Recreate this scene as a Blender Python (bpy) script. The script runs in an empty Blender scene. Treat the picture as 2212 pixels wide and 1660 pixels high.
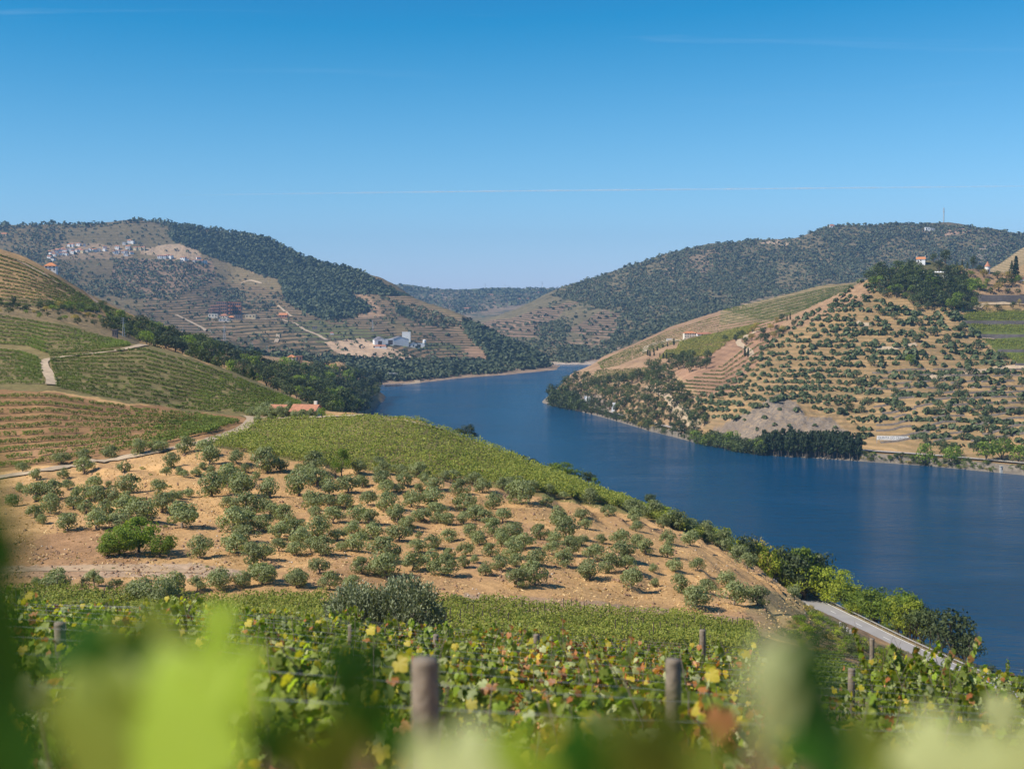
import bpy, math, random
import numpy as np
from mathutils import Vector, Matrix
random.seed(7)
RNG = np.random.default_rng(7)
C = bpy.context.scene.collection
SC = bpy.context.scene
PI = math.pi

# ------------------------------------------------------------ camera, sky, sun, exposure
FP = 3039.0                       # focal length in pixels of a 2212 px wide picture
PITCH = math.atan(190.0 / FP)
HC = 90.0                         # camera height above the river
HAZE_D = 0.0001
cam_d = bpy.data.cameras.new('camera')
cam_d.sensor_width = 36.0
cam_d.lens = FP / 2212.0 * 36.0
cam_d.clip_start = 0.05
cam_d.clip_end = 200000.0
cam_d.dof.use_dof = True
cam_d.dof.focus_distance = 120.0
cam_d.dof.aperture_fstop = 2.3
cam_o = bpy.data.objects.new('camera', cam_d)
C.objects.link(cam_o)
cam_o.location = (0, 0, HC)
cam_o.rotation_euler = (PI / 2 - PITCH, 0, 0)
SC.camera = cam_o

SUN_EL = math.radians(44.0)
SUN_AZ = math.radians(-112.0)      # measured from +Y towards +X: the sun stands on the left
world = bpy.data.worlds.new('World')
SC.world = world
world.use_nodes = True
nt = world.node_tree
nt.nodes.clear()
sky = nt.nodes.new('ShaderNodeTexSky')
sky.sky_type = 'NISHITA'
sky.sun_disc = False
sky.sun_elevation = SUN_EL
sky.sun_rotation = SUN_AZ
sky.altitude = 300
sky.air_density = 1.0
sky.dust_density = 0.2
sky.ozone_density = 4.0
def _wm(op, a, b):
    n = nt.nodes.new('ShaderNodeMath'); n.operation = op
    for i, v in enumerate((a, b)):
        if isinstance(v, (int, float)): n.inputs[i].default_value = v
        else: nt.links.new(v, n.inputs[i])
    return n.outputs[0]
# the picture was taken through a polarising filter: red and green are held back in the clear sky
sep = nt.nodes.new('ShaderNodeSeparateColor'); nt.links.new(sky.outputs[0], sep.inputs[0])
cr_ = _wm('MAXIMUM', _wm('MULTIPLY', _wm('SUBTRACT', sep.outputs[0], 1.92), 1.04), 0.10)
cg_ = _wm('MAXIMUM', _wm('MULTIPLY', _wm('SUBTRACT', sep.outputs[1], 1.48), 1.21), 0.8)
cb_ = _wm('MAXIMUM', _wm('SUBTRACT', _wm('ADD', sep.outputs[2], _wm('MULTIPLY', sep.outputs[0], 0.72)), 1.75), 2.4)
cmb = nt.nodes.new('ShaderNodeCombineColor')
for i, c in enumerate((cr_, cg_, cb_)): nt.links.new(c, cmb.inputs[i])
tcw = nt.nodes.new('ShaderNodeTexCoord'); sxyz = nt.nodes.new('ShaderNodeSeparateXYZ')
nt.links.new(tcw.outputs['Generated'], sxyz.inputs[0])
zz_ = _wm('ADD', _wm('MAXIMUM', sxyz.outputs[2], 0.0), 0.04)
cv = nt.nodes.new('ShaderNodeCombineXYZ')
nt.links.new(_wm('MULTIPLY', _wm('DIVIDE', sxyz.outputs[0], zz_), 0.35), cv.inputs[0]); cv.inputs[2].default_value = 3.1
nt.links.new(_wm('MULTIPLY', _wm('DIVIDE', sxyz.outputs[1], zz_), 1.5), cv.inputs[1])
cn_ = nt.nodes.new('ShaderNodeTexNoise'); cn_.inputs['Scale'].default_value = 1.3; cn_.inputs['Detail'].default_value = 9
cn_.inputs['Roughness'].default_value = .62; cn_.inputs['Distortion'].default_value = .6
nt.links.new(cv.outputs[0], cn_.inputs['Vector'])
wf = _wm('MULTIPLY', _wm('MAXIMUM', _wm('SUBTRACT', cn_.outputs['Fac'], 0.60), 0.0), 0.9)
wf = _wm('MINIMUM', _wm('MULTIPLY', wf, _wm('MINIMUM', _wm('MULTIPLY', _wm('MAXIMUM', _wm('SUBTRACT', sxyz.outputs[2], 0.12), 0.0), 14.0), 1.0)), .06)
wmx = nt.nodes.new('ShaderNodeMix'); wmx.data_type = 'RGBA'
nt.links.new(wf, wmx.inputs['Factor']); nt.links.new(cmb.outputs[0], wmx.inputs['A']); wmx.inputs['B'].default_value = (7.5, 8.2, 9.2, 1)
bgn = nt.nodes.new('ShaderNodeBackground')
bgn.inputs['Strength'].default_value = 0.1
wo = nt.nodes.new('ShaderNodeOutputWorld')
nt.links.new(wmx.outputs['Result'], bgn.inputs['Color'])
nt.links.new(bgn.outputs[0], wo.inputs['Surface'])
sun_d = bpy.data.lights.new('sun', 'SUN')
sun_d.energy = 5.0
sun_d.angle = math.radians(0.53)
sun_d.color = (1.0, 0.92, 0.80)
sun_o = bpy.data.objects.new('sun', sun_d)
C.objects.link(sun_o)
sdir = Vector((math.sin(SUN_AZ) * math.cos(SUN_EL), math.cos(SUN_AZ) * math.cos(SUN_EL), math.sin(SUN_EL)))
sun_o.rotation_euler = (-sdir).to_track_quat('-Z', 'Y').to_euler()
SC.view_settings.view_transform = 'Standard'
SC.view_settings.look = 'None'
SC.view_settings.gamma = 1.0
SC.view_settings.exposure = 0.34
SC.cycles.use_denoising = True
SC.cycles.max_bounces = 6
SC.cycles.diffuse_bounces = 2
SC.cycles.glossy_bounces = 2
SC.cycles.transmission_bounces = 3
SC.cycles.transparent_max_bounces = 8
SC.cycles.volume_bounces = 0
SC.cycles.caustics_reflective = False
SC.cycles.caustics_refractive = False

# ------------------------------------------------------------ pixel <-> place (for surveying the photograph)
SP, CP = math.sin(PITCH), math.cos(PITCH)
def ray(x, y):
    u = (np.asarray(x, float) - 1106) / FP; v = (830 - np.asarray(y, float)) / FP
    return u, CP + v * SP, -SP + v * CP
def project(X, Y, Z):
    dz = Z - HC
    dep = Y * CP - dz * SP
    up = Y * SP + dz * CP
    dep = np.where(dep < 0.05, 0.05, dep)
    return 1106 + FP * X / dep, 830 - FP * up / dep

# ------------------------------------------------------------ noise
def _hash(ix, iy, seed):
    n = (ix.astype(np.int64) * 374761393 + iy.astype(np.int64) * 668265263 + seed * 1442695041) & 0xffffffff
    n = ((n ^ (n >> 13)) * 1274126177) & 0xffffffff
    return ((n ^ (n >> 16)) & 0xffffff) / float(0xffffff)
def vnoise(x, y, seed=0):
    ix = np.floor(x); iy = np.floor(y); fx = x - ix; fy = y - iy
    fx = fx * fx * (3 - 2 * fx); fy = fy * fy * (3 - 2 * fy)
    a = _hash(ix, iy, seed); b = _hash(ix + 1, iy, seed); c = _hash(ix, iy + 1, seed); d = _hash(ix + 1, iy + 1, seed)
    return (a + (b - a) * fx) * (1 - fy) + (c + (d - c) * fx) * fy
def fbm(x, y, scale, octv=4, seed=0, ridged=False):
    x = np.asarray(x, float) / scale; y = np.asarray(y, float) / scale
    s = 0.0; a = 1.0; t = 0.0
    for k in range(octv):
        n = vnoise(x + 17.3 * k, y - 9.1 * k, seed + k) * 2 - 1
        if ridged: n = 1 - 2 * np.abs(n)
        s = s + a * n; t += a; a *= 0.5; x = x * 2.03; y = y * 2.03
    return s / t
def pchip(xk, yk, x):
    h = np.diff(xk); d = np.diff(yk) / h
    m = np.zeros_like(yk); m[0] = d[0]; m[-1] = d[-1]
    for i in range(1, len(yk) - 1):
        if d[i - 1] * d[i] > 0:
            w1 = 2 * h[i] + h[i - 1]; w2 = h[i] + 2 * h[i - 1]
            m[i] = (w1 + w2) / (w1 / d[i - 1] + w2 / d[i])
    i = np.clip(np.searchsorted(xk, x) - 1, 0, len(h) - 1)
    t = np.clip((x - xk[i]) / h[i], 0, 1)
    return (yk[i] * (1 + 2 * t) * (1 - t) ** 2 + h[i] * m[i] * t * (1 - t) ** 2 +
            yk[i + 1] * t * t * (3 - 2 * t) + h[i] * m[i + 1] * t * t * (t - 1))
def in_poly(px, py, poly):
    r = np.zeros(px.shape, bool); n = len(poly); j = n - 1
    for i in range(n):
        xi, yi = poly[i]; xj, yj = poly[j]
        if yi != yj:
            r ^= ((yi > py) != (yj > py)) & (px < (xj - xi) * (py - yi) / (yj - yi) + xi)
        j = i
    return r

# ------------------------------------------------------------ mesh helpers
def props(o, label=None, cat=None, group=None, kind=None):
    if label: o['label'] = label
    if cat: o['category'] = cat
    if group: o['group'] = group
    if kind: o['kind'] = kind
    return o
def np_mesh(name, V, F, smooth=False, mats=(), midx=None):
    """V: (n,3) float, F: (m,k) int -> mesh"""
    me = bpy.data.meshes.new(name)
    V = np.asarray(V, np.float32); F = np.asarray(F, np.int32)
    k = F.shape[1]
    me.vertices.add(len(V)); me.vertices.foreach_set('co', V.ravel())
    me.loops.add(F.size); me.loops.foreach_set('vertex_index', F.ravel())
    me.polygons.add(len(F)); me.polygons.foreach_set('loop_start', np.arange(0, F.size, k, dtype=np.int32))
    for m in mats: me.materials.append(m)
    if midx is not None: me.polygons.foreach_set('material_index', np.asarray(midx, np.int32))
    if smooth: me.polygons.foreach_set('use_smooth', np.ones(len(F), bool))
    me.update(calc_edges=True)
    return me
def link(name, me, parent=None, loc=(0, 0, 0), rz=0.0, sc=1.0):
    o = bpy.data.objects.new(name, me); C.objects.link(o)
    o.location = loc; o.rotation_euler = (0, 0, rz)
    o.scale = (sc, sc, sc) if isinstance(sc, (int, float)) else sc
    if parent: o.parent = parent
    return o
class MB:
    """collects boxes, prisms and tubes into one mesh (quads/tris/ngons via python lists)"""
    def __init__(s): s.v = []; s.f = []; s.m = []
    def add(s, V, F, m=0):
        b = len(s.v); s.v += [tuple(p) for p in V]; s.f += [[b + i for i in f] for f in F]; s.m += [m] * len(F)
    def box(s, x0, x1, y0, y1, z0, z1, m=0):
        V = [(x0, y0, z0), (x1, y0, z0), (x1, y1, z0), (x0, y1, z0), (x0, y0, z1), (x1, y0, z1), (x1, y1, z1), (x0, y1, z1)]
        s.add(V, [(0, 3, 2, 1), (4, 5, 6, 7), (0, 1, 5, 4), (1, 2, 6, 5), (2, 3, 7, 6), (3, 0, 4, 7)], m)
    def tube(s, pts, rad, n=6, m=0, cap=True):
        pts = [Vector(p) for p in pts]; rings = []
        for i, p in enumerate(pts):
            d = (pts[min(i + 1, len(pts) - 1)] - pts[max(i - 1, 0)]).normalized()
            a = d.cross(Vector((0.13, 0.94, 0.31))).normalized(); b = d.cross(a)
            r = rad[i] if isinstance(rad, (list, tuple)) else rad
            rings.append([p + (a * math.cos(2 * PI * k / n) + b * math.sin(2 * PI * k / n)) * r for k in range(n)])
        V = [q for r in rings for q in r]; F = []
        for i in range(len(pts) - 1):
            for k in range(n):
                F.append((i * n + k, i * n + (k + 1) % n, (i + 1) * n + (k + 1) % n, (i + 1) * n + k))
        if cap: F.append(tuple(range(n))[::-1]); F.append(tuple((len(pts) - 1) * n + k for k in range(n)))
        s.add(V, F, m)
    def mesh(s, name, mats, smooth=False):
        me = bpy.data.meshes.new(name); me.from_pydata(s.v, [], s.f)
        for m in mats: me.materials.append(m)
        me.polygons.foreach_set('material_index', s.m)
        if smooth: me.polygons.foreach_set('use_smooth', [True] * len(s.f))
        me.update(); return me

# ------------------------------------------------------------ materials
def new_mat(name):
    m = bpy.data.materials.new(name); m.use_nodes = True
    return m, m.node_tree, m.node_tree.nodes['Principled BSDF']
def N(t, typ, **kw):
    n = t.nodes.new(typ)
    for k, v in kw.items():
        if k in n.inputs: n.inputs[k].default_value = v
        else: setattr(n, k, v)
    return n
def simple_mat(name, col, rough=0.8, noise=0.15, scale=3.0, metallic=0.0, bump=0.0):
    m, t, b = new_mat(name)
    b.inputs['Roughness'].default_value = rough; b.inputs['Metallic'].default_value = metallic
    tc = N(t, 'ShaderNodeTexCoord'); nz = N(t, 'ShaderNodeTexNoise', Scale=scale, Detail=5.0)
    t.links.new(tc.outputs['Object'], nz.inputs['Vector'])
    mr = N(t, 'ShaderNodeMapRange'); t.links.new(nz.outputs['Fac'], mr.inputs['Value'])
    mr.inputs['From Min'].default_value = 0.25; mr.inputs['From Max'].default_value = 0.75
    mr.inputs['To Min'].default_value = 1 - noise; mr.inputs['To Max'].default_value = 1 + noise
    mx = N(t, 'ShaderNodeVectorMath', operation='SCALE'); mx.inputs[0].default_value = col[:3]
    t.links.new(mr.outputs[0], mx.inputs['Scale']); t.links.new(mx.outputs[0], b.inputs['Base Color'])
    if bump:
        bp = N(t, 'ShaderNodeBump', Strength=bump, Distance=0.05)
        t.links.new(nz.outputs['Fac'], bp.inputs['Height']); t.links.new(bp.outputs[0], b.inputs['Normal'])
    return m
def leaf_mat(name, c1, c2, trans=0.25, obj_var=0.25, rough=0.6, spec=0.25):
    """foliage: per-leaf and per-plant colour variation, some light passes through"""
    m, t, b = new_mat(name)
    geo = N(t, 'ShaderNodeNewGeometry'); oi = N(t, 'ShaderNodeObjectInfo')
    mx = N(t, 'ShaderNodeMix', data_type='RGBA')
    mx.inputs['A'].default_value = (*c1, 1); mx.inputs['B'].default_value = (*c2, 1)
    t.links.new(geo.outputs['Random Per Island'], mx.inputs['Factor'])
    mr = N(t, 'ShaderNodeMapRange'); t.links.new(oi.outputs['Random'], mr.inputs['Value'])
    mr.inputs['To Min'].default_value = 1 - obj_var; mr.inputs['To Max'].default_value = 1 + obj_var
    sc = N(t, 'ShaderNodeVectorMath', operation='SCALE')
    t.links.new(mx.outputs['Result'], sc.inputs[0]); t.links.new(mr.outputs[0], sc.inputs['Scale'])
    b.inputs['Roughness'].default_value = rough; b.inputs['Specular IOR Level'].default_value = spec
    t.links.new(sc.outputs[0], b.inputs['Base Color'])
    if trans > 0:
        tr = N(t, 'ShaderNodeBsdfTranslucent')
        warm = N(t, 'ShaderNodeMix', data_type='RGBA', blend_type='MULTIPLY'); warm.inputs['Factor'].default_value = 1.0
        warm.inputs['B'].default_value = (1.7, 1.7, 0.6, 1)
        t.links.new(sc.outputs[0], warm.inputs['A']); t.links.new(warm.outputs['Result'], tr.inputs['Color'])
        ms = N(t, 'ShaderNodeMixShader', Fac=trans)
        t.links.new(b.outputs[0], ms.inputs[1]); t.links.new(tr.outputs[0], ms.inputs[2])
        t.links.new(ms.outputs[0], t.nodes['Material Output'].inputs['Surface'])
    return m
# ------------------------------------------------------------ terrain sheets
Y0 = 40.0                     # the fan of grid columns meets this far behind the camera
def cumulative_rows(segs):
    out = []
    for a, b, st in segs:
        n = max(2, int(round((b - a) / st))); out += list(np.linspace(a, b, n, endpoint=False))
    out.append(segs[-1][1]); return np.array(out)
def node_world(nd):
    x, Y, y = nd[0], float(nd[1]), nd[2]
    if y is not None:
        u, dy, dz = ray(x, y); t = Y / dy
        return (u * t) / (Y + Y0), Y, HC + dz * t
    z = nd[3]
    if Y < 10: return (x - 1106) / FP, Y, z
    v = math.tan(math.atan((z - HC) / Y) + PITCH)
    X = (x - 1106) / FP / (CP + v * SP) * Y
    return X / (Y + Y0), Y, z
class Sheet:
    def __init__(s, lines, x0, x1, colpx, segs, rough=None, smooth=3):
        s.S = np.arange((x0 - 1106) / FP, (x1 - 1106) / FP, colpx / FP)
        s.Yr = cumulative_rows(segs)
        nS, nY = len(s.S), len(s.Yr)
        YK, ZK = [], []
        for ln in lines:
            w = sorted(node_world(n) for n in ln)
            sx = np.array([q[0] for q in w])
            yk = np.interp(s.S, sx, [q[1] for q in w]); zk = np.interp(s.S, sx, [q[2] for q in w])
            k = np.array([1, 2, 3, 2, 1.0]); k /= k.sum()
            for _ in range(smooth):
                yk = np.convolve(np.pad(yk, 2, 'edge'), k, 'valid'); zk = np.convolve(np.pad(zk, 2, 'edge'), k, 'valid')
            YK.append(yk); ZK.append(zk)
        YK = np.array(YK); ZK = np.array(ZK)
        for i in range(1, len(YK)): YK[i] = np.maximum(YK[i], YK[i - 1] + 1.5)
        s.Z = np.zeros((nS, nY))
        for c in range(nS): s.Z[c] = pchip(YK[:, c], ZK[:, c], s.Yr)
        s.YK, s.ZK = YK, ZK
        s.X = s.S[:, None] * (s.Yr[None, :] + Y0); s.Y = np.broadcast_to(s.Yr[None, :], s.X.shape)
        if rough is not None: s.Z = s.Z + rough(s.X, s.Y, s.Z)
    def z(s, X, Y):
        X = np.asarray(X, float); Y = np.asarray(Y, float)
        sv = X / (Y + Y0)
        fc = np.clip((sv - s.S[0]) / (s.S[1] - s.S[0]), 0, len(s.S) - 1.001)
        j = np.clip(np.searchsorted(s.Yr, Y) - 1, 0, len(s.Yr) - 2)
        tj = np.clip((Y - s.Yr[j]) / (s.Yr[j + 1] - s.Yr[j]), 0, 1)
        i = fc.astype(int); ti = fc - i
        Z = s.Z
        out = (Z[i, j] * (1 - ti) + Z[i + 1, j] * ti) * (1 - tj) + (Z[i, j + 1] * (1 - ti) + Z[i + 1, j + 1] * ti) * tj
        bad = (sv < s.S[0]) | (sv > s.S[-1]) | (Y < s.Yr[0]) | (Y > s.Yr[-1])
        return np.where(bad, -50.0, out)
    def hit(s, x, y, ymin=None, ymax=None):
        """first place where the sight line through picture point (x, y) meets this ground; NaN when it misses"""
        x = np.atleast_1d(np.asarray(x, float)); y = np.atleast_1d(np.asarray(y, float))
        R = np.full((len(x), 3), np.nan)
        Ys = s.Yr[(s.Yr > 2) & (s.Yr >= (ymin or 0)) & (s.Yr <= (ymax or 1e9))]
        for a in range(0, len(x), 400):
            xs = x[a:a + 400]; ys = y[a:a + 400]
            u, dy, dz = ray(xs, ys)
            T = Ys[None, :] / dy[:, None]
            X = u[:, None] * T; ZR = HC + dz[:, None] * T
            D = ZR - s.z(X, np.broadcast_to(Ys[None, :], X.shape))
            neg = (D[:, 1:] <= 0) & (D[:, :-1] > 0)
            ok = neg.any(1); j = neg.argmax(1)
            r = np.arange(len(xs))
            d0 = D[r, j]; d1 = D[r, j + 1]; f = d0 / (d0 - d1 + 1e-9)
            Yh = Ys[j] + (Ys[j + 1] - Ys[j]) * f
            Xh = u * Yh / dy
            Zh = s.z(Xh, Yh)
            P = np.stack([Xh, Yh, Zh], 1); P[~ok] = np.nan
            R[a:a + 400] = P
        return R
    def build(s, name, mat, colour, attrs):
        nS, nY = s.X.shape
        V = np.stack([s.X, s.Y, s.Z], 2).reshape(-1, 3)
        idx = np.arange(nS * nY).reshape(nS, nY)
        F = np.stack([idx[:-1, :-1], idx[1:, :-1], idx[1:, 1:], idx[:-1, 1:]], 2).reshape(-1, 4)
        keep = (V[F][:, :, 2].max(1) > -2.5)
        F = F[keep]
        used = np.zeros(len(V), bool); used[F.ravel()] = True
        remap = np.cumsum(used) - 1
        me = np_mesh(name, V[used], remap[F], smooth=True, mats=[mat])
        px, py = project(V[used][:, 0], V[used][:, 1], V[used][:, 2])
        col, msk = colour(V[used], px, py)
        a = me.color_attributes.new('tint', 'FLOAT_COLOR', 'POINT')
        a.data.foreach_set('color', np.concatenate([col, np.ones((len(col), 1))], 1).astype(np.float32).ravel())
        a = me.color_attributes.new('mask', 'FLOAT_COLOR', 'POINT')
        a.data.foreach_set('color', np.concatenate([msk, np.ones((len(msk), 1))], 1).astype(np.float32).ravel())
        o = link(name, me); o['kind'] = 'structure'
        return o

TAN = np.array([.50, .30, .155]); DRY = np.array([.56, .35, .17]); BROWN = np.array([.30, .175, .10])
RED = np.array([.33, .17, .085]); PATH = np.array([.52, .40, .27]); SCRUB = np.array([.060, .075, .032])
FOREST = np.array([.035, .055, .028]); GRASS = np.array([.13, .16, .045]); ROCK = np.array([.26, .22, .18])
VINE = np.array([.10, .13, .030]); VFAR = np.array([.26, .19, .11])

def paint(px, py, Y, base, zones):
    """zones: (polygon in picture points, ymin, ymax, colour, (rows, scrub, rock), feather noise px)"""
    n = len(px)
    col = np.tile(np.asarray(base[0], float), (n, 1)); msk = np.tile(np.asarray(base[1], float), (n, 1))
    wx = px + fbm(px, py, 40, 3, 5) * 9; wy = py + fbm(px, py, 34, 3, 9) * 5
    for poly, y0, y1, c, m in zones:
        k = in_poly(wx, wy, poly) & (Y >= y0) & (Y <= y1)
        col[k] = c; msk[k] = m
    return col, msk

# ---- the hill the picture is taken from, with its vineyards, olive slope and the left-hand spurs
def cst(Y, z): return [(-900, Y, None, z), (3100, Y, None, z)]
L0 = [
 cst(-38, 97), cst(-10, 90.6), [(-900, 0, None, 88.6), (1106, 0, None, 88.25), (3100, 0, None, 88.0)],
 [(-900, 12, None, 86.0), (400, 12, None, 85.65), (1106, 12, None, 85.35), (2212, 12, None, 85.0), (3100, 12, None, 84.6)],
 [(-900, 30, None, 82.6), (0, 30, None, 81.9), (400, 30, None, 81.9), (1106, 30, None, 81.3), (1700, 30, None, 80.9), (2212, 30, None, 80.5), (3100, 30, None, 80)],
 [(-400, 95, 1385), (0, 95, 1385), (300, 95, 1390), (700, 95, 1430), (1106, 95, 1440), (1600, 95, 1450), (1900, 95, 1500), (2212, 95, 1560), (2700, 95, 1650)],
 [(-400, 140, 1295), (0, 140, 1290), (400, 140, 1300), (700, 140, 1295), (1000, 140, 1312), (1300, 140, 1335), (1500, 140, 1352), (1600, 140, 1370), (1750, 140, 1410), (1900, 140, 1455), (2212, 140, 1530), (2700, 140, 1640)],
 [(-400, 150, 1255), (0, 150, 1252), (400, 150, 1258), (700, 150, 1264), (1000, 150, 1290), (1300, 150, 1313), (1500, 150, 1335), (1650, 150, 1352), (1760, 150, 1385), (1900, 150, 1440), (2212, 150, 1520), (2700, 150, 1630)],
 [(-400, 190, 1120), (0, 190, 1120), (400, 190, 1125), (800, 190, 1140), (1200, 190, 1165), (1500, 190, 1212), (1650, 190, 1265), (1760, 190, 1335), (1900, 190, 1405), (2212, 190, 1512), (2700, 195, 1590)],
 [(-400, 240, 1035), (0, 236, 1024), (200, 238, 1000), (350, 240, 974), (440, 240, 963), (600, 236, 990), (740, 232, 1014), (1000, 232, 1042), (1200, 236, 1066), (1300, 240, 1086), (1450, 244, 1132), (1560, 248, 1182), (1650, 252, 1232), (1740, 262, 1296), (1850, 252, 1340), (2000, 240, 1402), (2212, 212, 1502), (2700, 170, 1630)],
 [(-400, 320, 848), (0, 320, 848), (100, 320, 845), (300, 320, 878), (420, 322, 893), (560, 312, 905), (650, 308, 906), (790, 302, 897), (900, 302, 905), (1040, 298, 960), (1150, 292, 1002), (1300, 288, 1063), (1430, 282, 1112), (1560, 278, 1170), (1650, 278, 1217), (1760, 283, 1292), (1850, 272, 1328), (2000, 258, 1390), (2212, 232, 1482), (2700, 190, 1600)],
 [(-400, 440, 745), (0, 432, 757), (100, 430, 752), (200, 430, 748), (310, 430, 744), (400, 420, 769), (500, 410, 804), (600, 400, 846), (660, 395, 869), (700, 392, 888), (780, 395, 925), (850, 415, None, 22), (950, 440, None, -5), (1300, 420, None, -5), (1560, 385, None, -5), (1760, 372, None, -5), (2000, 345, None, -5), (2212, 322, None, -5), (2700, 260, None, -5)],
 [(-400, 520, 640), (0, 520, 672), (60, 520, 681), (130, 520, 691), (200, 520, 712), (280, 520, 737), (330, 500, 775), (400, 490, 800), (500, 480, 835), (600, 470, 880), (700, 470, 915), (780, 480, 960), (850, 500, None, 5), (920, 520, None, -5), (3000, 520, None, -5)],
 [(-400, 600, 640), (0, 600, 662), (100, 600, 674), (200, 600, 700), (260, 600, 722), (300, 600, 742), (400, 590, 782), (500, 590, 806), (600, 600, 842), (700, 640, 868), (780, 700, 905), (830, 720, None, 0), (880, 740, None, -6), (3000, 740, None, -6)],
 [(-400, 720, 500), (0, 720, 541), (60, 720, 561), (120, 720, 593), (200, 720, 641), (260, 720, 669), (330, 720, 696), (400, 730, 726), (440, 740, 742), (500, 780, 768), (560, 820, 788), (650, 880, 816), (740, 960, 848), (775, 1000, 868), (800, 1080, None, -3), (840, 1120, None, -6), (3000, 1120, None, -6)],
 [(-400, 850, None, 95), (0, 850, None, 85), (200, 850, None, 70), (330, 850, None, 58), (440, 870, None, 44), (500, 900, 768), (560, 930, 786), (650, 980, 806), (740, 1060, 826), (790, 1110, 862), (815, 1130, None, -4), (3000, 1200, None, -6)],
 [(-400, 1180, None, 50), (0, 1180, None, 45), (400, 1180, None, 42), (440, 1180, 752), (500, 1180, 764), (560, 1190, 772), (635, 1200, 781), (740, 1230, 803), (800, 1250, 826), (835, 1262, 857), (846, 1275, None, -5), (3000, 1275, None, -6)],
 [(-400, 1500, None, 30), (0, 1500, None, 30), (400, 1500, None, 35), (560, 1480, None, 30), (740, 1400, None, 20), (800, 1330, None, 5), (840, 1300, None, -6), (3000, 1300, None, -6)],
]
def rough0(X, Y, Z):
    px, py = project(X, Y, Z)
    r = fbm(X, Y, 9, 4, 3) * np.clip((Y - 10) / 200, 0.02, 0.55)
    far = np.clip((Y - 380) / 300, 0, 1)
    r = r + fbm(X, Y, 60, 4, 8) * 2.2 * far
    # low earth terraces on the olive slope: contour benches
    ol = np.clip((Y - 152) / 8, 0, 1) * np.clip((262 - Y) / 15, 0, 1) * (px < 1740)
    zz = (Z + fbm(X, Y, 30, 2, 21) * 1.2) / 1.35
    fr = zz - np.floor(zz)
    st = (np.clip((fr - .5) * 3 + .5, 0, 1) - fr) * 1.35
    ol = ol * np.clip((fbm(X, Y, 18, 2, 61) + .25) * 3, 0, 1)
    r = r + st * ol * 1.0 + ol * fbm(X, Y, 4, 3, 65) * .35
    return r
near = Sheet(L0, -420, 2640, 4.2, [(-36, 0, 3), (0, 40, 1.0), (40, 140, 2.0), (140, 330, .8), (330, 760, 1.9), (760, 1300, 4.5), (1300, 1500, 20)], rough0)

# the road is cut into the foot of the hill, level along the river
def plane_pt(x, y, z): u, dy, dz = ray(x, y); t_ = (z - HC) / dz; return np.array([u * t_, dy * t_, z])
ROADZ = 29.0; HW = 2.35
rl = [(1728, 1270), (1763, 1290), (1820, 1318), (1880, 1347), (1935, 1374), (1991, 1400), (2090, 1444), (2195, 1490), (2330, 1548), (2450, 1598), (2600, 1660)]
RP = np.array([plane_pt(x, y, ROADZ) for x, y in rl]); RP = np.concatenate([[RP[0] + (RP[0] - RP[1]) * 1.5], RP])
tt = np.concatenate([[0], np.cumsum(np.hypot(*np.diff(RP[:, :2], axis=0).T))]); ts = np.linspace(0, tt[-1], 110)
RC = np.stack([np.interp(ts, tt, RP[:, k]) for k in range(3)], 1)
for _ in range(10): RC[1:-1] = (RC[:-2] + 2 * RC[1:-1] + RC[2:]) / 4
rd = np.gradient(RC[:, :2], axis=0); rd /= np.linalg.norm(rd, axis=1)[:, None]; rn = np.stack([-rd[:, 1], rd[:, 0]], 1)
if rn[:, 0].mean() < 0: rn = -rn
RC[:, :2] -= rn * HW
msk_ = (near.Y > 120) & (near.Y < 330) & (near.X > 30)
ii, jj = np.where(msk_); GX_ = near.X[ii, jj]; GY_ = near.Y[ii, jj]
dd_ = np.full(len(ii), 1e9)
for k in range(0, 110): dd_ = np.minimum(dd_, np.hypot(GX_ - RC[k, 0], GY_ - RC[k, 1]))
cap = ROADZ - .35 + np.maximum(0, dd_ - HW - .9) * .62
zc_ = near.Z[ii, jj]; near.Z[ii, jj] = np.where(dd_ < 26, np.minimum(zc_, cap), zc_)

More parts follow.
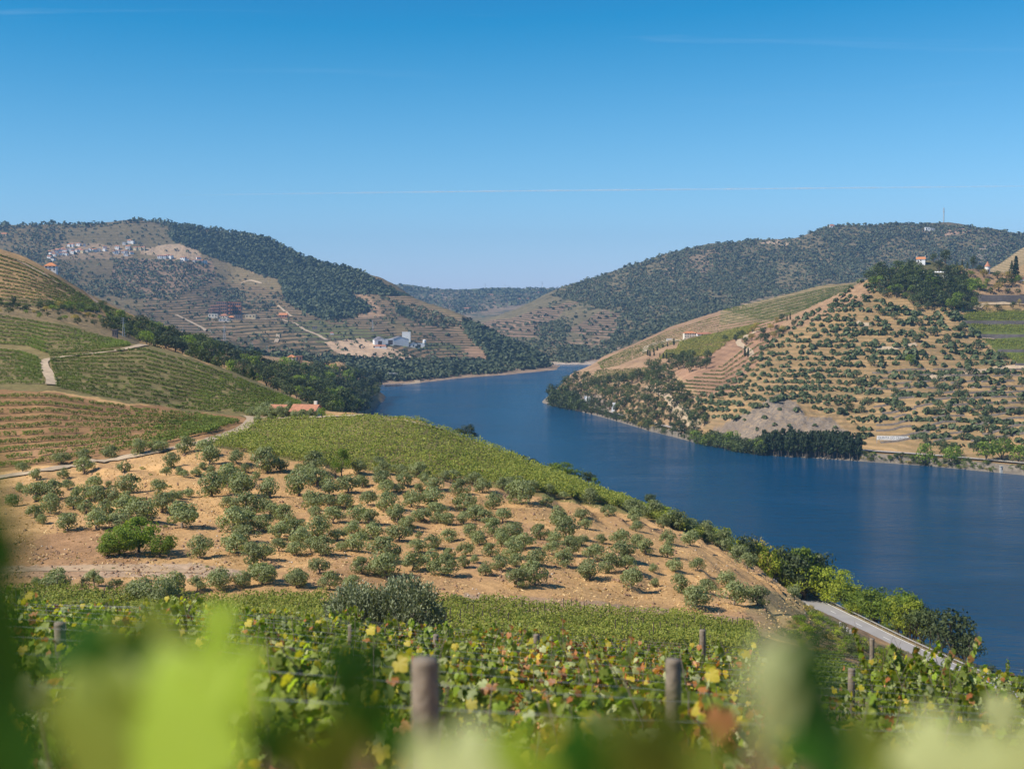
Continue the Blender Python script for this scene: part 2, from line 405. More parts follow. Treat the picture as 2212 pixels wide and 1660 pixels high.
# ---- far left mountain
A = [
 [(-900, 1100, None, -6), (500, 1150, None, -6), (640, 1250, None, -6), (835, 1390, None, -6), (1000, 1510, None, -6), (1205, 1690, None, -6), (1300, 1700, None, -6)],
 [(-900, 1300, None, 18), (400, 1300, None, 30), (500, 1330, 762), (640, 1350, 790), (740, 1390, 814), (800, 1430, 829), (835, 1440, 831), (900, 1462, 827), (1000, 1563, 814), (1100, 1628, 807), (1208, 1742, 796), (1222, 1760, None, -6), (1300, 1760, None, -6)],
 [(-900, 1600, None, 30), (400, 1550, None, 45), (500, 1580, 742), (640, 1580, 768), (740, 1580, 785), (860, 1600, 790), (950, 1640, 797), (1050, 1680, 795), (1130, 1720, 795), (1205, 1765, 793), (1222, 1780, None, -6), (1300, 1780, None, -6)],
 [(-900, 1900, 650), (100, 1900, 665), (300, 1900, 690), (440, 1880, 712), (500, 1880, 716), (640, 1840, 733), (740, 1820, 742), (860, 1850, 748), (950, 1850, 765), (1050, 1810, 782), (1130, 1770, 786), (1205, 1785, 791), (1222, 1800, None, -6), (1300, 1800, None, -6)],
 [(-900, 2250, 575), (0, 2250, 600), (150, 2250, 610), (300, 2250, 640), (400, 2250, 655), (500, 2250, 682), (600, 2250, 690), (700, 2180, 690), (800, 2100, 703), (900, 2060, 715), (1000, 1980, 742), (1060, 1900, 758), (1130, 1830, 776), (1190, 1810, 789), (1215, 1820, None, 0), (1240, 1820, None, -6)],
 [(-900, 2600, 530), (0, 2600, 545), (150, 2600, 556), (300, 2600, 570), (400, 2600, 580), (500, 2600, 610), (620, 2500, 622), (720, 2400, 640), (800, 2320, 665), (900, 2200, 695), (960, 2120, 710), (1020, 2020, 725), (1080, 1930, 752), (1140, 1860, 773), (1190, 1830, 788), (1215, 1840, None, 0), (1240, 1840, None, -6)],
 [(-900, 2900, 495), (0, 2900, 488), (100, 2900, 488), (200, 2900, 491), (250, 2900, 484), (290, 2900, 476), (350, 2900, 481), (420, 2880, 490), (500, 2860, 499), (560, 2800, 514), (620, 2720, 540), (700, 2600, 574), (760, 2500, 594), (800, 2450, 606), (850, 2400, 627), (900, 2320, 655), (960, 2230, 680), (1000, 2150, 692), (1040, 2080, 711), (1100, 1960, 745), (1160, 1880, 772), (1190, 1855, 786), (1208, 1850, 794), (1225, 1850, None, -6)],
 [(-900, 3300, None, 180), (600, 3100, None, 130), (800, 2800, None, 90), (1000, 2500, None, 10), (1150, 2200, None, -10), (1225, 2100, None, -20)],
 [(-900, 4200, None, -20), (1225, 3600, None, -20)],
]
def roughA(X, Y, Z):
    a = np.clip((Z - 2) / 40, 0, 1)
    return a * (fbm(X, Y, 420, 5, 31, True) * 14 + fbm(X, Y, 90, 4, 33) * 4)
left_mt = Sheet(A, -420, 1235, 4.0, [(1180, 1900, 4.5), (1900, 2960, 5.5), (2960, 4200, 50)], roughA)

# ---- hill across the river (right)
W = [(1150, 1190), (1186, 1172), (1210, 1150), (1260, 1092), (1400, 942), (1500, 866), (1650, 796), (1850, 768), (2000, 745), (2212, 706), (2700, 640)]
def off(lst, dy, y=None, z=None):
    return [(x, Yv + dy, y, z) for x, Yv in lst]
R = [
 [(1100, 1300, None, -6), (1140, 1190, None, -6)] + off(W[1:], -14, None, -6),
 [(1100, 1310, None, -6), (1150, 1200, None, -6)] + off(W[1:], 0, None, 0.0),
 [(1100, 1320, None, -6), (1150, 1210, None, -6)] + off(W[1:], 7, None, 3.6),
 [(1100, 1330, None, -6), (1150, 1216, None, -6)] + off(W[1:], 16, None, 4.2),
 [(1100, 1350, None, -6), (1160, 1240, None, -6), (1186, 1210, None, 5), (1230, 1170, 862), (1300, 1085, 858), (1400, 985, 868), (1500, 905, 872), (1650, 840, 900), (1850, 830, 905), (2000, 805, 912), (2212, 770, 920), (2700, 700, 940)],
 [(1100, 1380, None, -6), (1160, 1260, None, -6), (1190, 1225, 855), (1230, 1200, 838), (1300, 1150, 828), (1400, 1080, 818), (1500, 1000, 812), (1650, 930, 815), (1850, 920, 815), (2000, 905, 820), (2212, 880, 830), (2700, 820, 840)],
 [(1100, 1400, None, -6), (1165, 1270, None, -6), (1190, 1235, 851), (1230, 1240, 824), (1300, 1220, 797), (1400, 1170, 775), (1500, 1100, 765), (1650, 1030, 745), (1760, 1010, 730), (1850, 1000, 728), (1960, 1000, 722), (2050, 1000, 722), (2130, 1000, 728), (2212, 980, 738), (2700, 940, 750)],
 [(1100, 1420, None, -6), (1170, 1280, None, -6), (1190, 1245, 850), (1230, 1280, 815), (1300, 1280, 788), (1400, 1240, 758), (1500, 1180, 738), (1600, 1130, 726), (1700, 1100, 692), (1780, 1080, 662), (1870, 1070, 640), (1960, 1070, 630), (2050, 1070, 632), (2130, 1070, 640), (2212, 1060, 655), (2700, 1030, 680)],
 [(1100, 1440, None, -6), (1175, 1290, None, -6), (1192, 1255, None, -4), (1230, 1310, 808), (1300, 1330, 778), (1400, 1330, 748), (1500, 1250, 728), (1600, 1170, 722), (1700, 1140, 688), (1780, 1130, 650), (1865, 1120, 608), (1900, 1120, 594), (1960, 1120, 569), (2010, 1120, 563), (2060, 1120, 577), (2130, 1120, 588), (2212, 1120, 598), (2700, 1120, 610)],
 [(1150, 1300, None, -6), (1192, 1275, None, -6), (1230, 1335, None, 0), (1300, 1420, 770), (1400, 1420, 738), (1500, 1330, 718), (1600, 1290, 706), (1700, 1240, 686), (1780, 1180, None, 70), (1865, 1180, None, 82), (1960, 1180, None, 98), (2010, 1180, None, 100), (2130, 1180, None, 92), (2212, 1180, None, 90), (2700, 1180, None, 88)],
 [(1150, 1310, None, -6), (1192, 1290, None, -6), (1225, 1350, None, -6), (1290, 1450, None, 5), (1340, 1480, 757), (1400, 1500, 729), (1440, 1500, 712), (1500, 1480, 697), (1600, 1450, 680), (1700, 1450, 664), (1780, 1450, 654), (1860, 1450, 648), (2000, 1450, None, 70), (2100, 1420, 630), (2212, 1400, 598), (2700, 1400, 540)],
 [(1150, 1320, None, -6), (1192, 1300, None, -6), (1225, 1360, None, -6), (1290, 1480, None, -4), (1340, 1510, None, 15), (1400, 1540, None, 35), (1440, 1560, 709), (1500, 1570, 690), (1560, 1590, 672), (1640, 1620, 650), (1700, 1640, 635), (1780, 1670, 615), (1850, 1690, 607), (1950, 1700, 607), (2050, 1700, 606), (2100, 1700, 600), (2160, 1700, 571), (2212, 1700, 535), (2400, 1700, 490), (2700, 1700, 460)],
 [(1150, 1450, None, -10), (1290, 1600, None, -10), (1440, 1700, None, 20), (1640, 1850, None, 40), (2000, 1950, None, 60), (2700, 1950, None, 80)],
 [(1150, 1700, None, -20), (1640, 2100, None, -20), (2700, 2300, None, -20)],
]
def roughR(X, Y, Z):
    px, py = project(X, Y, Z)
    a = np.clip((Z - 5) / 12, 0, 1)
    r = a * (fbm(X, Y, 120, 4, 41) * 2.6 + fbm(X, Y, 22, 3, 43) * .8)
    # stone-walled terraces on the lower right flank
    m = a * np.clip((px - 1800) / 60, 0, 1) * np.clip((py - 760) / 30, 0, 1) * (Y < 1060)
    m = np.maximum(m, .75 * a * np.clip((px - 1480) / 120, 0, 1) * (Y < 1130) * np.clip(fbm(X, Y, 150, 2, 49) * 2 + .8, 0, 1))
    zz = (Z + r + fbm(X, Y, 90, 2, 47) * 1.5) / 2.6
    fr = zz - np.floor(zz)
    st = (np.clip((fr - .5) * 3.2 + .5, 0, 1) - fr) * 2.6
    cl = in_poly(px, py, [(1540, 905), (1620, 860), (1700, 840), (1800, 880), (1860, 930), (1850, 975), (1600, 975), (1540, 950)]) & (Y < 1000)
    r = r + cl * (fbm(X, Y, 14, 4, 52, True) * 2.6)
    r = r + st * m
    # walled plots at the right edge: four broad benches
    return r
right_hill = Sheet(R, 1130, 2640, 3.2, [(640, 830, 1.5), (830, 1160, 1.9), (1160, 1720, 4.5), (1720, 2300, 40)], roughR)

# ---- wooded mountain behind it (right)
B = [
 [(800, 1840, None, -8), (3100, 1840, None, -8)],
 [(800, 1870, None, 0.8), (1150, 1868, None, 0.8), (1270, 1868, None, 1), (1400, 1900, None, 8), (1600, 2000, None, 40), (3100, 2000, None, 60)],
 [(800, 2100, None, 5), (1050, 2100, 760), (1130, 2080, 765), (1200, 2060, 760), (1270, 2060, 760), (1350, 2100, 745), (1500, 2200, 715), (1700, 2300, 660), (2000, 2350, 640), (3100, 2350, 600)],
 [(800, 2400, None, 5), (1000, 2400, 735), (1100, 2400, 727), (1200, 2400, 722), (1300, 2400, 716), (1400, 2450, 700), (1500, 2500, 675), (1700, 2600, 640), (2000, 2650, 615), (2212, 2650, 600), (3100, 2650, 560)],
 [(800, 2750, None, 5), (1000, 2750, 718), (1100, 2750, 700), (1170, 2750, 685), (1250, 2750, 675), (1350, 2750, 655), (1500, 2800, 618), (1700, 2900, 590), (2000, 2900, 570), (2212, 2900, 570), (3100, 2900, 520)],
 [(800, 3200, None, 0), (980, 3200, 712), (1040, 3200, 700), (1100, 3200, 680), (1160, 3200, 653), (1200, 3200, 636), (1230, 3200, 624), (1300, 3200, 605), (1360, 3200, 581), (1430, 3200, 554), (1500, 3200, 545), (1560, 3200, 533), (1640, 3200, 521), (1720, 3200, 514), (1780, 3200, 493), (1830, 3200, 487), (1950, 3200, 486), (2000, 3200, 493), (2060, 3200, 494), (2120, 3200, 498), (2212, 3200, 514), (2500, 3200, 530), (3100, 3200, 530)],
 [(800, 3600, None, 0), (1200, 3600, None, 60), (3100, 3600, None, 150)],
 [(800, 4600, None, -10), (3100, 4600, None, -10)],
]
def roughB(X, Y, Z):
    a = np.clip((Z - 1.5) / 40, 0, 1) 
    return a * (fbm(X, Y, 380, 5, 71, True) * 15 + fbm(X, Y, 90, 4, 73) * 5) * np.where(Y > 3350, .2, 1)
right_mt = Sheet(B, 900, 2640, 4.2, [(1850, 2400, 6), (2400, 3260, 7), (3260, 4600, 70)], roughB)

# ---- farthest ridge at the river's end
D = [
 [(500, 3700, None, -5), (1700, 3700, None, -5)],
 [(500, 4000, 700), (1106, 4000, 690), (1700, 4000, 690)],
 [(500, 4600, 660), (900, 4600, 655), (1100, 4600, 650), (1700, 4600, 650)],
 [(500, 5200, 640), (780, 5200, 625), (835, 5200, 619), (870, 5200, 614), (930, 5200, 623), (1000, 5200, 626), (1060, 5200, 622), (1100, 5200, 622), (1130, 5200, 625), (1175, 5200, 623), (1260, 5200, 622), (1700, 5200, 630)],
 [(500, 6000, None, 20), (1700, 6000, None, 20)],
]
def roughD(X, Y, Z): return (fbm(X, Y, 500, 5, 81, True) * 14 + fbm(X, Y, 120, 3, 83) * 6) * np.clip((5400 - Y) / 900, .25, 1)
far_ridge = Sheet(D, 700, 1420, 4.2, [(3700, 5260, 13), (5260, 6000, 80)], roughD)
# ------------------------------------------------------------ ground materials
def terrain_mat(name, row_step, nscale, dot_scale, dotcol, rowgreen, rowsoil, bump=0.4, warp=1.0, wscale=0.02):
    """tint = own colour of the ground; mask.r rows of vines along the contours, mask.g scrub, mask.b bare rock"""
    m, t, b = new_mat(name)
    L = t.links.new
    b.inputs['Roughness'].default_value = 0.95; b.inputs['Specular IOR Level'].default_value = 0.1
    ta = N(t, 'ShaderNodeAttribute', attribute_name='tint'); ma = N(t, 'ShaderNodeAttribute', attribute_name='mask')
    ms = N(t, 'ShaderNodeSeparateColor'); L(ma.outputs['Color'], ms.inputs[0])
    geo = N(t, 'ShaderNodeNewGeometry')
    sp = N(t, 'ShaderNodeSeparateXYZ'); L(geo.outputs['Position'], sp.inputs[0])
    def noise(sc, det=5.0, rough=.6):
        n = N(t, 'ShaderNodeTexNoise', Scale=sc, Detail=det, Roughness=rough); L(geo.outputs['Position'], n.inputs['Vector']); return n
    def mrange(src, a, b_, c, d):
        r = N(t, 'ShaderNodeMapRange'); L(src, r.inputs['Value'])
        for k, v in zip(('From Min', 'From Max', 'To Min', 'To Max'), (a, b_, c, d)): r.inputs[k].default_value = v
        return r.outputs[0]
    def mul(a, b_):
        n = N(t, 'ShaderNodeMath', operation='MULTIPLY'); L(a, n.inputs[0])
        if isinstance(b_, float): n.inputs[1].default_value = b_
        else: L(b_, n.inputs[1])
        return n.outputs[0]
    def mix(f, a, b_):
        n = N(t, 'ShaderNodeMix', data_type='RGBA'); L(f, n.inputs['Factor'])
        if isinstance(a, tuple): n.inputs['A'].default_value = (*a, 1)
        else: L(a, n.inputs['A'])
        if isinstance(b_, tuple): n.inputs['B'].default_value = (*b_, 1)
        else: L(b_, n.inputs['B'])
        return n.outputs['Result']
    big = noise(nscale * .12, 6.0); mid = noise(nscale, 6.0, .7); fin = noise(nscale * 6, 4.0, .7)
    v1 = mrange(big.outputs['Fac'], .3, .7, .80, 1.20); v2 = mrange(mid.outputs['Fac'], .3, .7, .72, 1.28); v3 = mrange(fin.outputs['Fac'], .25, .75, .78, 1.22)
    vv = mul(mul(v1, v2), v3)
    sc = N(t, 'ShaderNodeVectorMath', operation='SCALE'); L(ta.outputs['Color'], sc.inputs[0]); L(vv, sc.inputs['Scale'])
    col = sc.outputs[0]
    # reddish bare-earth patches
    rf = mul(mrange(noise(nscale * .5, 5.0, .7).outputs['Fac'], .52, .68, 0., .5), mrange(ms.outputs['Green'], 0, .5, 1., .2))
    col = mix(rf, col, mix(rf, (.30, .16, .085), (.24, .13, .075)))
    # contour rows
    wn = noise(wscale, 3.0); wz = N(t, 'ShaderNodeMath', operation='MULTIPLY_ADD')
    L(wn.outputs['Fac'], wz.inputs[0]); wz.inputs[1].default_value = warp * row_step * 6; L(sp.outputs['Z'], wz.inputs[2])
    dv = N(t, 'ShaderNodeMath', operation='DIVIDE'); L(wz.outputs[0], dv.inputs[0]); dv.inputs[1].default_value = row_step
    fr = N(t, 'ShaderNodeMath', operation='FRACT'); L(dv.outputs[0], fr.inputs[0])
    pp = N(t, 'ShaderNodeMath', operation='PINGPONG'); L(fr.outputs[0], pp.inputs[0]); pp.inputs[1].default_value = .5
    br = mrange(mid.outputs['Fac'], .3, .7, -.06, .08)
    ad = N(t, 'ShaderNodeMath', operation='ADD'); L(pp.outputs[0], ad.inputs[0]); L(br, ad.inputs[1])
    rows = mrange(ad.outputs[0], .16, .26, 0., 1.)
    edge = mrange(ad.outputs[0], .40, .46, 0., .55)
    rcol = mix(mrange(big.outputs['Fac'], .35, .65, 0., 1.), rowgreen, tuple(c * .72 for c in rowgreen))
    col = mix(mul(ms.outputs['Red'], rows), col, rcol)
    col = mix(mul(ms.outputs['Red'], edge), col, tuple(c * .45 for c in rowsoil))
    # scrub clumps
    vo = N(t, 'ShaderNodeTexVoronoi', Scale=dot_scale); L(geo.outputs['Position'], vo.inputs['Vector'])
    dn = noise(dot_scale * .35, 4.0, .65)
    th = N(t, 'ShaderNodeMath', operation='ADD'); L(dn.outputs['Fac'], th.inputs[0]); L(ms.outputs['Green'], th.inputs[1])
    dots = mul(mrange(th.outputs[0], .93, 1.03, 0., 1.), mrange(vo.outputs['Distance'], .25, .60, 1., .45))
    dn2 = mrange(vo.outputs['Color'], 0., 1., .6, 1.5)
    ds = N(t, 'ShaderNodeVectorMath', operation='SCALE'); ds.inputs[0].default_value = dotcol; L(dn2, ds.inputs['Scale'])
    col = mix(dots, col, ds.outputs[0])
    # rock
    rk = N(t, 'ShaderNodeTexNoise', Scale=nscale * 2.2, Detail=8.0, Roughness=.75); L(geo.outputs['Position'], rk.inputs['Vector'])
    rc = mix(mrange(rk.outputs['Fac'], .35, .65, 0., 1.), (.10, .08, .065), (.30, .25, .20))
    col = mix(mul(ms.outputs['Blue'], mrange(mid.outputs['Fac'], .38, .52, 0., 1.)), col, rc)
    # steep faces are stone and dark soil
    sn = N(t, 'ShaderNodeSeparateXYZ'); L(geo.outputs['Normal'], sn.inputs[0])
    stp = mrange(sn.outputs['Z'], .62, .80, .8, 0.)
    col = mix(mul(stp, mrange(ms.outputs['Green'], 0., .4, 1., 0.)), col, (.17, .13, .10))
    L(col, b.inputs['Base Color'])
    bp = N(t, 'ShaderNodeBump', Strength=bump, Distance=1.0 / nscale * .6)
    hm = N(t, 'ShaderNodeMath', operation='ADD'); L(mid.outputs['Fac'], hm.inputs[0]); L(dots, hm.inputs[1])
    L(hm.outputs[0], bp.inputs['Height']); L(bp.outputs[0], b.inputs['Normal'])
    return m
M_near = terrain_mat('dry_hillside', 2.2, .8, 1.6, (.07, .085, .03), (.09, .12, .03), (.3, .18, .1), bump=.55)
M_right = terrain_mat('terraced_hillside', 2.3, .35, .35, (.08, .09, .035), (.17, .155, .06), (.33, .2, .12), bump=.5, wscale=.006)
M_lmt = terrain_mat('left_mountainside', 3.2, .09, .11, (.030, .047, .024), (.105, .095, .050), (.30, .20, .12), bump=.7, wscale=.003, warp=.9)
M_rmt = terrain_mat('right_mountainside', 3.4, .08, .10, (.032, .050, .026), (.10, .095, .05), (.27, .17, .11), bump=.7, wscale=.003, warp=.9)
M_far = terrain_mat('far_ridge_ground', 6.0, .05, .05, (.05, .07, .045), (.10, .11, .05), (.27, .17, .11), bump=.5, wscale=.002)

def col_near(V, px, py):
    Y = V[:, 1]; Z = V[:, 2]
    zones = [
     ([(-900, 1300), (3200, 1300), (3200, 3000), (-900, 3000)], -60, 141, (.22, .16, .085), (0, .12, 0)),
     ([(-900, 1150), (3200, 1150), (3200, 3000), (-900, 3000)], 88, 141, (.20, .15, .08), (0, .2, 0)),
     ([(1620, 1270), (1760, 1290), (1900, 1390), (2260, 1480), (2500, 1600), (1500, 1800), (1600, 1380)], 142, 260, (.30, .22, .10), (0, .38, .2)),
     ([(1740, 1400), (1900, 1400), (2260, 1500), (2500, 1700), (1700, 1700)], 60, 230, (.10, .12, .035), (0, .45, 0)),
     ([(-500, 820), (-500, 1030), (0, 1030), (300, 985), (500, 930), (560, 900), (430, 885), (250, 872), (60, 838)], 239, 330, (.29, .165, .075), (0, .30, 0)),
     ([(-500, 740), (100, 740), (310, 740), (500, 800), (700, 880), (560, 906), (420, 890), (100, 843), (-500, 843)], 310, 450, (.20, .165, .068), (0, .30, 0)),
     ([(-500, 600), (0, 660), (130, 685), (290, 735), (290, 770), (100, 830), (-500, 830)], 360, 525, (.21, .165, .070), (0, .34, 0)),
     ([(560, 895), (620, 903), (800, 893), (860, 905), (700, 902), (560, 918)], 285, 330, (.42, .27, .16), (0, 0, 0)),
     ([(440, 960), (560, 905), (800, 890), (1040, 950), (1310, 1058), (1570, 1165), (1400, 1120), (1000, 1040), (740, 1012), (600, 990)], 228, 312, (.20, .17, .06), (0, .25, 0)),
     ([(-500, 400), (0, 530), (200, 630), (440, 740), (440, 760), (300, 735), (60, 680), (-500, 640)], 595, 740, (.38, .24, .11), (0, .2, 0)),
     ([(180, 650), (300, 700), (300, 760), (160, 700), (0, 685), (-500, 670), (-500, 600), (0, 640)], 500, 640, (.30, .21, .10), (0, .42, .1)),
     ([(440, 700), (560, 760), (700, 790), (800, 820), (790, 870), (700, 850), (560, 800), (440, 750)], 740, 1300, (.34, .22, .11), (.0, .36, 0)),
     ([(0, 1180), (300, 1110), (300, 1235), (0, 1250)], 142, 180, (.36, .205, .10), (0, .28, .0)),
     ([(-300, 1213), (60, 1220), (430, 1216), (560, 1240), (430, 1248), (-300, 1240)], 142, 165, (.46, .33, .22), (0, 0, 0)),
     ([(1000, 1280), (1300, 1300), (1620, 1335), (1600, 1372), (1300, 1338), (1000, 1312)], 140, 155, (.44, .30, .18), (0, .1, .3)),
    ]
    col, msk = paint(px, py, Y, ((.52, .315, .135), (0, .17, .06)), zones)
    # trodden straw between the olives
    k = (Y > 142) & (Y < 262)
    f = fbm(V[:, 0], Y, 14, 4, 91)[:, None]; f2 = fbm(V[:, 0], Y, 5, 3, 92)[:, None]
    cc = col * (1 + .22 * f + .12 * f2)
    red = np.clip(fbm(V[:, 0], Y, 11, 3, 95) * 2.2 - .2, 0, .7)[:, None]
    cc = cc * (1 - red) + np.array([.37, .215, .11]) * red
    col = np.where(k[:, None], cc, col)
    hid = (Y > 300) & (Y < 600) & (px > 790)
    col[hid] = (.18, .15, .07); msk[hid] = (0, .4, 0)
    shore = (Z < 1.2) & (Y > 280); col[shore] = (.26, .2, .14)
    return col, msk
near.build('hillside', M_near, col_near, None)

def col_right(V, px, py):
    Y = V[:, 1]; Z = V[:, 2]
    zones = [
     # terraced vineyards of the outer shoulder
     ([(1180, 840), (1290, 770), (1500, 680), (1860, 600), (1880, 640), (1700, 720), (1640, 760), (1500, 800), (1300, 830)], 900, 1760, (.33, .21, .12), (0.0, .10, 0)),
     ([(1560, 670), (1640, 645), (1860, 600), (1880, 640), (1760, 690), (1700, 690), (1560, 700)], 1300, 1760, (.30, .22, .11), (.55, .05, 0)),
     ([(2080, 600), (2212, 520), (2700, 440), (2700, 650), (2100, 650)], 1500, 1760, (.36, .26, .15), (.6, .1, 0)),
     ([(1480, 790), (1640, 700), (1700, 690), (1640, 780), (1560, 860), (1500, 860), (1400, 850)], 900, 1300, (.34, .20, .12), (0, .05, 0)),
     # wooded bluff by the water
     ([(1180, 890), (1200, 840), (1250, 800), (1300, 810), (1440, 795), (1500, 840), (1530, 900), (1500, 960), (1400, 940)], 850, 1330, (.42, .27, .14), (0, .38, .25)),
     # rock face
     ([(1540, 930), (1620, 885), (1680, 850), (1720, 870), (1740, 900), (1800, 905), (1850, 945), (1855, 990), (1600, 1000), (1520, 970)], 740, 1000, (.34, .25, .16), (0, .16, .95)),
     ([(1250, 850), (1300, 850), (1330, 905), (1250, 890)], 1000, 1250, (.36, .26, .18), (0, .2, .8)),
     # wooded hilltop
     ([(1860, 600), (1960, 560), (2060, 570), (2110, 620), (2110, 668), (1990, 660), (1930, 630)], 980, 1140, (.13, .12, .06), (0, .46, 0)),
     ([(2060, 560), (2300, 560), (2300, 640), (2100, 640)], 980, 1140, (.38, .24, .13), (0, .25, .2)),
     # walled vineyard plots
     ([(2080, 676), (2212, 670), (2700, 665), (2700, 800), (2200, 790), (2170, 770), (2110, 725), (2080, 700)], 900, 1110, (.10, .12, .03), (0, .3, 0)),
    ]
    col, msk = paint(px, py, Y, ((.385, .245, .110), (.34, .26, .14)), zones)
    f = fbm(V[:, 0], Y, 60, 4, 111)[:, None]; f2 = fbm(V[:, 0], Y, 14, 3, 112)[:, None]
    col = col * (1 + .22 * f + .16 * f2)
    bank = (Z < 3.4); col[bank] = (.22, .19, .15); msk[bank] = (0, .32, .6)
    behind = (Y > 1140) & (Z < 90) & (px > 1740) & (Y < 1400); msk[behind] = (0, .3, 0)
    return col, msk
right_hill.build('river_hillside', M_right, col_right, None)

def col_left(V, px, py):
    Y = V[:, 1]; Z = V[:, 2]
    BR = (.27, .175, .095)
    zones = [
     # vineyards
     ([(320, 640), (420, 600), (560, 620), (700, 660), (860, 720), (1010, 720), (1030, 790), (800, 770), (700, 700), (500, 690), (300, 690)], 1500, 2700, BR, (1, .05, 0)),
     ([(700, 570), (800, 600), (900, 650), (1000, 690), (1070, 740), (1060, 770), (940, 740), (860, 690), (760, 640), (680, 600)], 1700, 2950, (.28, .18, .11), (1, .06, 0)),
     ([(120, 500), (240, 480), (420, 485), (500, 500), (360, 530), (260, 545), (180, 525)], 2500, 3000, (.22, .17, .09), (.8, .25, 0)),
     ([(320, 690), (520, 680), (700, 740), (640, 780), (520, 770), (380, 740)], 1300, 2000, (.29, .19, .11), (1, .05, 0)),
     ([(480, 690), (620, 700), (720, 745), (700, 770), (600, 770), (560, 740)], 1300, 2000, (.31, .21, .11), (1, .05, 0)),
     ([(600, 700), (700, 690), (900, 740), (1000, 745), (1000, 760), (860, 750), (700, 745)], 1500, 2100, (.16, .17, .06), (1, .1, 0)),
     ([(660, 675), (800, 660), (860, 720), (720, 700)], 1800, 2500, (.25, .17, .10), (.9, .1, 0)),
     # bare slopes
     ([(690, 650), (790, 635), (830, 680), (760, 690)], 1900, 2500, (.42, .27, .16), (0.2, .18, 0)),
     ([(700, 740), (780, 730), (860, 760), (900, 772), (880, 778), (780, 775), (720, 760)], 1500, 2000, (.55, .38, .24), (0, .06, 0)),
     ([(1010, 752), (1050, 752), (1105, 775), (1060, 782), (1010, 770)], 1600, 1950, (.34, .21, .13), (0.3, .05, 0)),
     ([(380, 525), (430, 540), (440, 560), (390, 560), (300, 550), (300, 540)], 2400, 2800, (.42, .30, .19), (0, .2, 0)),
     ([(480, 560), (620, 575), (680, 595), (640, 605), (540, 585)], 2300, 2800, (.38, .25, .15), (0, .25, 0)),
     ([(250, 560), (460, 560), (470, 600), (350, 640), (240, 620)], 2200, 2750, (.33, .21, .13), (.35, .36, 0)),
     ([(100, 520), (260, 530), (290, 560), (180, 560), (110, 560)], 2400, 2800, (.33, .23, .14), (.2, .33, 0)),
     # woods
     ([(360, 495), (620, 520), (700, 570), (740, 620), (680, 620), (560, 590), (440, 545), (380, 520)], 2300, 3000, FOREST, (0, .6, 0)),
     ([(600, 590), (680, 600), (760, 640), (800, 670), (700, 690), (620, 650)], 1900, 2600, FOREST, (0, .6, 0)),
     ([(760, 595), (900, 640), (860, 640), (780, 620)], 2200, 2600, FOREST, (0, .6, 0)),
     ([(860, 655), (900, 670), (880, 690), (850, 670)], 2000, 2500, FOREST, (0, .6, 0)),
     ([(1000, 690), (1100, 735), (1205, 790), (1140, 800), (1060, 770), (1000, 710)], 1700, 2200, FOREST, (0, .58, 0)),
     ([(420, 730), (560, 760), (700, 770), (880, 780), (1000, 775), (1100, 775), (1210, 795), (1100, 812), (835, 835), (640, 800), (420, 760)], 1100, 1830, (.13, .12, .055), (0, .42, 0)),
    ]
    col, msk = paint(px, py, Y, ((.215, .16, .08), (.40, .28, 0)), zones)
    f = fbm(V[:, 0], Y, 170, 4, 121)[:, None]
    col = col * (1 + .25 * f)
    s = Z < 3; col[s] = (.34, .24, .16); msk[s] = (0, .3, 0)
    return col, msk
left_mt.build('left_mountain', M_lmt, col_left, None)

def col_rmt(V, px, py):
    Y = V[:, 1]; Z = V[:, 2]
    BR = (.33, .21, .14)
    zones = [
     ([(1440, 560), (1570, 530), (1600, 545), (1560, 580), (1500, 595), (1430, 600)], 2600, 3300, (.34, .24, .15), (.7, .2, 0)),
     ([(1640, 525), (1700, 513), (1725, 518), (1700, 530)], 2900, 3300, (.52, .38, .25), (0, 0, 0)),
     ([(1040, 690), (1100, 690), (1180, 665), (1260, 650), (1220, 670), (1190, 700), (1200, 725), (1100, 730), (1050, 715)], 2000, 3100, BR, (1, .05, 0)),
     ([(1225, 715), (1300, 672), (1335, 680), (1330, 700), (1360, 715), (1320, 740), (1280, 725)], 2000, 3000, BR, (1, .05, 0)),
     ([(1170, 740), (1300, 725), (1380, 735), (1320, 760), (1200, 752)], 1900, 2600, (.30, .21, .13), (.6, .2, 0)),
     ([(1540, 665), (1620, 640), (1700, 636), (1650, 650), (1560, 675)], 2200, 2800, (.33, .24, .15), (1, .05, 0)),
     ([(2090, 545), (2140, 525), (2180, 530), (2150, 560), (2090, 580)], 2300, 3200, (.33, .27, .2), (.5, .2, 0)),
     ([(1980, 498), (2060, 490), (2120, 500), (2060, 508), (1990, 505)], 2900, 3300, (.42, .28, .19), (.1, .15, 0)),
     ([(1260, 775), (1340, 750), (1300, 790), (1250, 790)], 1850, 2100, (.40, .29, .2), (0, .25, .6)),
    ]
    col, msk = paint(px, py, Y, ((.175, .145, .078), (0, .36, 0)), zones)
    f = fbm(V[:, 0], Y, 200, 4, 131)
    msk[:, 1] = msk[:, 1] + (msk[:, 1] > .4) * f * .16
    s = Z < 2.5; col[s] = (.45, .37, .29); msk[s] = (0, 0, 0)
    return col, msk
right_mt.build('right_mountain', M_rmt, col_rmt, None)
def col_far(V, px, py):
    f = fbm(V[:, 0], V[:, 1], 260, 4, 141); g = fbm(V[:, 0], V[:, 1], 420, 3, 142)
    col = np.where((f > .02)[:, None], np.array([.26, .19, .12]), np.array([.11, .13, .06]))
    msk = np.stack([np.clip(g * 3, 0, 1), .32 + .25 * f, 0 * f], 1)
    return col, msk
far_ridge.build('far_ridge', M_far, col_far, None)

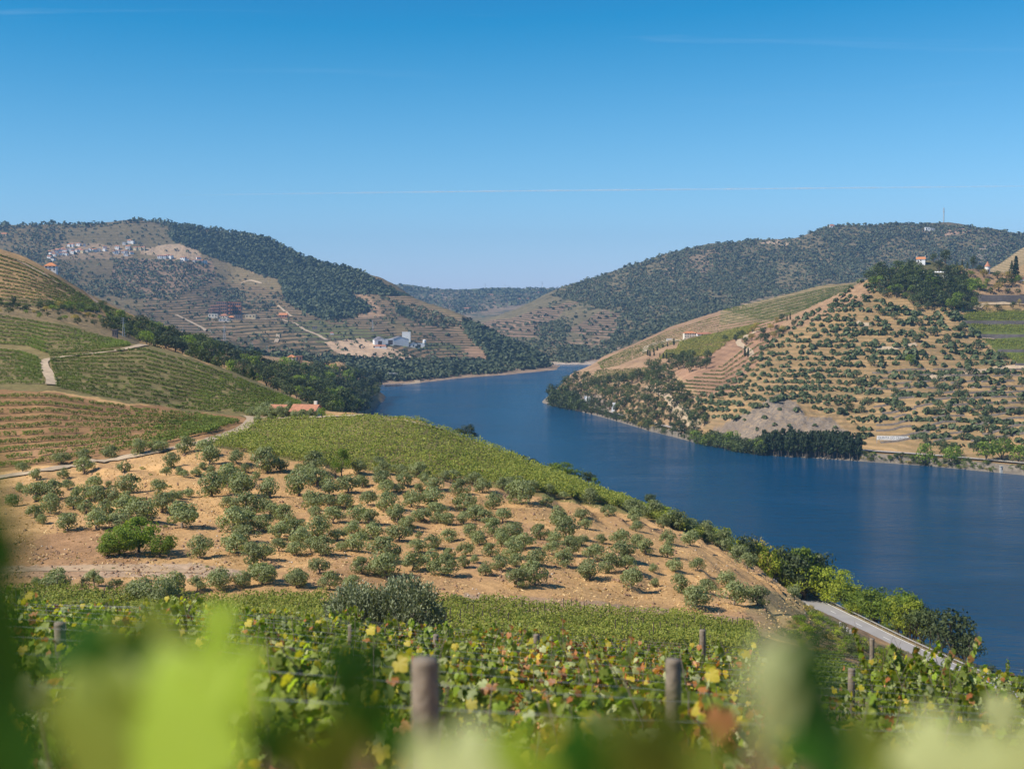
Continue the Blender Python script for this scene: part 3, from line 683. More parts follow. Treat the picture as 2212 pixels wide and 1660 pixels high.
# plain far below and beyond everything, so the ground reaches the horizon
me = np_mesh('valley_floor', [(-60000, -3000, -14), (60000, -3000, -14), (60000, 90000, -14), (-60000, 90000, -14)], [(0, 1, 2, 3)],
             mats=[simple_mat('valley_floor', (.2, .16, .09), noise=.3, scale=.002)])
link('valley_floor', me)['kind'] = 'structure'

# ------------------------------------------------------------ river
def water_mat():
    m, t, b = new_mat('river_water'); L = t.links.new
    b.inputs['Base Color'].default_value = (.003, .055, .125, 1)
    b.inputs['Roughness'].default_value = .10; b.inputs['IOR'].default_value = 1.33
    geo = N(t, 'ShaderNodeNewGeometry')
    mp = N(t, 'ShaderNodeMapping'); L(geo.outputs['Position'], mp.inputs['Vector'])
    mp.inputs['Rotation'].default_value = (0, 0, math.radians(28)); mp.inputs['Scale'].default_value = (.55, 1.35, 1)
    n1 = N(t, 'ShaderNodeTexNoise', Scale=.35, Detail=6.0, Roughness=.62); L(mp.outputs[0], n1.inputs['Vector'])
    n3 = N(t, 'ShaderNodeTexNoise', Scale=.11, Detail=4.0, Roughness=.6); L(mp.outputs[0], n3.inputs['Vector'])
    na = N(t, 'ShaderNodeMath', operation='MULTIPLY_ADD'); L(n3.outputs['Fac'], na.inputs[0]); na.inputs[1].default_value = 1.3; L(n1.outputs['Fac'], na.inputs[2])
    n2 = N(t, 'ShaderNodeTexNoise', Scale=.012, Detail=5.0, Roughness=.6, Distortion=1.2); L(mp.outputs[0], n2.inputs['Vector'])
    mr = N(t, 'ShaderNodeMapRange'); L(n2.outputs['Fac'], mr.inputs['Value'])
    mr.inputs['From Min'].default_value = .35; mr.inputs['From Max'].default_value = .65
    mr.inputs['To Min'].default_value = .35; mr.inputs['To Max'].default_value = 1.0
    bp = N(t, 'ShaderNodeBump', Distance=2.6); L(na.outputs[0], bp.inputs['Height']); L(mr.outputs[0], bp.inputs['Strength'])
    L(bp.outputs[0], b.inputs['Normal'])
    mr2 = N(t, 'ShaderNodeMapRange'); L(n2.outputs['Fac'], mr2.inputs['Value'])
    mr2.inputs['From Min'].default_value = .3; mr2.inputs['From Max'].default_value = .7
    mr2.inputs['To Min'].default_value = .07; mr2.inputs['To Max'].default_value = .20
    L(mr2.outputs[0], b.inputs['Roughness'])
    return m
xs = np.linspace(-600, 2600, 60); ys = np.concatenate([np.linspace(60, 1400, 60), np.linspace(1450, 3600, 25)])
GX, GY = np.meshgrid(xs, ys, indexing='ij'); V = np.stack([GX, GY, GX * 0], 2).reshape(-1, 3)
idx = np.arange(len(xs) * len(ys)).reshape(len(xs), len(ys))
F = np.stack([idx[:-1, :-1], idx[1:, :-1], idx[1:, 1:], idx[:-1, 1:]], 2).reshape(-1, 4)
link('river', np_mesh('river', V, F, mats=[water_mat()]))['kind'] = 'structure'
# ------------------------------------------------------------ foliage
def leaf_quads(P, size, rng, nrm=None, asp=.55, jit=.35):
    """one small folded-flat leaf (rhomb) at every point; returns V, F"""
    n = len(P)
    a = rng.normal(size=(n, 3)); a /= np.linalg.norm(a, axis=1)[:, None] + 1e-9
    if nrm is not None:
        nn = nrm + rng.normal(size=(n, 3)) * .55; nn /= np.linalg.norm(nn, axis=1)[:, None] + 1e-9
        a = np.cross(nn, a); a /= np.linalg.norm(a, axis=1)[:, None] + 1e-9
        b = np.cross(nn, a)
    else:
        b = rng.normal(size=(n, 3)); b = np.cross(a, b); b /= np.linalg.norm(b, axis=1)[:, None] + 1e-9
    s = (size * (1 + rng.uniform(-jit, jit, n)))[:, None] * .5
    V = np.stack([P - a * s, P - b * s * asp + a * s * .1, P + a * s, P + b * s * asp + a * s * .1], 1).reshape(-1, 3)
    return V, np.arange(4 * n).reshape(n, 4)
def crown_points(rng, rx, rz, ncl, nl, cz, cr=.38, flat=.25, low=-.75):
    """leaf positions: clumps spread over a lumpy crown, with their outward directions"""
    d = rng.normal(size=(ncl, 3)); d /= np.linalg.norm(d, axis=1)[:, None]
    d[:, 2] = np.where(d[:, 2] < low, -d[:, 2], d[:, 2])
    r = rng.uniform(.45, .95, ncl) ** .6
    Cc = d * r[:, None] * np.array([rx, rx, rz]) * .78; Cc[:, 2] += cz
    k = rng.integers(0, ncl, nl); e = rng.normal(size=(nl, 3)); e /= np.linalg.norm(e, axis=1)[:, None]
    rad = cr * rx * rng.uniform(.55, 1.25, ncl)[k] * rng.uniform(.6, 1.0, nl) ** .5
    P = Cc[k] + e * rad[:, None] * np.array([1, 1, 1 - flat])
    out = P - np.array([0, 0, cz]); out /= np.linalg.norm(out, axis=1)[:, None] + 1e-9
    return P, .6 * out + .6 * e, Cc
def trunk_mb(rng, h, spread, r, targets, n=6, lean=.1):
    mb = MB(); fork = Vector((rng.normal() * lean * h, rng.normal() * lean * h, h))
    mb.tube([(0, 0, -.35), (fork.x * .35, fork.y * .2, h * .5), tuple(fork)], [r * 1.35, r, r * .9], n)
    for tg in targets:
        tg = Vector(tg); mid = fork.lerp(tg, .5) + Vector((rng.normal() * .06, rng.normal() * .06, .08)) * spread
        mb.tube([tuple(fork), tuple(mid), tuple(tg)], [r * .65, r * .42, r * .15], 5, cap=False)
    return mb
BARK = simple_mat('olive_bark', (.20, .16, .12), noise=.4, scale=9)
BARKD = simple_mat('dark_bark', (.11, .085, .06), noise=.4, scale=6)
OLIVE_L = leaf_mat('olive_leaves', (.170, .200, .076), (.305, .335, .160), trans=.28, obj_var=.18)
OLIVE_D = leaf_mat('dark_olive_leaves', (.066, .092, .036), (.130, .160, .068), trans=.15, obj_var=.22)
LEAF_MID = leaf_mat('broad_leaves', (.050, .075, .022), (.120, .150, .045), trans=.25, obj_var=.3)
LEAF_DK = leaf_mat('dark_leaves', (.034, .054, .018), (.088, .110, .040), trans=.15, obj_var=.3)
LEAF_YL = leaf_mat('yellow_green_leaves', (.20, .27, .028), (.42, .45, .05), trans=.35, obj_var=.2)
LEAF_GR = leaf_mat('fresh_green_leaves', (.095, .155, .02), (.24, .31, .042), trans=.35, obj_var=.2)
LEAF_OR = leaf_mat('yellowing_leaves', (.30, .25, .06), (.42, .32, .09), trans=.3, obj_var=.25)
LEAF_GY = leaf_mat('grey_twigs', (.20, .17, .13), (.30, .25, .19), trans=.1, obj_var=.2)
CYP = leaf_mat('cypress_leaves', (.014, .030, .012), (.035, .060, .025), trans=.1, obj_var=.2)
GROVE = leaf_mat('grove_leaves', (.018, .034, .012), (.050, .075, .028), trans=.12, obj_var=.15)

def olive_proto(seed, mat, bark, nl=1500, ls=.078, multi=True, w=1.0):
    """crown one metre wide, standing on its trunk"""
    rng = np.random.default_rng(seed)
    P, nr, Cc = crown_points(rng, .52 * w, .38 + .05 * rng.random(), 15 + seed % 5, nl, .43, cr=.43, low=-.85)
    V, F = leaf_quads(P, ls, rng, nr)
    crown = np_mesh('crown', V, F, mats=[mat])
    tg = [tuple(c) for c in Cc[:4 if multi else 2]]
    trunk = trunk_mb(rng, .18, .5, .035 + .01 * rng.random(), tg, 5).mesh('trunk', [bark], True)
    return crown, trunk
def tree_proto(seed, mat, bark, w=1.0, h=1.0, nl=900, ls=.07, ncl=22, trunk_h=.12, cr=.38, flat=.2):
    """crown of width w in a tree of height h"""
    rng = np.random.default_rng(seed); rz = (h - trunk_h * .8) / 2
    P, nr, Cc = crown_points(rng, w / 2, rz, ncl, nl, h - rz, cr=cr, flat=flat)
    V, F = leaf_quads(P, ls, rng, nr)
    crown = np_mesh('crown', V, F, mats=[mat])
    trunk = trunk_mb(rng, trunk_h, .5, .035 * h, [tuple(c) for c in Cc[:5]], 6, .05).mesh('trunk', [bark], True)
    return crown, trunk
def spire_proto(seed, mat, w=.16, nl=700, ls=.045, cone=False):
    rng = np.random.default_rng(seed); z = rng.uniform(0, 1, nl) ** (.8)
    a = rng.uniform(0, 2 * PI, nl)
    prof = (np.minimum(z * 6, 1) * (1 - z) ** (.55 if not cone else .95)) * (1 + .12 * np.sin(a * 3 + z * 20) + (.25 * np.sin(z * 55) if cone else 0))
    r = w / 2 * prof * rng.uniform(.75, 1, nl)
    P = np.stack([np.cos(a) * r, np.sin(a) * r, .04 + z * .96], 1)
    nr = np.stack([np.cos(a), np.sin(a), .3 + 0 * a], 1)
    V, F = leaf_quads(P, ls, rng, nr)
    mb = MB(); mb.tube([(0, 0, -.06), (0, 0, .5), (0, 0, .9)], [.018, .014, .004], 5)
    return np_mesh('crown', V, F, mats=[mat]), mb.mesh('trunk', [BARKD], True)
def plant(name, proto, loc, size, label, cat, group=None, rz=None, sz=None):
    o = link(name, None, loc=loc, rz=random.uniform(0, 6.28) if rz is None else rz, sc=(size, size, sz or size))
    link('crown', proto[0], o); link('trunk', proto[1], o)
    return props(o, label, cat, group)
def plant1(name, proto, loc, size, label, cat, group=None, sz=None):
    """far tree: one mesh, crown and trunk joined, too small for parts"""
    o = link(name, proto, loc=loc, rz=random.uniform(0, 6.28), sc=(size, size, sz or size))
    return props(o, label, cat, group)
def joined(proto, name):
    c, t_ = proto; mb = MB()
    mb.add([v.co[:] for v in c.vertices], [list(p.vertices) for p in c.polygons], 0)
    mb.add([v.co[:] for v in t_.vertices], [list(p.vertices) for p in t_.polygons], 1)
    return mb.mesh(name, [c.materials[0], t_.materials[0]])
ORD = ['first', 'second', 'third', 'fourth', 'fifth', 'sixth', 'seventh', 'eighth', 'ninth', 'tenth', 'eleventh', 'twelfth', 'thirteenth', 'fourteenth', 'fifteenth', 'sixteenth', 'seventeenth', 'eighteenth', 'nineteenth', 'twentieth']
def ordn(i):
    if i < 20: return ORD[i]
    i += 1; return '%d%s' % (i, 'th' if 10 <= i % 100 <= 20 else {1: 'st', 2: 'nd', 3: 'rd'}.get(i % 10, 'th'))
def by_bands(items, bandh):
    """order surveyed points into belts (top to bottom) and left to right inside a belt"""
    items = sorted(items, key=lambda q: q[1]); out = []; cur = []; y0 = None
    for it in items:
        if y0 is None or it[1] - y0 > bandh:
            if cur: out.append(sorted(cur))
            cur = []; y0 = it[1]
        cur.append(it)
    if cur: out.append(sorted(cur))
    return out

# ---- olives of the near slope, surveyed from the photograph (centre x, centre y, crown width)
s1 = [(190,780,90),(305,845,90),(510,700,115),(530,830,90),(700,680,105),(700,775,125),(925,660,110),(1030,775,95),(1145,620,120),(1290,600,110),(1350,605,90),(1530,605,130),(1690,610,125),(1735,690,145),(1420,735,110),(1380,815,75),(1480,810,70),(1525,830,65),(1630,815,80),(1685,770,60),(1745,795,65),(1910,760,55),(1960,690,105),(2035,785,65),(335,935,80),(445,975,150),(295,1000,150),(565,920,90),(160,945,70),(780,910,120),(900,915,50),(1080,925,160),(1315,935,120),(110,1050,110),(690,1000,140),(610,1060,120),(820,1015,130),(940,1020,130),(1060,1040,100),(1430,1030,100),(1495,1010,70),(1565,990,75),(1245,1045,30),(1755,930,200),(1895,850,170),(2010,940,170),(290,1140,120),(420,1100,150),(345,1210,80),(555,1240,150),(715,1110,120),(870,1140,150),(800,1230,150),(1050,1110,170),(1160,1160,190),(1350,1080,160),(980,1220,150),(1515,1180,230),(2050,1090,220),(1900,1080,110),(1930,1230,200),(2060,1240,150),(2040,1330,160),(1960,1410,190),(1655,1455,165),(2080,1520,170),(2180,1480,150),(2140,380,55)]
s2 = [(225,740,190),(330,765,110),(130,850,65),(500,770,70),(615,740,160),(740,945,150),(250,965,150),(490,930,190),(640,860,160),(560,820,130),(900,925,150),(1010,890,110),(985,780,110),(1175,790,110),(1150,735,90),(1170,880,130),(1220,940,120),(1325,950,70),(1365,880,110),(1285,790,60),(1340,815,80),(1485,810,130),(1480,940,70),(1530,870,100),(1610,920,120),(1705,860,80),(1765,840,80),(1935,885,110),(1830,960,130),(2010,930,130),(2060,945,120),(2180,920,100),(600,1070,160),(745,1060,120),(870,1065,130),(1060,1040,130),(1215,1070,150),(1425,1045,140),(1600,1035,160),(1860,1070,150),(2100,1065,130),(220,1090,90),(265,1140,130),(370,1180,140),(630,1150,100),(775,1180,140),(205,1250,140),(430,1270,180),(985,1175,140),(1080,1200,130),(1310,1180,140),(1400,1250,120),(1505,1170,130),(1630,1120,130),(1635,1205,90),(1730,1205,110),(1855,1210,90),(1945,1160,140),(2030,1190,110),(2180,1180,120),(330,1310,140),(500,1360,160),(640,1310,170),(810,1330,120),(930,1280,130),(1090,1310,150),(1320,1320,160),(1480,1340,50),(1725,1345,110),(1920,1310,110),(1985,1370,120),(2110,1290,140),(2170,1390,100),(325,1420,120),(470,1450,120),(590,1430,110),(700,1440,160),(840,1430,90),(985,1410,150),(1215,1470,220),(1460,1430,130),(1590,1410,110),(1740,1500,80),(1870,1460,110),(2080,1470,110),(180,1480,150),(660,1600,130),(1010,1600,140),(1210,1600,200),(1430,1570,150),(1590,1540,160),(1690,1600,170),(1860,1570,90),(1940,1540,70),(2040,1620,120),(2150,1570,130),(180,1640,160),(250,365,50),(340,350,45),(440,330,50),(530,310,60),(230,290,130),(330,290,90),(400,300,110)]
s4 = [(1575,285,150),(1650,230,80),(1560,185,70),(1745,325,80),(1760,250,70),(1870,290,60),(2050,305,100),(1480,425,140),(1825,440,120),(1990,420,90),(2020,490,70),(1890,520,140),(1710,550,100),(1525,530,120),(1800,575,90),(1920,600,60),(1995,600,80),(2130,590,70),(1590,610,120),(1510,670,130),(1540,740,100),(1785,660,90),(1905,650,110),(1860,730,110),(1690,720,120),(2080,690,120),(2180,770,130),(1555,870,130),(1670,840,150),(2050,810,140),(1500,215,80),(1440,560,90)]
s5 = [(110,290,60),(240,270,90),(245,320,70),(335,290,80),(250,365,60),(390,350,60),(410,430,70),(380,320,90),(450,340,90),(520,370,80),(525,430,80),(600,380,80),(610,420,60),(690,450,90),(730,460,70),(170,430,80),(300,480,70),(255,440,60),(410,495,70),(175,500,100),(200,560,80),(445,565,70),(560,565,60),(350,655,45),(335,580,40),(225,640,100),(465,665,80),(610,670,80),(550,735,110),(710,640,80),(745,715,115),(865,725,100),(765,510,80),(810,545,80),(850,515,70),(905,550,90),(1010,610,90),(1090,650,110),(1050,705,70)]
s3 = [(380,890,190),(650,870,120),(250,885,70),(1000,965,220),(1110,985,230),(1180,900,180),(920,940,110),(1365,905,110),(1515,880,170),(1665,870,130),(1815,840,165),(2035,860,130)]
def conv(lst, ox, oy, k): return [(ox + k * x, oy + k * y, k * w) for x, y, w in lst]
pts = conv(s1, 0, 806.4, .2604) + conv(s2, 518.4, 806.4, .2604) + conv(s4, 633.6, 979.2, .31248) + conv(s5, 1267.2, 979.2, .42706)
low = conv(s3, 0, 979.2, .31248) + [(640, 1251, 44), (712, 1256, 42), (760, 1262, 40), (985, 1298, 30)]
OP = [olive_proto(100 + k, OLIVE_L, BARK) for k in range(8)]
OPR = [olive_proto(120 + k, OLIVE_L, BARK, nl=2000, w=1.08) for k in range(4)]
# drop near-duplicates
uniq = []
for p in pts:
    if all((p[0] - q[0]) ** 2 + (p[1] - q[1]) ** 2 > (.38 * min(p[2], q[2]) + 4) ** 2 for q in uniq): uniq.append(p)
arr = np.array(uniq)
H = near.hit(arr[:, 0], arr[:, 1] + arr[:, 2] * .44, 142, 345)
GN = 'olive trees on the near dry slope'
bad = 0
rows_ = by_bands([(x, y, w, k) for k, (x, y, w) in enumerate(uniq)], 30)
for bi, row in enumerate(rows_):
    for ii, (x, y, w, k) in enumerate(row):
        P = H[k]
        if np.isnan(P[0]): bad += 1; continue
        size = w * P[1] / FP * 1.38
        pr = random.choice(OP if w < 44 else OPR + OP)
        kind = 'large round' if w > 45 else ('small young' if w < 19 else ('medium' if w > 30 else 'slender'))
        lab = '%s grey-green olive, %s from left in the %s belt down the near dry slope' % (kind, ordn(ii), ordn(bi))
        plant('olive_tree', pr, (P[0], P[1], P[2] - .05 * size), size, lab, 'olive tree', GN, sz=size * random.uniform(.88, 1.08))
lw = np.array(low); H = near.hit(lw[:, 0], lw[:, 1] + lw[:, 2] * .38, 100, 160)
for k, (x, y, w) in enumerate(sorted(low)):
    P = H[low.index((x, y, w))]
    if np.isnan(P[0]): bad += 1; continue
    size = w * P[1] / FP * 1.1
    plant('olive_tree', random.choice(OPR), tuple(P), size, 'full olive tree between the vineyard and the cut bank, %s from the left' % ordn(k), 'olive tree', 'olive trees along the foot of the slope')
print('olives', len(uniq), 'missed', bad)

# ---- other trees by the near slope: (x, y of crown centre, width px, height px, kind, label)
P_DK = [tree_proto(200 + k, LEAF_DK, BARKD, .95, 1, nl=1000) for k in range(4)]
P_MD = [tree_proto(210 + k, LEAF_MID, BARKD, 1.0, 1, nl=1000) for k in range(4)]
P_YL = [tree_proto(220 + k, LEAF_YL, BARKD, 1.1, 1, nl=1500, ls=.055, ncl=26, cr=.26) for k in range(4)]
def dense_proto(seed, mat):
    rng = np.random.default_rng(seed); P, nr, Cc = crown_points(rng, .5, .42, 34, 3600, .42, cr=.30, flat=.1, low=-.95); k = P[:, 2] > .0; V, F = leaf_quads(P[k], .05, rng, nr[k])
    return np_mesh('crown', V, F, mats=[mat]), trunk_mb(rng, .1, .4, .03, [tuple(c) for c in Cc[:4]], 6).mesh('trunk', [BARKD], True)
P_GR = [tree_proto(230 + k, LEAF_GR, BARKD, 1.05, 1, nl=1500, ls=.055, ncl=24, cr=.28) for k in range(4)]
P_OR = [tree_proto(240 + k, LEAF_OR, BARKD, 1.0, 1, nl=700, ls=.06) for k in range(2)]
P_GY = [tree_proto(250, LEAF_GY, BARKD, 1.0, 1, nl=420, ls=.05, cr=.3)]
P_CY = [spire_proto(260 + k, CYP) for k in range(3)]
P_CN = [spire_proto(270, LEAF_DK, w=.5, nl=1100, ls=.05, cone=True)]
P_FG = [dense_proto(280 + k, LEAF_GR) for k in range(3)]
KN = dict(fg=P_FG, dk=P_DK, md=P_MD, yl=P_YL, gr=P_GR, gy=P_GY, cy=P_CY, cn=P_CN, ol=OPR)
KN['or'] = P_OR
def trees_at(sheet, lst, ymin, ymax, group=None, name='broadleaf_tree', cat='tree', stand=None):
    a = np.array([(q[0], q[1] + q[3] * .46) for q in lst], float)
    Hh = sheet.hit(a[:, 0], a[:, 1], ymin, ymax)
    for q, P in zip(lst, Hh):
        x, y, w, h, kd, lab = q[:6]
        if np.isnan(P[0]):
            if stand is None or len(q) < 7 and stand is None: print('tree missed', q[:6]); continue
            Yv = stand; u, dy, dz = ray(x, y + h * .46); t_ = Yv / dy; P = (u * t_, Yv, float(sheet.z(u * t_, Yv)))
        k = P[1] / FP
        pr = random.choice(KN[kd]); hw = {'cy': 1 / .16, 'cn': 2.0}.get(kd, 1.0)
        sx = w * k * hw; szz = h * k * 1.04
        plant(name, pr, tuple(P), sx, lab, cat, group, sz=szz)
trees_at(near, [
 (258, 1160, 96, 84, 'fg', 'dense green fig tree, left part of the clump on the dry slope'),
 (300, 1148, 112, 96, 'fg', 'dense green fig tree, tallest in the clump on the dry slope'),
 (345, 1172, 80, 62, 'fg', 'dense green fig tree, right part of the clump above the pale dirt track'),
 (236, 1180, 60, 46, 'fg', 'low green bush at the left foot of the fig clump'),
 (308, 1152, 34, 46, 'gy', 'bare grey twiggy tree leaning in the fig clump')], 140, 200, name='fig_tree')
trees_at(near, [
 (738, 1000, 50, 62, 'gr', 'tall green willow-like tree at the edge of the bright vineyard'),
 (725, 1015, 32, 36, 'gr', 'small green bush at the left foot of the tall tree by the vineyard'),
 (696, 893, 26, 28, 'gr', 'leafy green tree against the end of the tiled farmhouse')], 200, 330)
trees_at(near, [
 (185, 1262, 30, 36, 'dk', 'dark thorny shrub behind the left vineyard posts'),
 (90, 1262, 26, 26, 'dk', 'dark low shrub at the far left of the vineyard edge'),
 (250, 1268, 55, 34, 'md', 'green bush between the round olives at the vineyard edge'),
 (190, 1282, 55, 22, 'ol', 'low blue-grey broom bush by the vineyard posts'),
 (1010, 1300, 44, 18, 'ol', 'low blue-grey bush on the pale cut bank')], 100, 165, name='bush', cat='bush')
# small green weeds on the slope
wd = [(814, 2), ] and [(618, 420), (985, 550), (370, 745), (412, 800), (2055, 930), (1470, 1020), (1720, 455), (1810, 860)]
wd = conv([(x, y, 28) for x, y in wd], 633.6, 979.2, .31248) + conv([(812, 828, 40), (1180, 790, 60), (510, 915, 40), (1370, 1270, 60), (1460, 1365, 45), (1720, 1600, 50), (940, 1608, 40), (640, 1523, 30), (1310, 1000, 45), (540, 1310, 40), (1250, 835, 40), (1410, 935, 45)], 0, 806.4, .2604)
Hh = near.hit([q[0] for q in wd], [q[1] + 2 for q in wd], 142, 300)
for k, (q, P) in enumerate(zip(wd, Hh)):
    if np.isnan(P[0]): continue
    plant('weed_tuft', random.choice(P_GR), (P[0], P[1], P[2] - .15), q[2] * P[1] / FP, 'tiny bright green weed tuft on the dry olive slope, %s surveyed from the right' % ordn(k), 'weed', 'green weed tufts on the dry slope', sz=q[2] * P[1] / FP * .6)

# ---- trees between the road and the river
rv = []
spec = [(1010,925,26,24,'dk'),(990,935,22,18,'md'),(1023,945,18,20,'dk'),
 (1215,1013,46,38,'gr'),(1240,1022,40,30,'gr'),(1268,1030,34,26,'md'),(1192,1008,24,22,'md'),(1285,1038,20,18,'gr'),
 (1405,1075,20,26,'dk'),(1150,998,22,14,'dk'),(1130,988,20,12,'dk'),
 (1440,1112,40,30,'yl'),(1420,1100,34,26,'gr'),(1465,1122,30,26,'yl'),(1500,1140,32,28,'md'),(1540,1150,40,36,'yl'),(1562,1150,24,34,'yl'),
 (1515,1130,20,20,'dk'),(1610,1165,24,32,'dk'),(1640,1170,28,30,'or'),(1600,1180,42,40,'yl'),(1630,1190,54,46,'yl'),(1590,1195,40,36,'yl'),(1665,1200,50,44,'yl'),(1690,1190,36,34,'dk'),
 (1735,1195,56,44,'dk'),(1765,1200,44,42,'dk'),(1725,1212,34,34,'or'),(1700,1225,60,52,'yl'),(1650,1225,46,44,'yl'),(1740,1240,80,66,'yl'),(1790,1250,84,70,'yl'),(1830,1270,66,60,'yl'),(1765,1270,70,56,'yl'),(1800,1290,70,56,'yl'),
 (1700,1255,50,50,'yl'),(1890,1300,80,70,'gr'),(1855,1300,60,56,'gr'),(1905,1330,76,70,'gr'),(1850,1325,50,40,'yl'),(1940,1290,44,54,'dk'),(1960,1300,44,50,'dk'),(1975,1320,50,60,'md'),(1990,1345,60,76,'md'),(2010,1350,56,80,'dk'),(1960,1365,44,50,'md'),(2062,1355,96,92,'dk'),(2035,1375,50,60,'dk'),(2085,1385,60,60,'dk'),(1925,1368,36,30,'gr')]
spec += [(q[0] + random.uniform(-14, 8), q[1] + random.uniform(6, 16), q[2] * .8, q[3] * .8, random.choice([q[4], 'yl', 'gr'])) for q in spec if 1400 < q[0] < 2000]
spec = [(q[0], q[1], q[2], q[3], 'gr' if (q[4] == 'dk' and 1690 < q[0] < 1995 and random.random() < .65) else q[4]) for q in spec]
spec += [(2100, 1396, 40, 60, 'dk'), (2075, 1410, 40, 40, 'md'), (2135, 1440, 30, 18, 'md'), (2165, 1455, 26, 14, 'md')]
names = dict(yl='yellow-green acacia-like', gr='fresh green', dk='dark evergreen', md='mid green')
names['or'] = 'autumn-tinged orange-green'
cnt = {}
for q in sorted(spec):
    cnt[q[4]] = cnt.get(q[4], 0) + 1
    rv.append((*q, '%s tree between road and river, %s such from the left' % (names[q[4]], ordn(cnt[q[4]] - 1))))
# their feet stand on the bank behind the crest: find depth from the crest line
def crest_Y(x): return float(np.interp(x, [900, 1040, 1150, 1300, 1430, 1560, 1650, 1760, 1850, 2000, 2212], [302, 298, 292, 288, 282, 278, 278, 278, 262, 238, 212]))
for (x, y, w, h, kd, lab) in rv:
    Yv = crest_Y(x) + (6 if x > 1750 else 2) + random.uniform(0, 3)
    u, dy, dz = ray(x, y - h / 2); top = HC + dz / dy * Yv; X = float(u) / float(dy) * Yv
    g = float(near.z(X, Yv)); k = Yv / FP
    hh = max(float(top) - g, h * k * .9)
    plant('broadleaf_tree', random.choice(KN[kd]), (X, Yv, g), max(w * k * 1.4, hh * .85), lab, 'tree', 'trees on the bank between road and river', sz=hh)
# ------------------------------------------------------------ vines in rows (middle distance)
def vine_mat(name, c1, c2, tr=.3): return leaf_mat(name, c1, c2, trans=tr, obj_var=.14)
V_DARK = vine_mat('vine_leaves_deep', (.090, .130, .018), (.190, .235, .038))
V_BRIGHT = vine_mat('vine_leaves_bright', (.115, .165, .020), (.33, .33, .06))
V_MIX = vine_mat('vine_leaves_mixed', (.10, .14, .025), (.36, .31, .07))
V_FARR = vine_mat('vine_leaves_far', (.09, .12, .03), (.17, .19, .055))
POSTM = simple_mat('weathered_wood', (.20, .160, .115), noise=.4, scale=12, bump=.4)
def row_line(sheet, xa, xb, yfun, ymin, ymax, step=3.0):
    xs = np.arange(xa, xb + .1, step)
    P = sheet.hit(xs, yfun(xs), ymin, ymax)
    ok = ~np.isnan(P[:, 0]); out = []; cur = []
    for i in range(len(xs)):
        if ok[i] and (not cur or abs(P[i][1] - cur[-1][1]) < max(6, .04 * P[i][1])): cur.append(P[i])
        else:
            if len(cur) > 4: out.append(np.array(cur))
            cur = [P[i]] if ok[i] else []
    if len(cur) > 4: out.append(np.array(cur))
    return max(out, key=len) if out else None
def vine_row_mesh(line, h, wd, per_m, ls, mat, seed, gaps=.12):
    rng = np.random.default_rng(seed)
    seg = np.linalg.norm(np.diff(line, axis=0), axis=1); cum = np.concatenate([[0], np.cumsum(seg)])
    n = int(cum[-1] * per_m)
    if n < 10: return None
    t = np.sort(rng.uniform(0, cum[-1], n)); g = vnoise(t / 1.6 + seed * 31.7, t * 0, seed)
    g2 = vnoise(t / .9 + seed * 7.7, t * 0, seed + 3)
    t = t[g > gaps]; g2 = g2[g > gaps]; n = len(t)
    B = np.stack([np.interp(t, cum, line[:, k]) for k in range(3)], 1)
    d = np.stack([np.interp(t, cum, np.gradient(line[:, k])) for k in range(2)], 1); d /= np.linalg.norm(d, axis=1)[:, None] + 1e-9
    hh = h * (.75 + .45 * g2)
    zz = rng.uniform(.18, 1, n) ** .8 * hh
    of = rng.normal(size=n) * wd * .35
    P = B + np.stack([-d[:, 1] * of, d[:, 0] * of, zz], 1)
    Vv, Ff = leaf_quads(P, ls, rng, np.tile([0, -.4, .7], (n, 1)), asp=.8)
    return np_mesh('vine_row', Vv, Ff, mats=[mat])
def vine_block(sheet, n, top, bot, ymin, ymax, h, wd, per_m, ls, mat, lab, group, xr=None, seed=0, power=1.0, side=None):
    tx, ty = zip(*top); bx, by = zip(*bot)
    for k in range(n):
        f = ((k + .5) / n) ** power
        def yf(x, f=f):
            a = np.interp(x, tx, ty); b = np.interp(x, bx, by); return a + (b - a) * f + fbm(x, x * 0 + k, 90, 2, 7) * 1.2
        xa = tx[0] + (bx[0] - tx[0]) * f; xb = tx[-1] + (bx[-1] - tx[-1]) * f
        line = row_line(sheet, xa, xb, yf, ymin, ymax)
        if line is None: continue
        me = vine_row_mesh(line, h, wd, per_m, ls, mat, seed + k)
        if me: props(link('vine_row', me), lab % ordn(k), 'vine row', group)
# rusty terraces with broad dry banks, far left of the track
vine_block(near, 10, [(-60, 852), (100, 850), (300, 884), (420, 897), (520, 914)], [(-60, 1022), (60, 1012), (200, 990), (330, 965), (470, 930)], 236, 335, 1.0, .6, 60, .27, V_DARK,
           'vine row on the rust-coloured left terraces, %s from the top', 'vine rows on the rust-coloured terraces', seed=10)
# dense dark terraces
vine_block(near, 13, [(105, 762), (200, 757), (310, 752), (400, 776), (500, 811), (600, 852), (650, 872)], [(122, 838), (200, 856), (300, 874), (380, 886), (430, 890), (480, 893), (560, 895), (655, 897)], 318, 450, .85, .45, 62, .28, V_DARK,
           'vine row curving over the dark green terraced spur, %s counted from the top', 'vine rows on the dark green spur', seed=60)
vine_block(near, 10, [(-60, 748), (40, 758), (88, 775)], [(-60, 845), (0, 843), (100, 838)], 330, 525, 1.0, .5, 44, .3, V_DARK,
           'vine row left of the sandy bend, %s counted from the top', 'vine rows left of the sandy bend', seed=80)
vine_block(near, 8, [(-60, 672), (60, 690), (130, 702), (200, 722), (276, 744)], [(-60, 742), (60, 750), (100, 766), (200, 758), (285, 748)], 330, 525, 1.0, .6, 44, .32, V_DARK,
           'vine row left of the winding sandy track, %s counted from the top', 'vine rows above the winding track', seed=90)
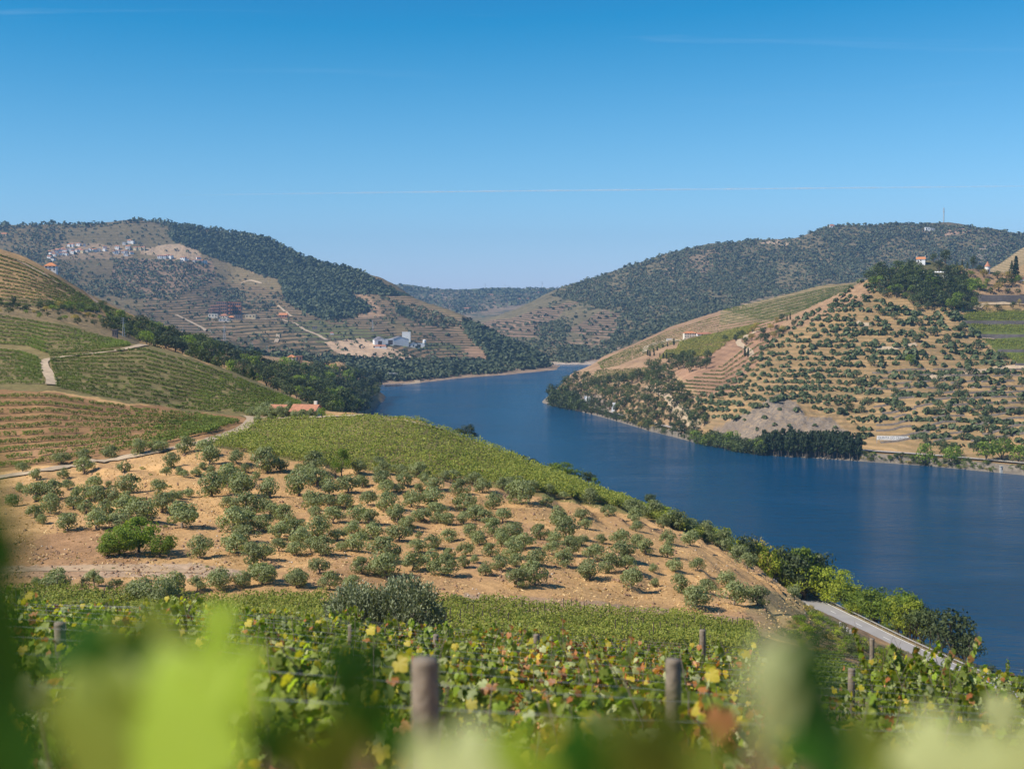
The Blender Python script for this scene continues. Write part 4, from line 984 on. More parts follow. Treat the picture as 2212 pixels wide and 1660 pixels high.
# far spur with straw-coloured banks
vine_block(near, 13, [(-60, 520), (0, 548), (60, 568), (120, 600), (200, 650)], [(-60, 668), (0, 660), (60, 664), (150, 668), (215, 672)], 600, 735, 1.05, .6, 34, .42, V_DARK,
           'vine row on the straw-coloured far left spur, %s counted from the top', 'vine rows on the straw-coloured spur', seed=120)
vine_block(near, 9, [(215, 655), (300, 690), (360, 712), (430, 740)], [(235, 690), (300, 738), (360, 748), (432, 748)], 600, 745, 1.05, .6, 34, .42, V_DARK,
           'vine row on the right flank of the straw-coloured spur, %s from the top', 'vine rows on the straw-coloured spur', seed=140)
vine_block(near, 9, [(470, 762), (560, 782), (650, 806), (735, 835)], [(560, 812), (620, 825), (680, 838), (740, 850)], 760, 1250, 1.8, 1.1, 4, .7, V_FARR,
           'vine row on the small terraces above the wooded gully, %s counted from the top', 'vine rows above the gully', seed=160)
# bright vineyard on the knoll
vine_block(near, 24, [(560, 908), (650, 904), (790, 897), (900, 903), (1040, 957), (1180, 1016), (1300, 1063), (1430, 1112), (1560, 1168)],
           [(445, 962), (600, 990), (740, 1014), (1000, 1042), (1100, 1054), (1200, 1068), (1300, 1086), (1380, 1108), (1560, 1182)], 228, 318, 1.3, 1.1, 26, .30, V_BRIGHT,
           'leafy vine row in the bright knoll vineyard, %s from the back', 'vine rows of the bright knoll vineyard', seed=200)
# lower vineyard just in front of the olive slope
vine_block(near, 15, [(30, 1240), (300, 1272), (620, 1262), (960, 1276), (1300, 1312), (1500, 1332), (1640, 1352)],
           [(-30, 1330), (300, 1340), (620, 1372), (960, 1390), (1300, 1405), (1500, 1410), (1620, 1420)], 88, 142, 1.35, 1.0, 95, .19, V_BRIGHT,
           'vine row of the lower vineyard below the olive slope, %s counted from the back', 'vine rows of the lower vineyard', seed=240)
vine_block(near, 9, [(1700, 1440), (1850, 1450), (1960, 1470)], [(1660, 1540), (1800, 1560), (2000, 1590)], 60, 235, 1.3, 1.0, 40, .2, V_DARK,
           'vine row in the hollow below the road, %s from the back', 'vine rows below the road', seed=260)
# across the river
RT = [(1290, 784), (1340, 762), (1440, 716), (1500, 697), (1560, 680), (1640, 658), (1780, 622), (1850, 614)]
vine_block(right_hill, 9, RT, [(1300, 798), (1340, 790), (1440, 748), (1500, 735), (1560, 726), (1640, 716), (1740, 690), (1800, 660)], 1100, 1700, 1.1, .7, 10, .6, V_DARK,
           'vine row on the outer shoulder across the river, %s counted from the crest', 'vine rows on the shoulder across the river', seed=300)
vine_block(right_hill, 11, [(1540, 668), (1640, 655), (1780, 622), (1850, 612)], [(1640, 690), (1680, 690), (1740, 680), (1800, 650)], 1200, 1700, 1.1, .7, 10, .6, V_DARK,
           'vine row on the green upper shoulder across the river, %s counted from the crest', 'vine rows on the green upper shoulder', seed=320)
vine_block(right_hill, 9, [(1560, 790), (1640, 720), (1700, 700)], [(1405, 850), (1500, 858), (1560, 866)], 880, 1300, 1.3, .9, 11, .6, V_FARR,
           'vine row on the banked terraces beside the far olive hill, %s counted from the top', 'vine rows beside the far olive hill', seed=340)
vine_block(right_hill, 8, [(1290, 800), (1350, 800), (1440, 790)], [(1260, 835), (1340, 826), (1420, 815)], 1000, 1300, 1.8, 1.4, 5, .8, V_FARR,
           'short vine row on the point across the river, %s counted from the top', 'short vine rows on the far point', seed=350)
for k, (tp, bt) in enumerate([([(2084, 672), (2212, 670), (2300, 670)], [(2084, 690), (2212, 698), (2300, 698)]), ([(2095, 700), (2212, 703), (2300, 703)], [(2120, 716), (2212, 720), (2300, 720)]),
                  ([(2125, 733), (2212, 735), (2300, 735)], [(2150, 752), (2212, 756), (2300, 756)]), ([(2160, 763), (2212, 765), (2300, 765)], [(2190, 780), (2212, 782), (2300, 782)])]):
    vine_block(right_hill, 6, tp, bt, 850, 1130, 1.3, 1.4, 8, .6, V_BRIGHT, 'vine row in the %s walled plot at the right edge, ' % ordn(k) + '%s counted from the top', 'vine rows of the walled plots', seed=360 + 10 * k)
# vertical rows planted down the slope across the river
def down_rows(n, left, right, lab, grp, seed, per_m=5.0):
    (ax, ay), (bx, by) = left; (cx, cy), (dx, dy) = right      # left row top/bottom, right row top/bottom
    for k in range(n):
        f = k / (n - 1); x0 = ax + (cx - ax) * f; y0 = ay + (cy - ay) * f; x1 = bx + (dx - bx) * f; y1 = by + (dy - by) * f
        m = 14; P = right_hill.hit(np.linspace(x0, x1, m), np.linspace(y0, y1, m), 900, 1450); P = P[~np.isnan(P[:, 0])]
        if len(P) < 4: continue
        me = vine_row_mesh(P, 1.7, 1.2, per_m, .85, V_MIX, seed + k, .05)
        if me: props(link('vine_row', me), lab % ordn(k), 'vine row', grp)
down_rows(44, ((1470, 740), (1462, 757)), ((1640, 700), (1600, 733)), 'vine row planted down the slope behind the cypresses, %s counted from the left', 'vine rows running down the slope across the river', 400)
down_rows(36, ((1440, 758), (1425, 776)), ((1570, 742), (1530, 770)), 'vine row in the lower patch planted down the slope, %s counted from the left', 'vine rows running down the slope across the river', 450)
# ------------------------------------------------------------ woods and scattered trees across the river
def scatter_px(poly, n, mind, rng, tries=40, mfun=None):
    xs = [p[0] for p in poly]; ys = [p[1] for p in poly]; out = []; cell = {}
    cx_ = rng.uniform(min(xs), max(xs), n * tries); cy_ = rng.uniform(min(ys), max(ys), n * tries)
    kk = in_poly(cx_, cy_, poly); cx_ = cx_[kk]; cy_ = cy_[kk]
    mm = np.full(len(cx_), float(mind)) if mfun is None else mind * mfun(cx_, cy_)
    gs = mind * 1.3 + .1
    for x, y, m in zip(cx_.tolist(), cy_.tolist(), mm.tolist()):
        if m <= 0: continue
        cx, cy = int(x // gs), int(y // gs); ok = True; rr = int(m // gs) + 1
        for i in range(-rr, rr + 1):
            for j in range(-rr, rr + 1):
                for q in cell.get((cx + i, cy + j), ()):
                    if (q[0] - x) ** 2 + ((q[1] - y) * 1.25) ** 2 < m * m: ok = False; break
                if not ok: break
            if not ok: break
        if ok:
            out.append((x, y)); cell.setdefault((cx, cy), []).append((x, y))
            if len(out) >= n: break
    return out
def blob_field(name, pts, sizes, mat, label, cat, seed, nq=12, tall=1.0, obj=True):
    """many small far trees as one woodland mesh; every tree a clump of leafy facets"""
    rng = np.random.default_rng(seed); n = len(pts)
    P = np.repeat(np.asarray(pts), nq, 0); S = np.repeat(np.asarray(sizes), nq)
    e = rng.normal(size=(len(P), 3)); e /= np.linalg.norm(e, axis=1)[:, None]; e[:, 2] = np.abs(e[:, 2]) * 1.1 - .05
    Q = P + e * (S * .40)[:, None] * np.array([1, 1, tall]); Q[:, 2] += S * .12
    V, F = leaf_quads(Q, 1.0, rng, e + np.array([0, 0, .25]), asp=.85)
    ctr = np.repeat(Q, 4, 0); V = ctr + (V - ctr) * np.repeat(S * .46, 4)[:, None]
    o = link(name, np_mesh(name, V, F, mats=[mat])); props(o, label, cat, None, 'stuff'); return o
W_LEFT = leaf_mat('mountain_wood', (.048, .068, .028), (.076, .096, .040), trans=0, obj_var=0)
W_SCR = leaf_mat('mountain_scrub', (.080, .096, .044), (.105, .118, .056), trans=0, obj_var=0)
W_VAL = leaf_mat('valley_wood', (.048, .068, .028), (.090, .110, .050), trans=0, obj_var=0)
rngw = np.random.default_rng(42)
def woods(name, sheet, polys, n, mind, s0, s1, mat, label, ymin, ymax, tall=1.0, nq=12, mfun=None, thin=.62):
    P = []; S = []
    if mfun is None: mfun = lambda x, y: np.where(fbm(x, y * 1.5, 46, 4, int(n)) > thin - .55, 1.75, 1.0) * (1 + .5 * np.maximum(0, fbm(x, y * 1.4, 14, 2, 3)))
    for poly in polys:
        q = scatter_px(poly, n, mind, rngw, 30, mfun)
        if not q: continue
        q = np.array(q); h = sheet.hit(q[:, 0], q[:, 1], ymin, ymax); ok = ~np.isnan(h[:, 0]) & (h[:, 2] > 1.5)
        P.append(h[ok]); S.append(rngw.uniform(s0, s1, ok.sum()))
    P = np.concatenate(P); S = np.concatenate(S)
    print(name, len(P)); return blob_field(name, P, S, mat, label, 'woodland', int(n), nq, tall)
woods('pine_wood', left_mt, [[(360, 480), (480, 487), (620, 524), (700, 562), (800, 600), (860, 640), (740, 632), (680, 622), (560, 592), (440, 548), (375, 520)],
      [(600, 590), (680, 605), (760, 640), (800, 670), (760, 690), (690, 690), (620, 655)], [(1000, 690), (1100, 740), (1210, 792), (1140, 802), (1060, 775), (1000, 712)]],
      3800, 2.8, 7, 12.5, W_LEFT, 'dark green pine woods on the upper slope of the left mountain', 1650, 3000, 1.5, 16)
woods('scrub_wood', left_mt, [[(420, 735), (560, 765), (700, 772), (900, 782), (1000, 780), (1100, 778), (1212, 796), (1100, 810), (835, 834), (640, 800), (440, 765)]],
      2600, 3.7, 6, 11, W_VAL, 'green oak scrub along the far left bank above the water', 1150, 1850, 1.0, 18)
woods('hillside_scrub', left_mt, [[(-30, 490), (140, 495), (120, 560), (250, 610), (330, 650), (180, 640), (-30, 590)], [(240, 560), (440, 565), (480, 600), (360, 650), (240, 620)],
      [(480, 620), (620, 650), (560, 680), (430, 640)], [(820, 640), (900, 660), (1000, 700), (960, 712), (880, 690)]],
      620, 5.6, 5, 10, W_SCR, 'scattered dark scrub and small trees on the left mountain terraces', 1400, 3000, 1.0, 14)
woods('ridge_trees', left_mt, [[(-30, 482), (250, 483), (300, 474), (430, 487), (560, 510), (430, 493), (300, 480), (200, 493), (-30, 490)], [(560, 513), (640, 543), (720, 575), (800, 606), (850, 630), (840, 634), (700, 580), (600, 536)]],
      220, 3.4, 6, 14, W_LEFT, 'line of trees along the crest of the left mountain', 2200, 3100, 1.3, 12)
woods('mountain_scrub', right_mt, [[(1190, 640), (1230, 612), (1400, 556), (1560, 524), (1780, 484), (1950, 478), (2212, 505), (2240, 600), (2050, 600), (1850, 610), (1640, 645), (1500, 690), (1340, 750), (1290, 780), (1250, 780), (1330, 720), (1340, 680), (1260, 655)]],
      8200, 3.5, 5, 10.5, W_SCR, 'blue-green scrub covering the right mountain', 1900, 3300, .8, 14, thin=.68)
woods('far_bank_scrub', right_mt, [[(1060, 735), (1210, 740), (1300, 755), (1270, 785), (1150, 780), (1080, 750)], [(1150, 700), (1240, 690), (1220, 735), (1170, 735)]],
      800, 3.6, 5, 10, W_SCR, 'scrub above the water at the far bend of the river', 1850, 3000, .8, 14)
woods('mountain_crest_trees', right_mt, [[(1230, 616), (1400, 556), (1500, 536), (1640, 512), (1780, 484), (1950, 477), (2110, 488), (2230, 506), (2230, 521), (2100, 505), (1940, 492), (1780, 500), (1640, 527), (1500, 552), (1400, 572), (1230, 632)]],
      300, 3.0, 6, 12, W_SCR, 'small trees along the crest of the right mountain', 2800, 3300, 1.1, 12)
woods('far_ridge_trees', far_ridge, [[(835, 622), (870, 617), (930, 626), (1000, 629), (1100, 624), (1230, 625), (1230, 640), (1000, 680), (900, 650)]],
      650, 3.6, 10, 22, W_SCR, 'hazy woods and orchards on the farthest ridge', 3900, 5300, .8, 8)

woods('mixed_scrub', left_mt, [[(-30, 484), (250, 480), (420, 488), (560, 530), (700, 600), (900, 680), (1030, 740), (1000, 780), (700, 770), (440, 740), (300, 680), (120, 600), (-30, 560)]],
      800, 9, 4, 9, W_VAL, 'loose olive-brown scrub and lone trees between the left mountain vineyards', 1300, 3000, 1.0, 12, thin=.5)
woods('loose_scrub', right_mt, [[(1060, 700), (1230, 640), (1500, 560), (1780, 500), (2212, 520), (2212, 600), (1850, 610), (1500, 690), (1290, 780), (1150, 780)]],
      700, 9, 5, 12, W_VAL, 'loose olive-brown bushes among the scrub of the right mountain', 1900, 3300, .8, 12, thin=.9)

# ---- olives on the hill across the river
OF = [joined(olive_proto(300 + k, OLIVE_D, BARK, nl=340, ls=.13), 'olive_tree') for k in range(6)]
def dens(x, y):
    m = np.where(x < 1850, .82, np.where(y > 800, 1.08, 1.2)) * (1 + .55 * fbm(x, y, 42, 3, 5))
    m = np.where(in_poly(x, y, [(1560, 925), (1640, 880), (1700, 862), (1800, 890), (1862, 930), (1860, 1000), (1520, 1000)]), 2.4, m)
    return np.where((x > 1880) & (x < 1972) & (y > 910) & (y < 972), 0, m)
oz = [(1480, 868), (1560, 838), (1625, 775), (1660, 735), (1730, 690), (1800, 655), (1862, 608), (1900, 625), (1925, 660), (2000, 672), (2075, 672), (2080, 700), (2112, 728), (2150, 757), (2195, 800), (2300, 800), (2300, 985), (1900, 972), (1700, 960), (1560, 905)]
rngo = np.random.default_rng(5)
op = scatter_px(oz, 1500, 12.6, rngo, 60, dens)
oa = np.array(op); Hh = right_hill.hit(oa[:, 0], oa[:, 1], 730, 1150)
for k in range(len(Hh)):
    if np.isnan(Hh[k][0]): continue
    X_, Yv_, z_ = Hh[k]; sl = max(.18, float(right_hill.z(X_, Yv_ + 6) - right_hill.z(X_, Yv_ - 6)) / 12); zt_ = round((z_ + 2.5 * float(fbm(X_, Yv_, 90, 2, 47))) / 3.6) * 3.6 - 2.5 * float(fbm(X_, Yv_, 90, 2, 47))
    Yn = Yv_ + float(np.clip((zt_ - z_) / sl, -7, 7)) * (float(rngo.uniform(.2, .9)) if op[k][0] < 1850 else float(rngo.uniform(.6, 1.0))); Xn = X_ * Yn / Yv_; Hh[k] = (Xn, Yn, float(right_hill.z(Xn, Yn)))
cand = [(op[k][0], op[k][1], rngo.uniform(.6, 1.25), Hh[k]) for k in range(len(op)) if not np.isnan(Hh[k][0]) and Hh[k][2] > 6]
cand = [(x, y, s * (12.5 if x < 1850 else 16.5) , P) for x, y, s, P in cand]
cand.sort(key=lambda q: -q[2]); big = cand[:64]; rest = cand[64:]
bl = by_bands([(x, y, w, k) for k, (x, y, w, P) in enumerate(big)], 26)
for bi, row in enumerate(bl):
    for ii, (x, y, w, k) in enumerate(row):
        P = big[k][3]; s_ = w * P[1] / FP * 1.12
        plant1('olive_tree', OF[k % 6], (P[0], P[1], P[2] - .15), s_, 'dark round olive across the river, %s from left in the %s belt down the hill' % (ordn(ii), ordn(bi)), 'olive tree', 'olive trees on the hill across the river')
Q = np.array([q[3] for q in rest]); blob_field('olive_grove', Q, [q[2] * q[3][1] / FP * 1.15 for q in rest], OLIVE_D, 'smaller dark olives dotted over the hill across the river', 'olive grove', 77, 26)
print('far olives', len(cand))

# ---- single trees across the river
FDK = [joined(tree_proto(400 + k, LEAF_DK, BARKD, .95, 1, nl=420, ls=.11), 'broadleaf_tree') for k in range(4)]
FMD = [joined(tree_proto(410 + k, LEAF_MID, BARKD, 1.05, 1, nl=420, ls=.11), 'broadleaf_tree') for k in range(4)]
FGR = [joined(tree_proto(420 + k, LEAF_GR, BARKD, 1.05, 1, nl=420, ls=.11), 'broadleaf_tree') for k in range(3)]
FGV = [joined(tree_proto(430 + k, GROVE, BARKD, .55, 1, nl=900, ls=.085, ncl=40, cr=.34, trunk_h=.04), 'grove_tree') for k in range(3)]
FOR_ = [joined(tree_proto(440, LEAF_OR, BARKD, 1.0, 1, nl=350, ls=.11), 'broadleaf_tree')]
FCY = [joined(spire_proto(450 + k, CYP, nl=420, ls=.07), 'cypress_tree') for k in range(2)]
FK = dict(dk=FDK, md=FMD, gr=FGR, gv=FGV, cy=FCY); FK['or'] = FOR_
def far_trees(sheet, lst, ymin, ymax, name='broadleaf_tree', cat='tree', group=None):
    a = np.array([(q[0], q[1] + q[3] * .45) for q in lst], float); Hh = sheet.hit(a[:, 0], a[:, 1], ymin, ymax)
    for q, P in zip(lst, Hh):
        if np.isnan(P[0]): continue
        k = P[1] / FP; w = q[2] * k * (1 / .16 if q[4] == 'cy' else 1.12)
        plant1(name, random.choice(FK[q[4]]), (P[0], P[1], P[2] - .3), w, q[5], cat, group, sz=q[3] * k * 1.08)
def zone_trees(sheet, poly, n, mind, w0, w1, kinds, lab, ymin, ymax, group, seed, hf=1.0, mfun=None, name='broadleaf_tree'):
    r = np.random.default_rng(seed); q = scatter_px(poly, n, mind, r, 60, mfun); out = []
    for bi, row in enumerate(by_bands([(x, y) for x, y in q], 22)):
        for ii, (x, y) in enumerate(row):
            w = r.uniform(w0, w1); kd = kinds[int(r.integers(0, len(kinds)))]
            out.append((x, y - w * .35, w, w * hf * r.uniform(.85, 1.2), kd, lab % (ordn(ii), ordn(bi))))
    far_trees(sheet, out, ymin, ymax, name, group=group); return len(out)
nz = zone_trees(right_hill, [(1190, 868), (1215, 835), (1250, 812), (1290, 820), (1330, 815), (1440, 800), (1480, 850), (1530, 905), (1500, 950), (1400, 925), (1250, 888), (1195, 880)], 200, 12, 12, 26,
   ['dk', 'md', 'md', 'dk', 'md'], 'green tree on the wooded bluff across the river, %s from left in its %s belt', 850, 1330, 'trees on the wooded bluff', 11, name='holm_oak')
nz += zone_trees(right_hill, [(1385, 800), (1440, 775), (1530, 770), (1540, 795), (1440, 812)], 24, 10, 14, 24, ['dk', 'md'], 'dark tree by the terraces across the river, %s from left in its %s belt', 900, 1330, 'trees beside the far terraces', 12)
nz += zone_trees(right_hill, [(1560, 735), (1640, 700), (1700, 690), (1720, 700), (1680, 728), (1620, 748)], 18, 11, 12, 20, ['dk', 'md', 'or'], 'tree on the brow beside the far vineyard, %s from left in its %s belt', 900, 1330, 'trees on the brow', 13)
nz += zone_trees(right_hill, [(1185, 882), (1195, 852), (1240, 862), (1262, 893), (1230, 893)], 22, 9, 22, 34, ['dk', 'dk', 'md'], 'big dark tree on the point by the water, %s from left in its %s belt', 1000, 1290, 'trees on the river point', 14, 1.0)
nz += zone_trees(right_hill, [(1505, 955), (1560, 962), (1655, 978), (1655, 990), (1560, 980), (1500, 962)], 24, 9, 28, 40, ['md', 'gr', 'md', 'dk'], 'green waterside tree left of the dark grove, %s from left in its %s belt', 700, 900, 'waterside trees left of the grove', 15, 1.0)
nz += zone_trees(right_hill, [(1868, 600), (1960, 575), (2010, 592), (2065, 596), (2112, 625), (2112, 672), (2060, 668), (1990, 662), (1930, 640), (1895, 625)], 105, 12, 16, 34, ['dk', 'md', 'md', 'dk', 'gr'], 'dark oak on the wooded hilltop, %s from left in its %s belt', 980, 1140, 'oaks on the wooded hilltop', 16, .9, name='cork_oak', mfun=lambda x, y: np.where((x > 1985) & (x < 2045) & (y > 580) & (y < 602), 0, 1.0))
nz += zone_trees(right_hill, [(2060, 590), (2130, 592), (2230, 615), (2230, 636), (2115, 634), (2100, 610)], 26, 17, 14, 24, ['md', 'dk', 'gr', 'or'], 'shrub on the dry ground under the conical tower, %s from left in its %s belt', 980, 1140, 'shrubs under the conical tower', 17, .8)
print('far single trees', nz)
gv = []
for k in range(46):
    f = (k % 23) / 22; x = 1652 + 200 * f + random.uniform(-3, 3); row = k // 23
    gv.append((x, 962 + 6 * f - row * 9 + random.uniform(-2, 2), 34, 58 + random.uniform(-6, 6) - (8 if f < .06 or f > .95 else 0), 'gv', 'tall dark tree of the dense waterside grove, %s from left in the %s row' % (ordn(k % 23), ['front', 'rear'][row])))
far_trees(right_hill, gv, 700, 900, 'grove_tree', 'tree', 'trees of the dark waterside grove')
far_trees(right_hill, [
 (1997, 985, 42, 48, 'gr', 'big rounded green tree overhanging the wall across the river'),
 (2050, 972, 46, 36, 'md', 'olive-brown tree beside the railway across the river'),
 (2058, 985, 44, 46, 'gr', 'broad green tree growing through the river wall'),
 (2130, 975, 50, 46, 'gr', 'bright green tree above the railway at right'), (2165, 972, 54, 52, 'gr', 'largest bright green tree above the railway at right'), (2200, 982, 40, 38, 'gr', 'bright green tree at the right edge above the railway'),
 (2112, 965, 26, 40, 'dk', 'dark narrow tree left of the bright green trees'),
 (1855, 950, 16, 20, 'gr', 'small green tree at the right end of the dark grove')], 690, 900)
bk = []
for k in range(48):
    x = 1862 + 6.4 * k + random.uniform(-2, 2); yb = np.interp(x, [1850, 2000, 2212], [992, 1004, 1024])
    if 2155 < x < 2178: continue
    bk.append((x, yb - 6 + random.uniform(-2, 3), random.uniform(10, 17), random.uniform(8, 12), random.choice(['md', 'gr', 'or', 'md']), 'low bush on the stone river wall, %s from the left' % ordn(k)))
for k in range(40):
    x = 1265 + 6 * k; yb = np.interp(x, [x_ for x_, Y_ in W], [640 + 90 * FP / Y_ for x_, Y_ in W])
    bk.append((x, yb - 8 + random.uniform(-3, 1), random.uniform(9, 20), random.uniform(8, 18), random.choice(['md', 'dk', 'or', 'md']), 'waterside bush under the bluff, %s from the left' % ordn(k)))
far_trees(right_hill, bk, 690, 1200, 'waterside_bush', 'bush', 'bushes along the far bank')
# cypresses and hilltop trees
cy = [(1455.6, 739, 5, 15), (1442, 744, 4, 9), (1432, 747, 4, 8), (1420, 753, 4, 9), (1412, 757, 4, 9), (1404, 764, 5, 12), (1399, 762, 5, 12), (1413, 764, 4, 9), (1425.5, 768, 4, 10), (1433, 769, 5, 12), (1440, 769, 5, 14), (1609, 760, 6, 23), (1616, 762, 6, 19), (1700, 687, 4, 13), (1707, 684, 4, 15), (1907, 602, 4, 11)]
far_trees(right_hill, [(x, y, w, h, 'cy', l) for (x, y, w, h), l in zip(cy, ['tall cypress at the lower corner of the planted vineyard'] + ['small dark cypress on the track below the estate house, %s from the right' % ordn(k) for k in range(10)] + ['left of the two tall cypresses by the curving track', 'right of the two tall cypresses by the curving track', 'left cypress of the pair on the brow', 'right cypress of the pair on the brow', 'lone small cypress on the skyline left of the hilltop'])], 850, 1450, 'cypress_tree', 'cypress')
far_trees(right_hill, [(2001, 551, 7, 24, 'cy', 'slim dark cypress right of the white chapel'), (2194, 583, 15, 48, 'cy', 'tallest dark cypress at the right edge of the hilltop')], 980, 1200, 'cypress_tree', 'cypress')
trees_at(right_hill, [(2016, 557, 20, 20, 'dk', 'dark rounded tree behind the white chapel'), (2043, 557, 30, 36, 'dk', 'largest dark tree on the hilltop skyline'), (2028, 575, 26, 26, 'dk', 'dark tree under the big hilltop tree'),
  (2078, 566, 9, 20, 'cn', 'slim conifer on the hilltop skyline'), (2067, 570, 8, 14, 'cn', 'small conifer left of the slim one'), (2090, 570, 8, 15, 'cn', 'small conifer right of the slim one'), (2102, 562, 18, 32, 'dk', 'tall dark tree left of the conical tower'),
  (2185, 585, 22, 38, 'cn', 'dark spreading cedar beside the tallest cypress'), (2116, 580, 20, 16, 'md', 'bushy tree at the foot of the conical tower'), (2072, 660, 12, 14, 'or', 'small yellowish tree below the wooded hilltop'),
  (2130, 661, 20, 16, 'or', 'yellowish bush beside the dark retaining wall'), (2155, 664, 22, 14, 'dk', 'dark bush in front of the retaining wall'), (2188, 660, 16, 18, 'md', 'green bush in front of the retaining wall'), (2202, 654, 12, 16, 'or', 'yellow bush at the right end of the retaining wall'),
  (1770, 779, 10, 9, 'md', 'green bush on the olive hill'), (1966, 778, 26, 26, 'gr', 'small rounded green tree among the far olives'), (1806, 871, 10, 12, 'dk', 'dark shrub above the rock face'), (1835, 880, 26, 22, 'md', 'brown-green tree above the end of the dark grove'), (1815, 887, 20, 14, 'dk', 'dark bush beside the brown-green tree')], 750, 1200, stand=1112)

# ---- wooded gully and headland on the left bank
gp = [(215, 702), (262, 690), (300, 697), (350, 712), (450, 745), (520, 772), (600, 795), (700, 805), (770, 818), (832, 838), (800, 868), (786, 888), (740, 905), (690, 886), (650, 866), (560, 828), (480, 795), (400, 765), (320, 742), (280, 728)]
r = np.random.default_rng(19); q = scatter_px(gp, 270, 11, r, 60); lst = []
for bi, row in enumerate(by_bands(q, 26)):
    for ii, (x, y) in enumerate(row):
        w = r.uniform(22, 36) if y > 735 else r.uniform(16, 28)
        lst.append((x, y - w * .3, w, w * r.uniform(.8, 1.15), ['dk', 'md', 'dk', 'dk', 'md', 'dk', 'gr'][int(r.integers(0, 7))], 'dark tree in the wooded gully, %s from left in its %s belt' % (ordn(ii), ordn(bi))))
P = near.hit([q[0] for q in lst], [q[1] + q[3] * .45 for q in lst], 400, 1300)
ng = 0
for q, p in zip(lst, P):
    if np.isnan(p[0]) or p[1] < 440: 
        p = None
    if p is None:
        Yv = float(np.interp(q[0], [215, 430, 560, 700, 790], [505, 470, 455, 450, 470])); u, dy, dz = ray(q[0], q[1]); X = u / dy * Yv; g = float(near.z(X, Yv)); top = HC + dz / dy * Yv + q[3] * .5 * Yv / FP
        p = (X, Yv, g); hh = max(top - g, q[3] * Yv / FP * .8)
        if top < g - 1 or hh > 16: continue
    else: hh = q[3] * p[1] / FP
    ng += 1; plant1('evergreen_tree', random.choice(FK[q[4]]), (p[0], p[1], p[2] - .3), q[2] * p[1] / FP * 1.25, q[5], 'tree', 'trees of the wooded gully', sz=hh * 1.1)
print('gully', ng, len(lst))
far_trees(near, [(815, 822, 46, 44, 'dk', 'large dark tree on the headland by the water'), (790, 832, 30, 34, 'dk', 'dark tree left of the largest headland tree'), (700, 790, 34, 26, 'dk', 'broad umbrella pine above the gully houses'), (678, 792, 22, 20, 'dk', 'smaller umbrella pine left of the broad one'),
  (745, 868, 52, 60, 'dk', 'tall dark pine at the foot of the gully by the water'), (772, 880, 30, 40, 'dk', 'dark pine nearest the water behind the bright vineyard'), (720, 872, 40, 44, 'md', 'brown-green tree left of the tall dark pine'), (712, 820, 24, 30, 'md', 'poplar clump in the wooded gully')], 500, 1300)
far_trees(near, [(30, 652, 14, 28, 'dk', 'dark pine on the left skyline of the vineyard knoll'), (18, 660, 24, 14, 'dk', 'dark bush left of the pine'), (56, 666, 18, 16, 'dk', 'dark bush right of the pine'), (108, 658, 22, 16, 'md', 'rounded tree below the fenced slope'), (150, 661, 26, 18, 'gr', 'light green tree right of the rounded tree'), (175, 662, 20, 18, 'md', 'mid green tree near the stone ruin'), (205, 665, 30, 24, 'md', 'grey-green thicket left of the stone ruin'), (228, 668, 18, 18, 'md', 'thicket touching the stone ruin'),
  (168, 600, 26, 26, 'dk', 'dark tree on the spur crest, leftmost of the clump'), (185, 603, 20, 22, 'dk', 'dark tree on the spur crest, second of the clump'), (190, 615, 30, 22, 'dk', 'dark tree on the spur crest, middle of the clump'), (205, 606, 20, 16, 'dk', 'dark tree on the spur crest, rightmost of the clump'), (130, 583, 22, 12, 'dk', 'dark bush right of the orange-roofed house'), (145, 588, 18, 10, 'md', 'green bush on the spur crest'), (222, 655, 22, 16, 'md', 'bush above the stone ruin')], 500, 760)
P = near.hit([555, 575, 600, 618, 540], [893, 890, 888, 890, 893], 300, 345)
for k, (x, y, w) in enumerate([(541, 884, 26), (560, 886, 30), (578, 883, 34), (603, 884, 30), (622, 882, 26), (640, 891, 22), (655, 890, 26), (674, 893, 20)]):
    Yv = 318 if x < 630 else 311; u, dy, dz = ray(x, y); X = float(u / dy * Yv); g = float(near.z(X, Yv)); top = HC + float(dz / dy) * Yv + w * .4 * Yv / FP
    plant('olive_tree', random.choice(OPR), (X, Yv, g), w * Yv / FP * 1.1, 'olive tree beside the old farmhouse, %s from the left' % ordn(k), 'olive tree', 'olive trees by the farmhouse', sz=max(top - g, 2.5))

r = np.random.default_rng(23); q = scatter_px([(-20, 640), (60, 655), (150, 662), (225, 690), (250, 712), (200, 706), (130, 694), (60, 682), (-20, 676)], 46, 9, r, 60)
far_trees(near, [(x, y - 4, w_, w_ * .8, k_, 'shrub on the dry brow above the left vineyards, %s from the left' % ordn(i)) for i, ((x, y), w_, k_) in enumerate(zip(sorted(q), r.uniform(8, 20, 60), ['md', 'dk', 'or', 'md', 'dk', 'gr'] * 10))], 480, 660, 'bush', 'bush', 'shrubs on the dry brow')

for k in range(60):
    x = 1866 + 5.9 * k + random.uniform(-3, 3)
    if 2150 < x < 2180: continue
    Yv = float(np.interp(x, [q_[0] for q_ in W], [q_[1] for q_ in W])) + random.uniform(.2, 1.6); z_ = random.uniform(.6, 3.4); v = math.tan(math.atan((z_ - HC) / Yv) + PITCH); X_ = (x - 1106) / FP / (CP + v * SP) * Yv
    s_ = random.uniform(2.4, 5.0); plant1('wall_bush', random.choice(FMD + FGR + FOR_ + FMD), (X_, Yv, z_), s_, 'low bush rooted in the river wall, %s from the left' % ordn(k), 'bush', 'bushes rooted in the river wall', sz=s_ * .75)
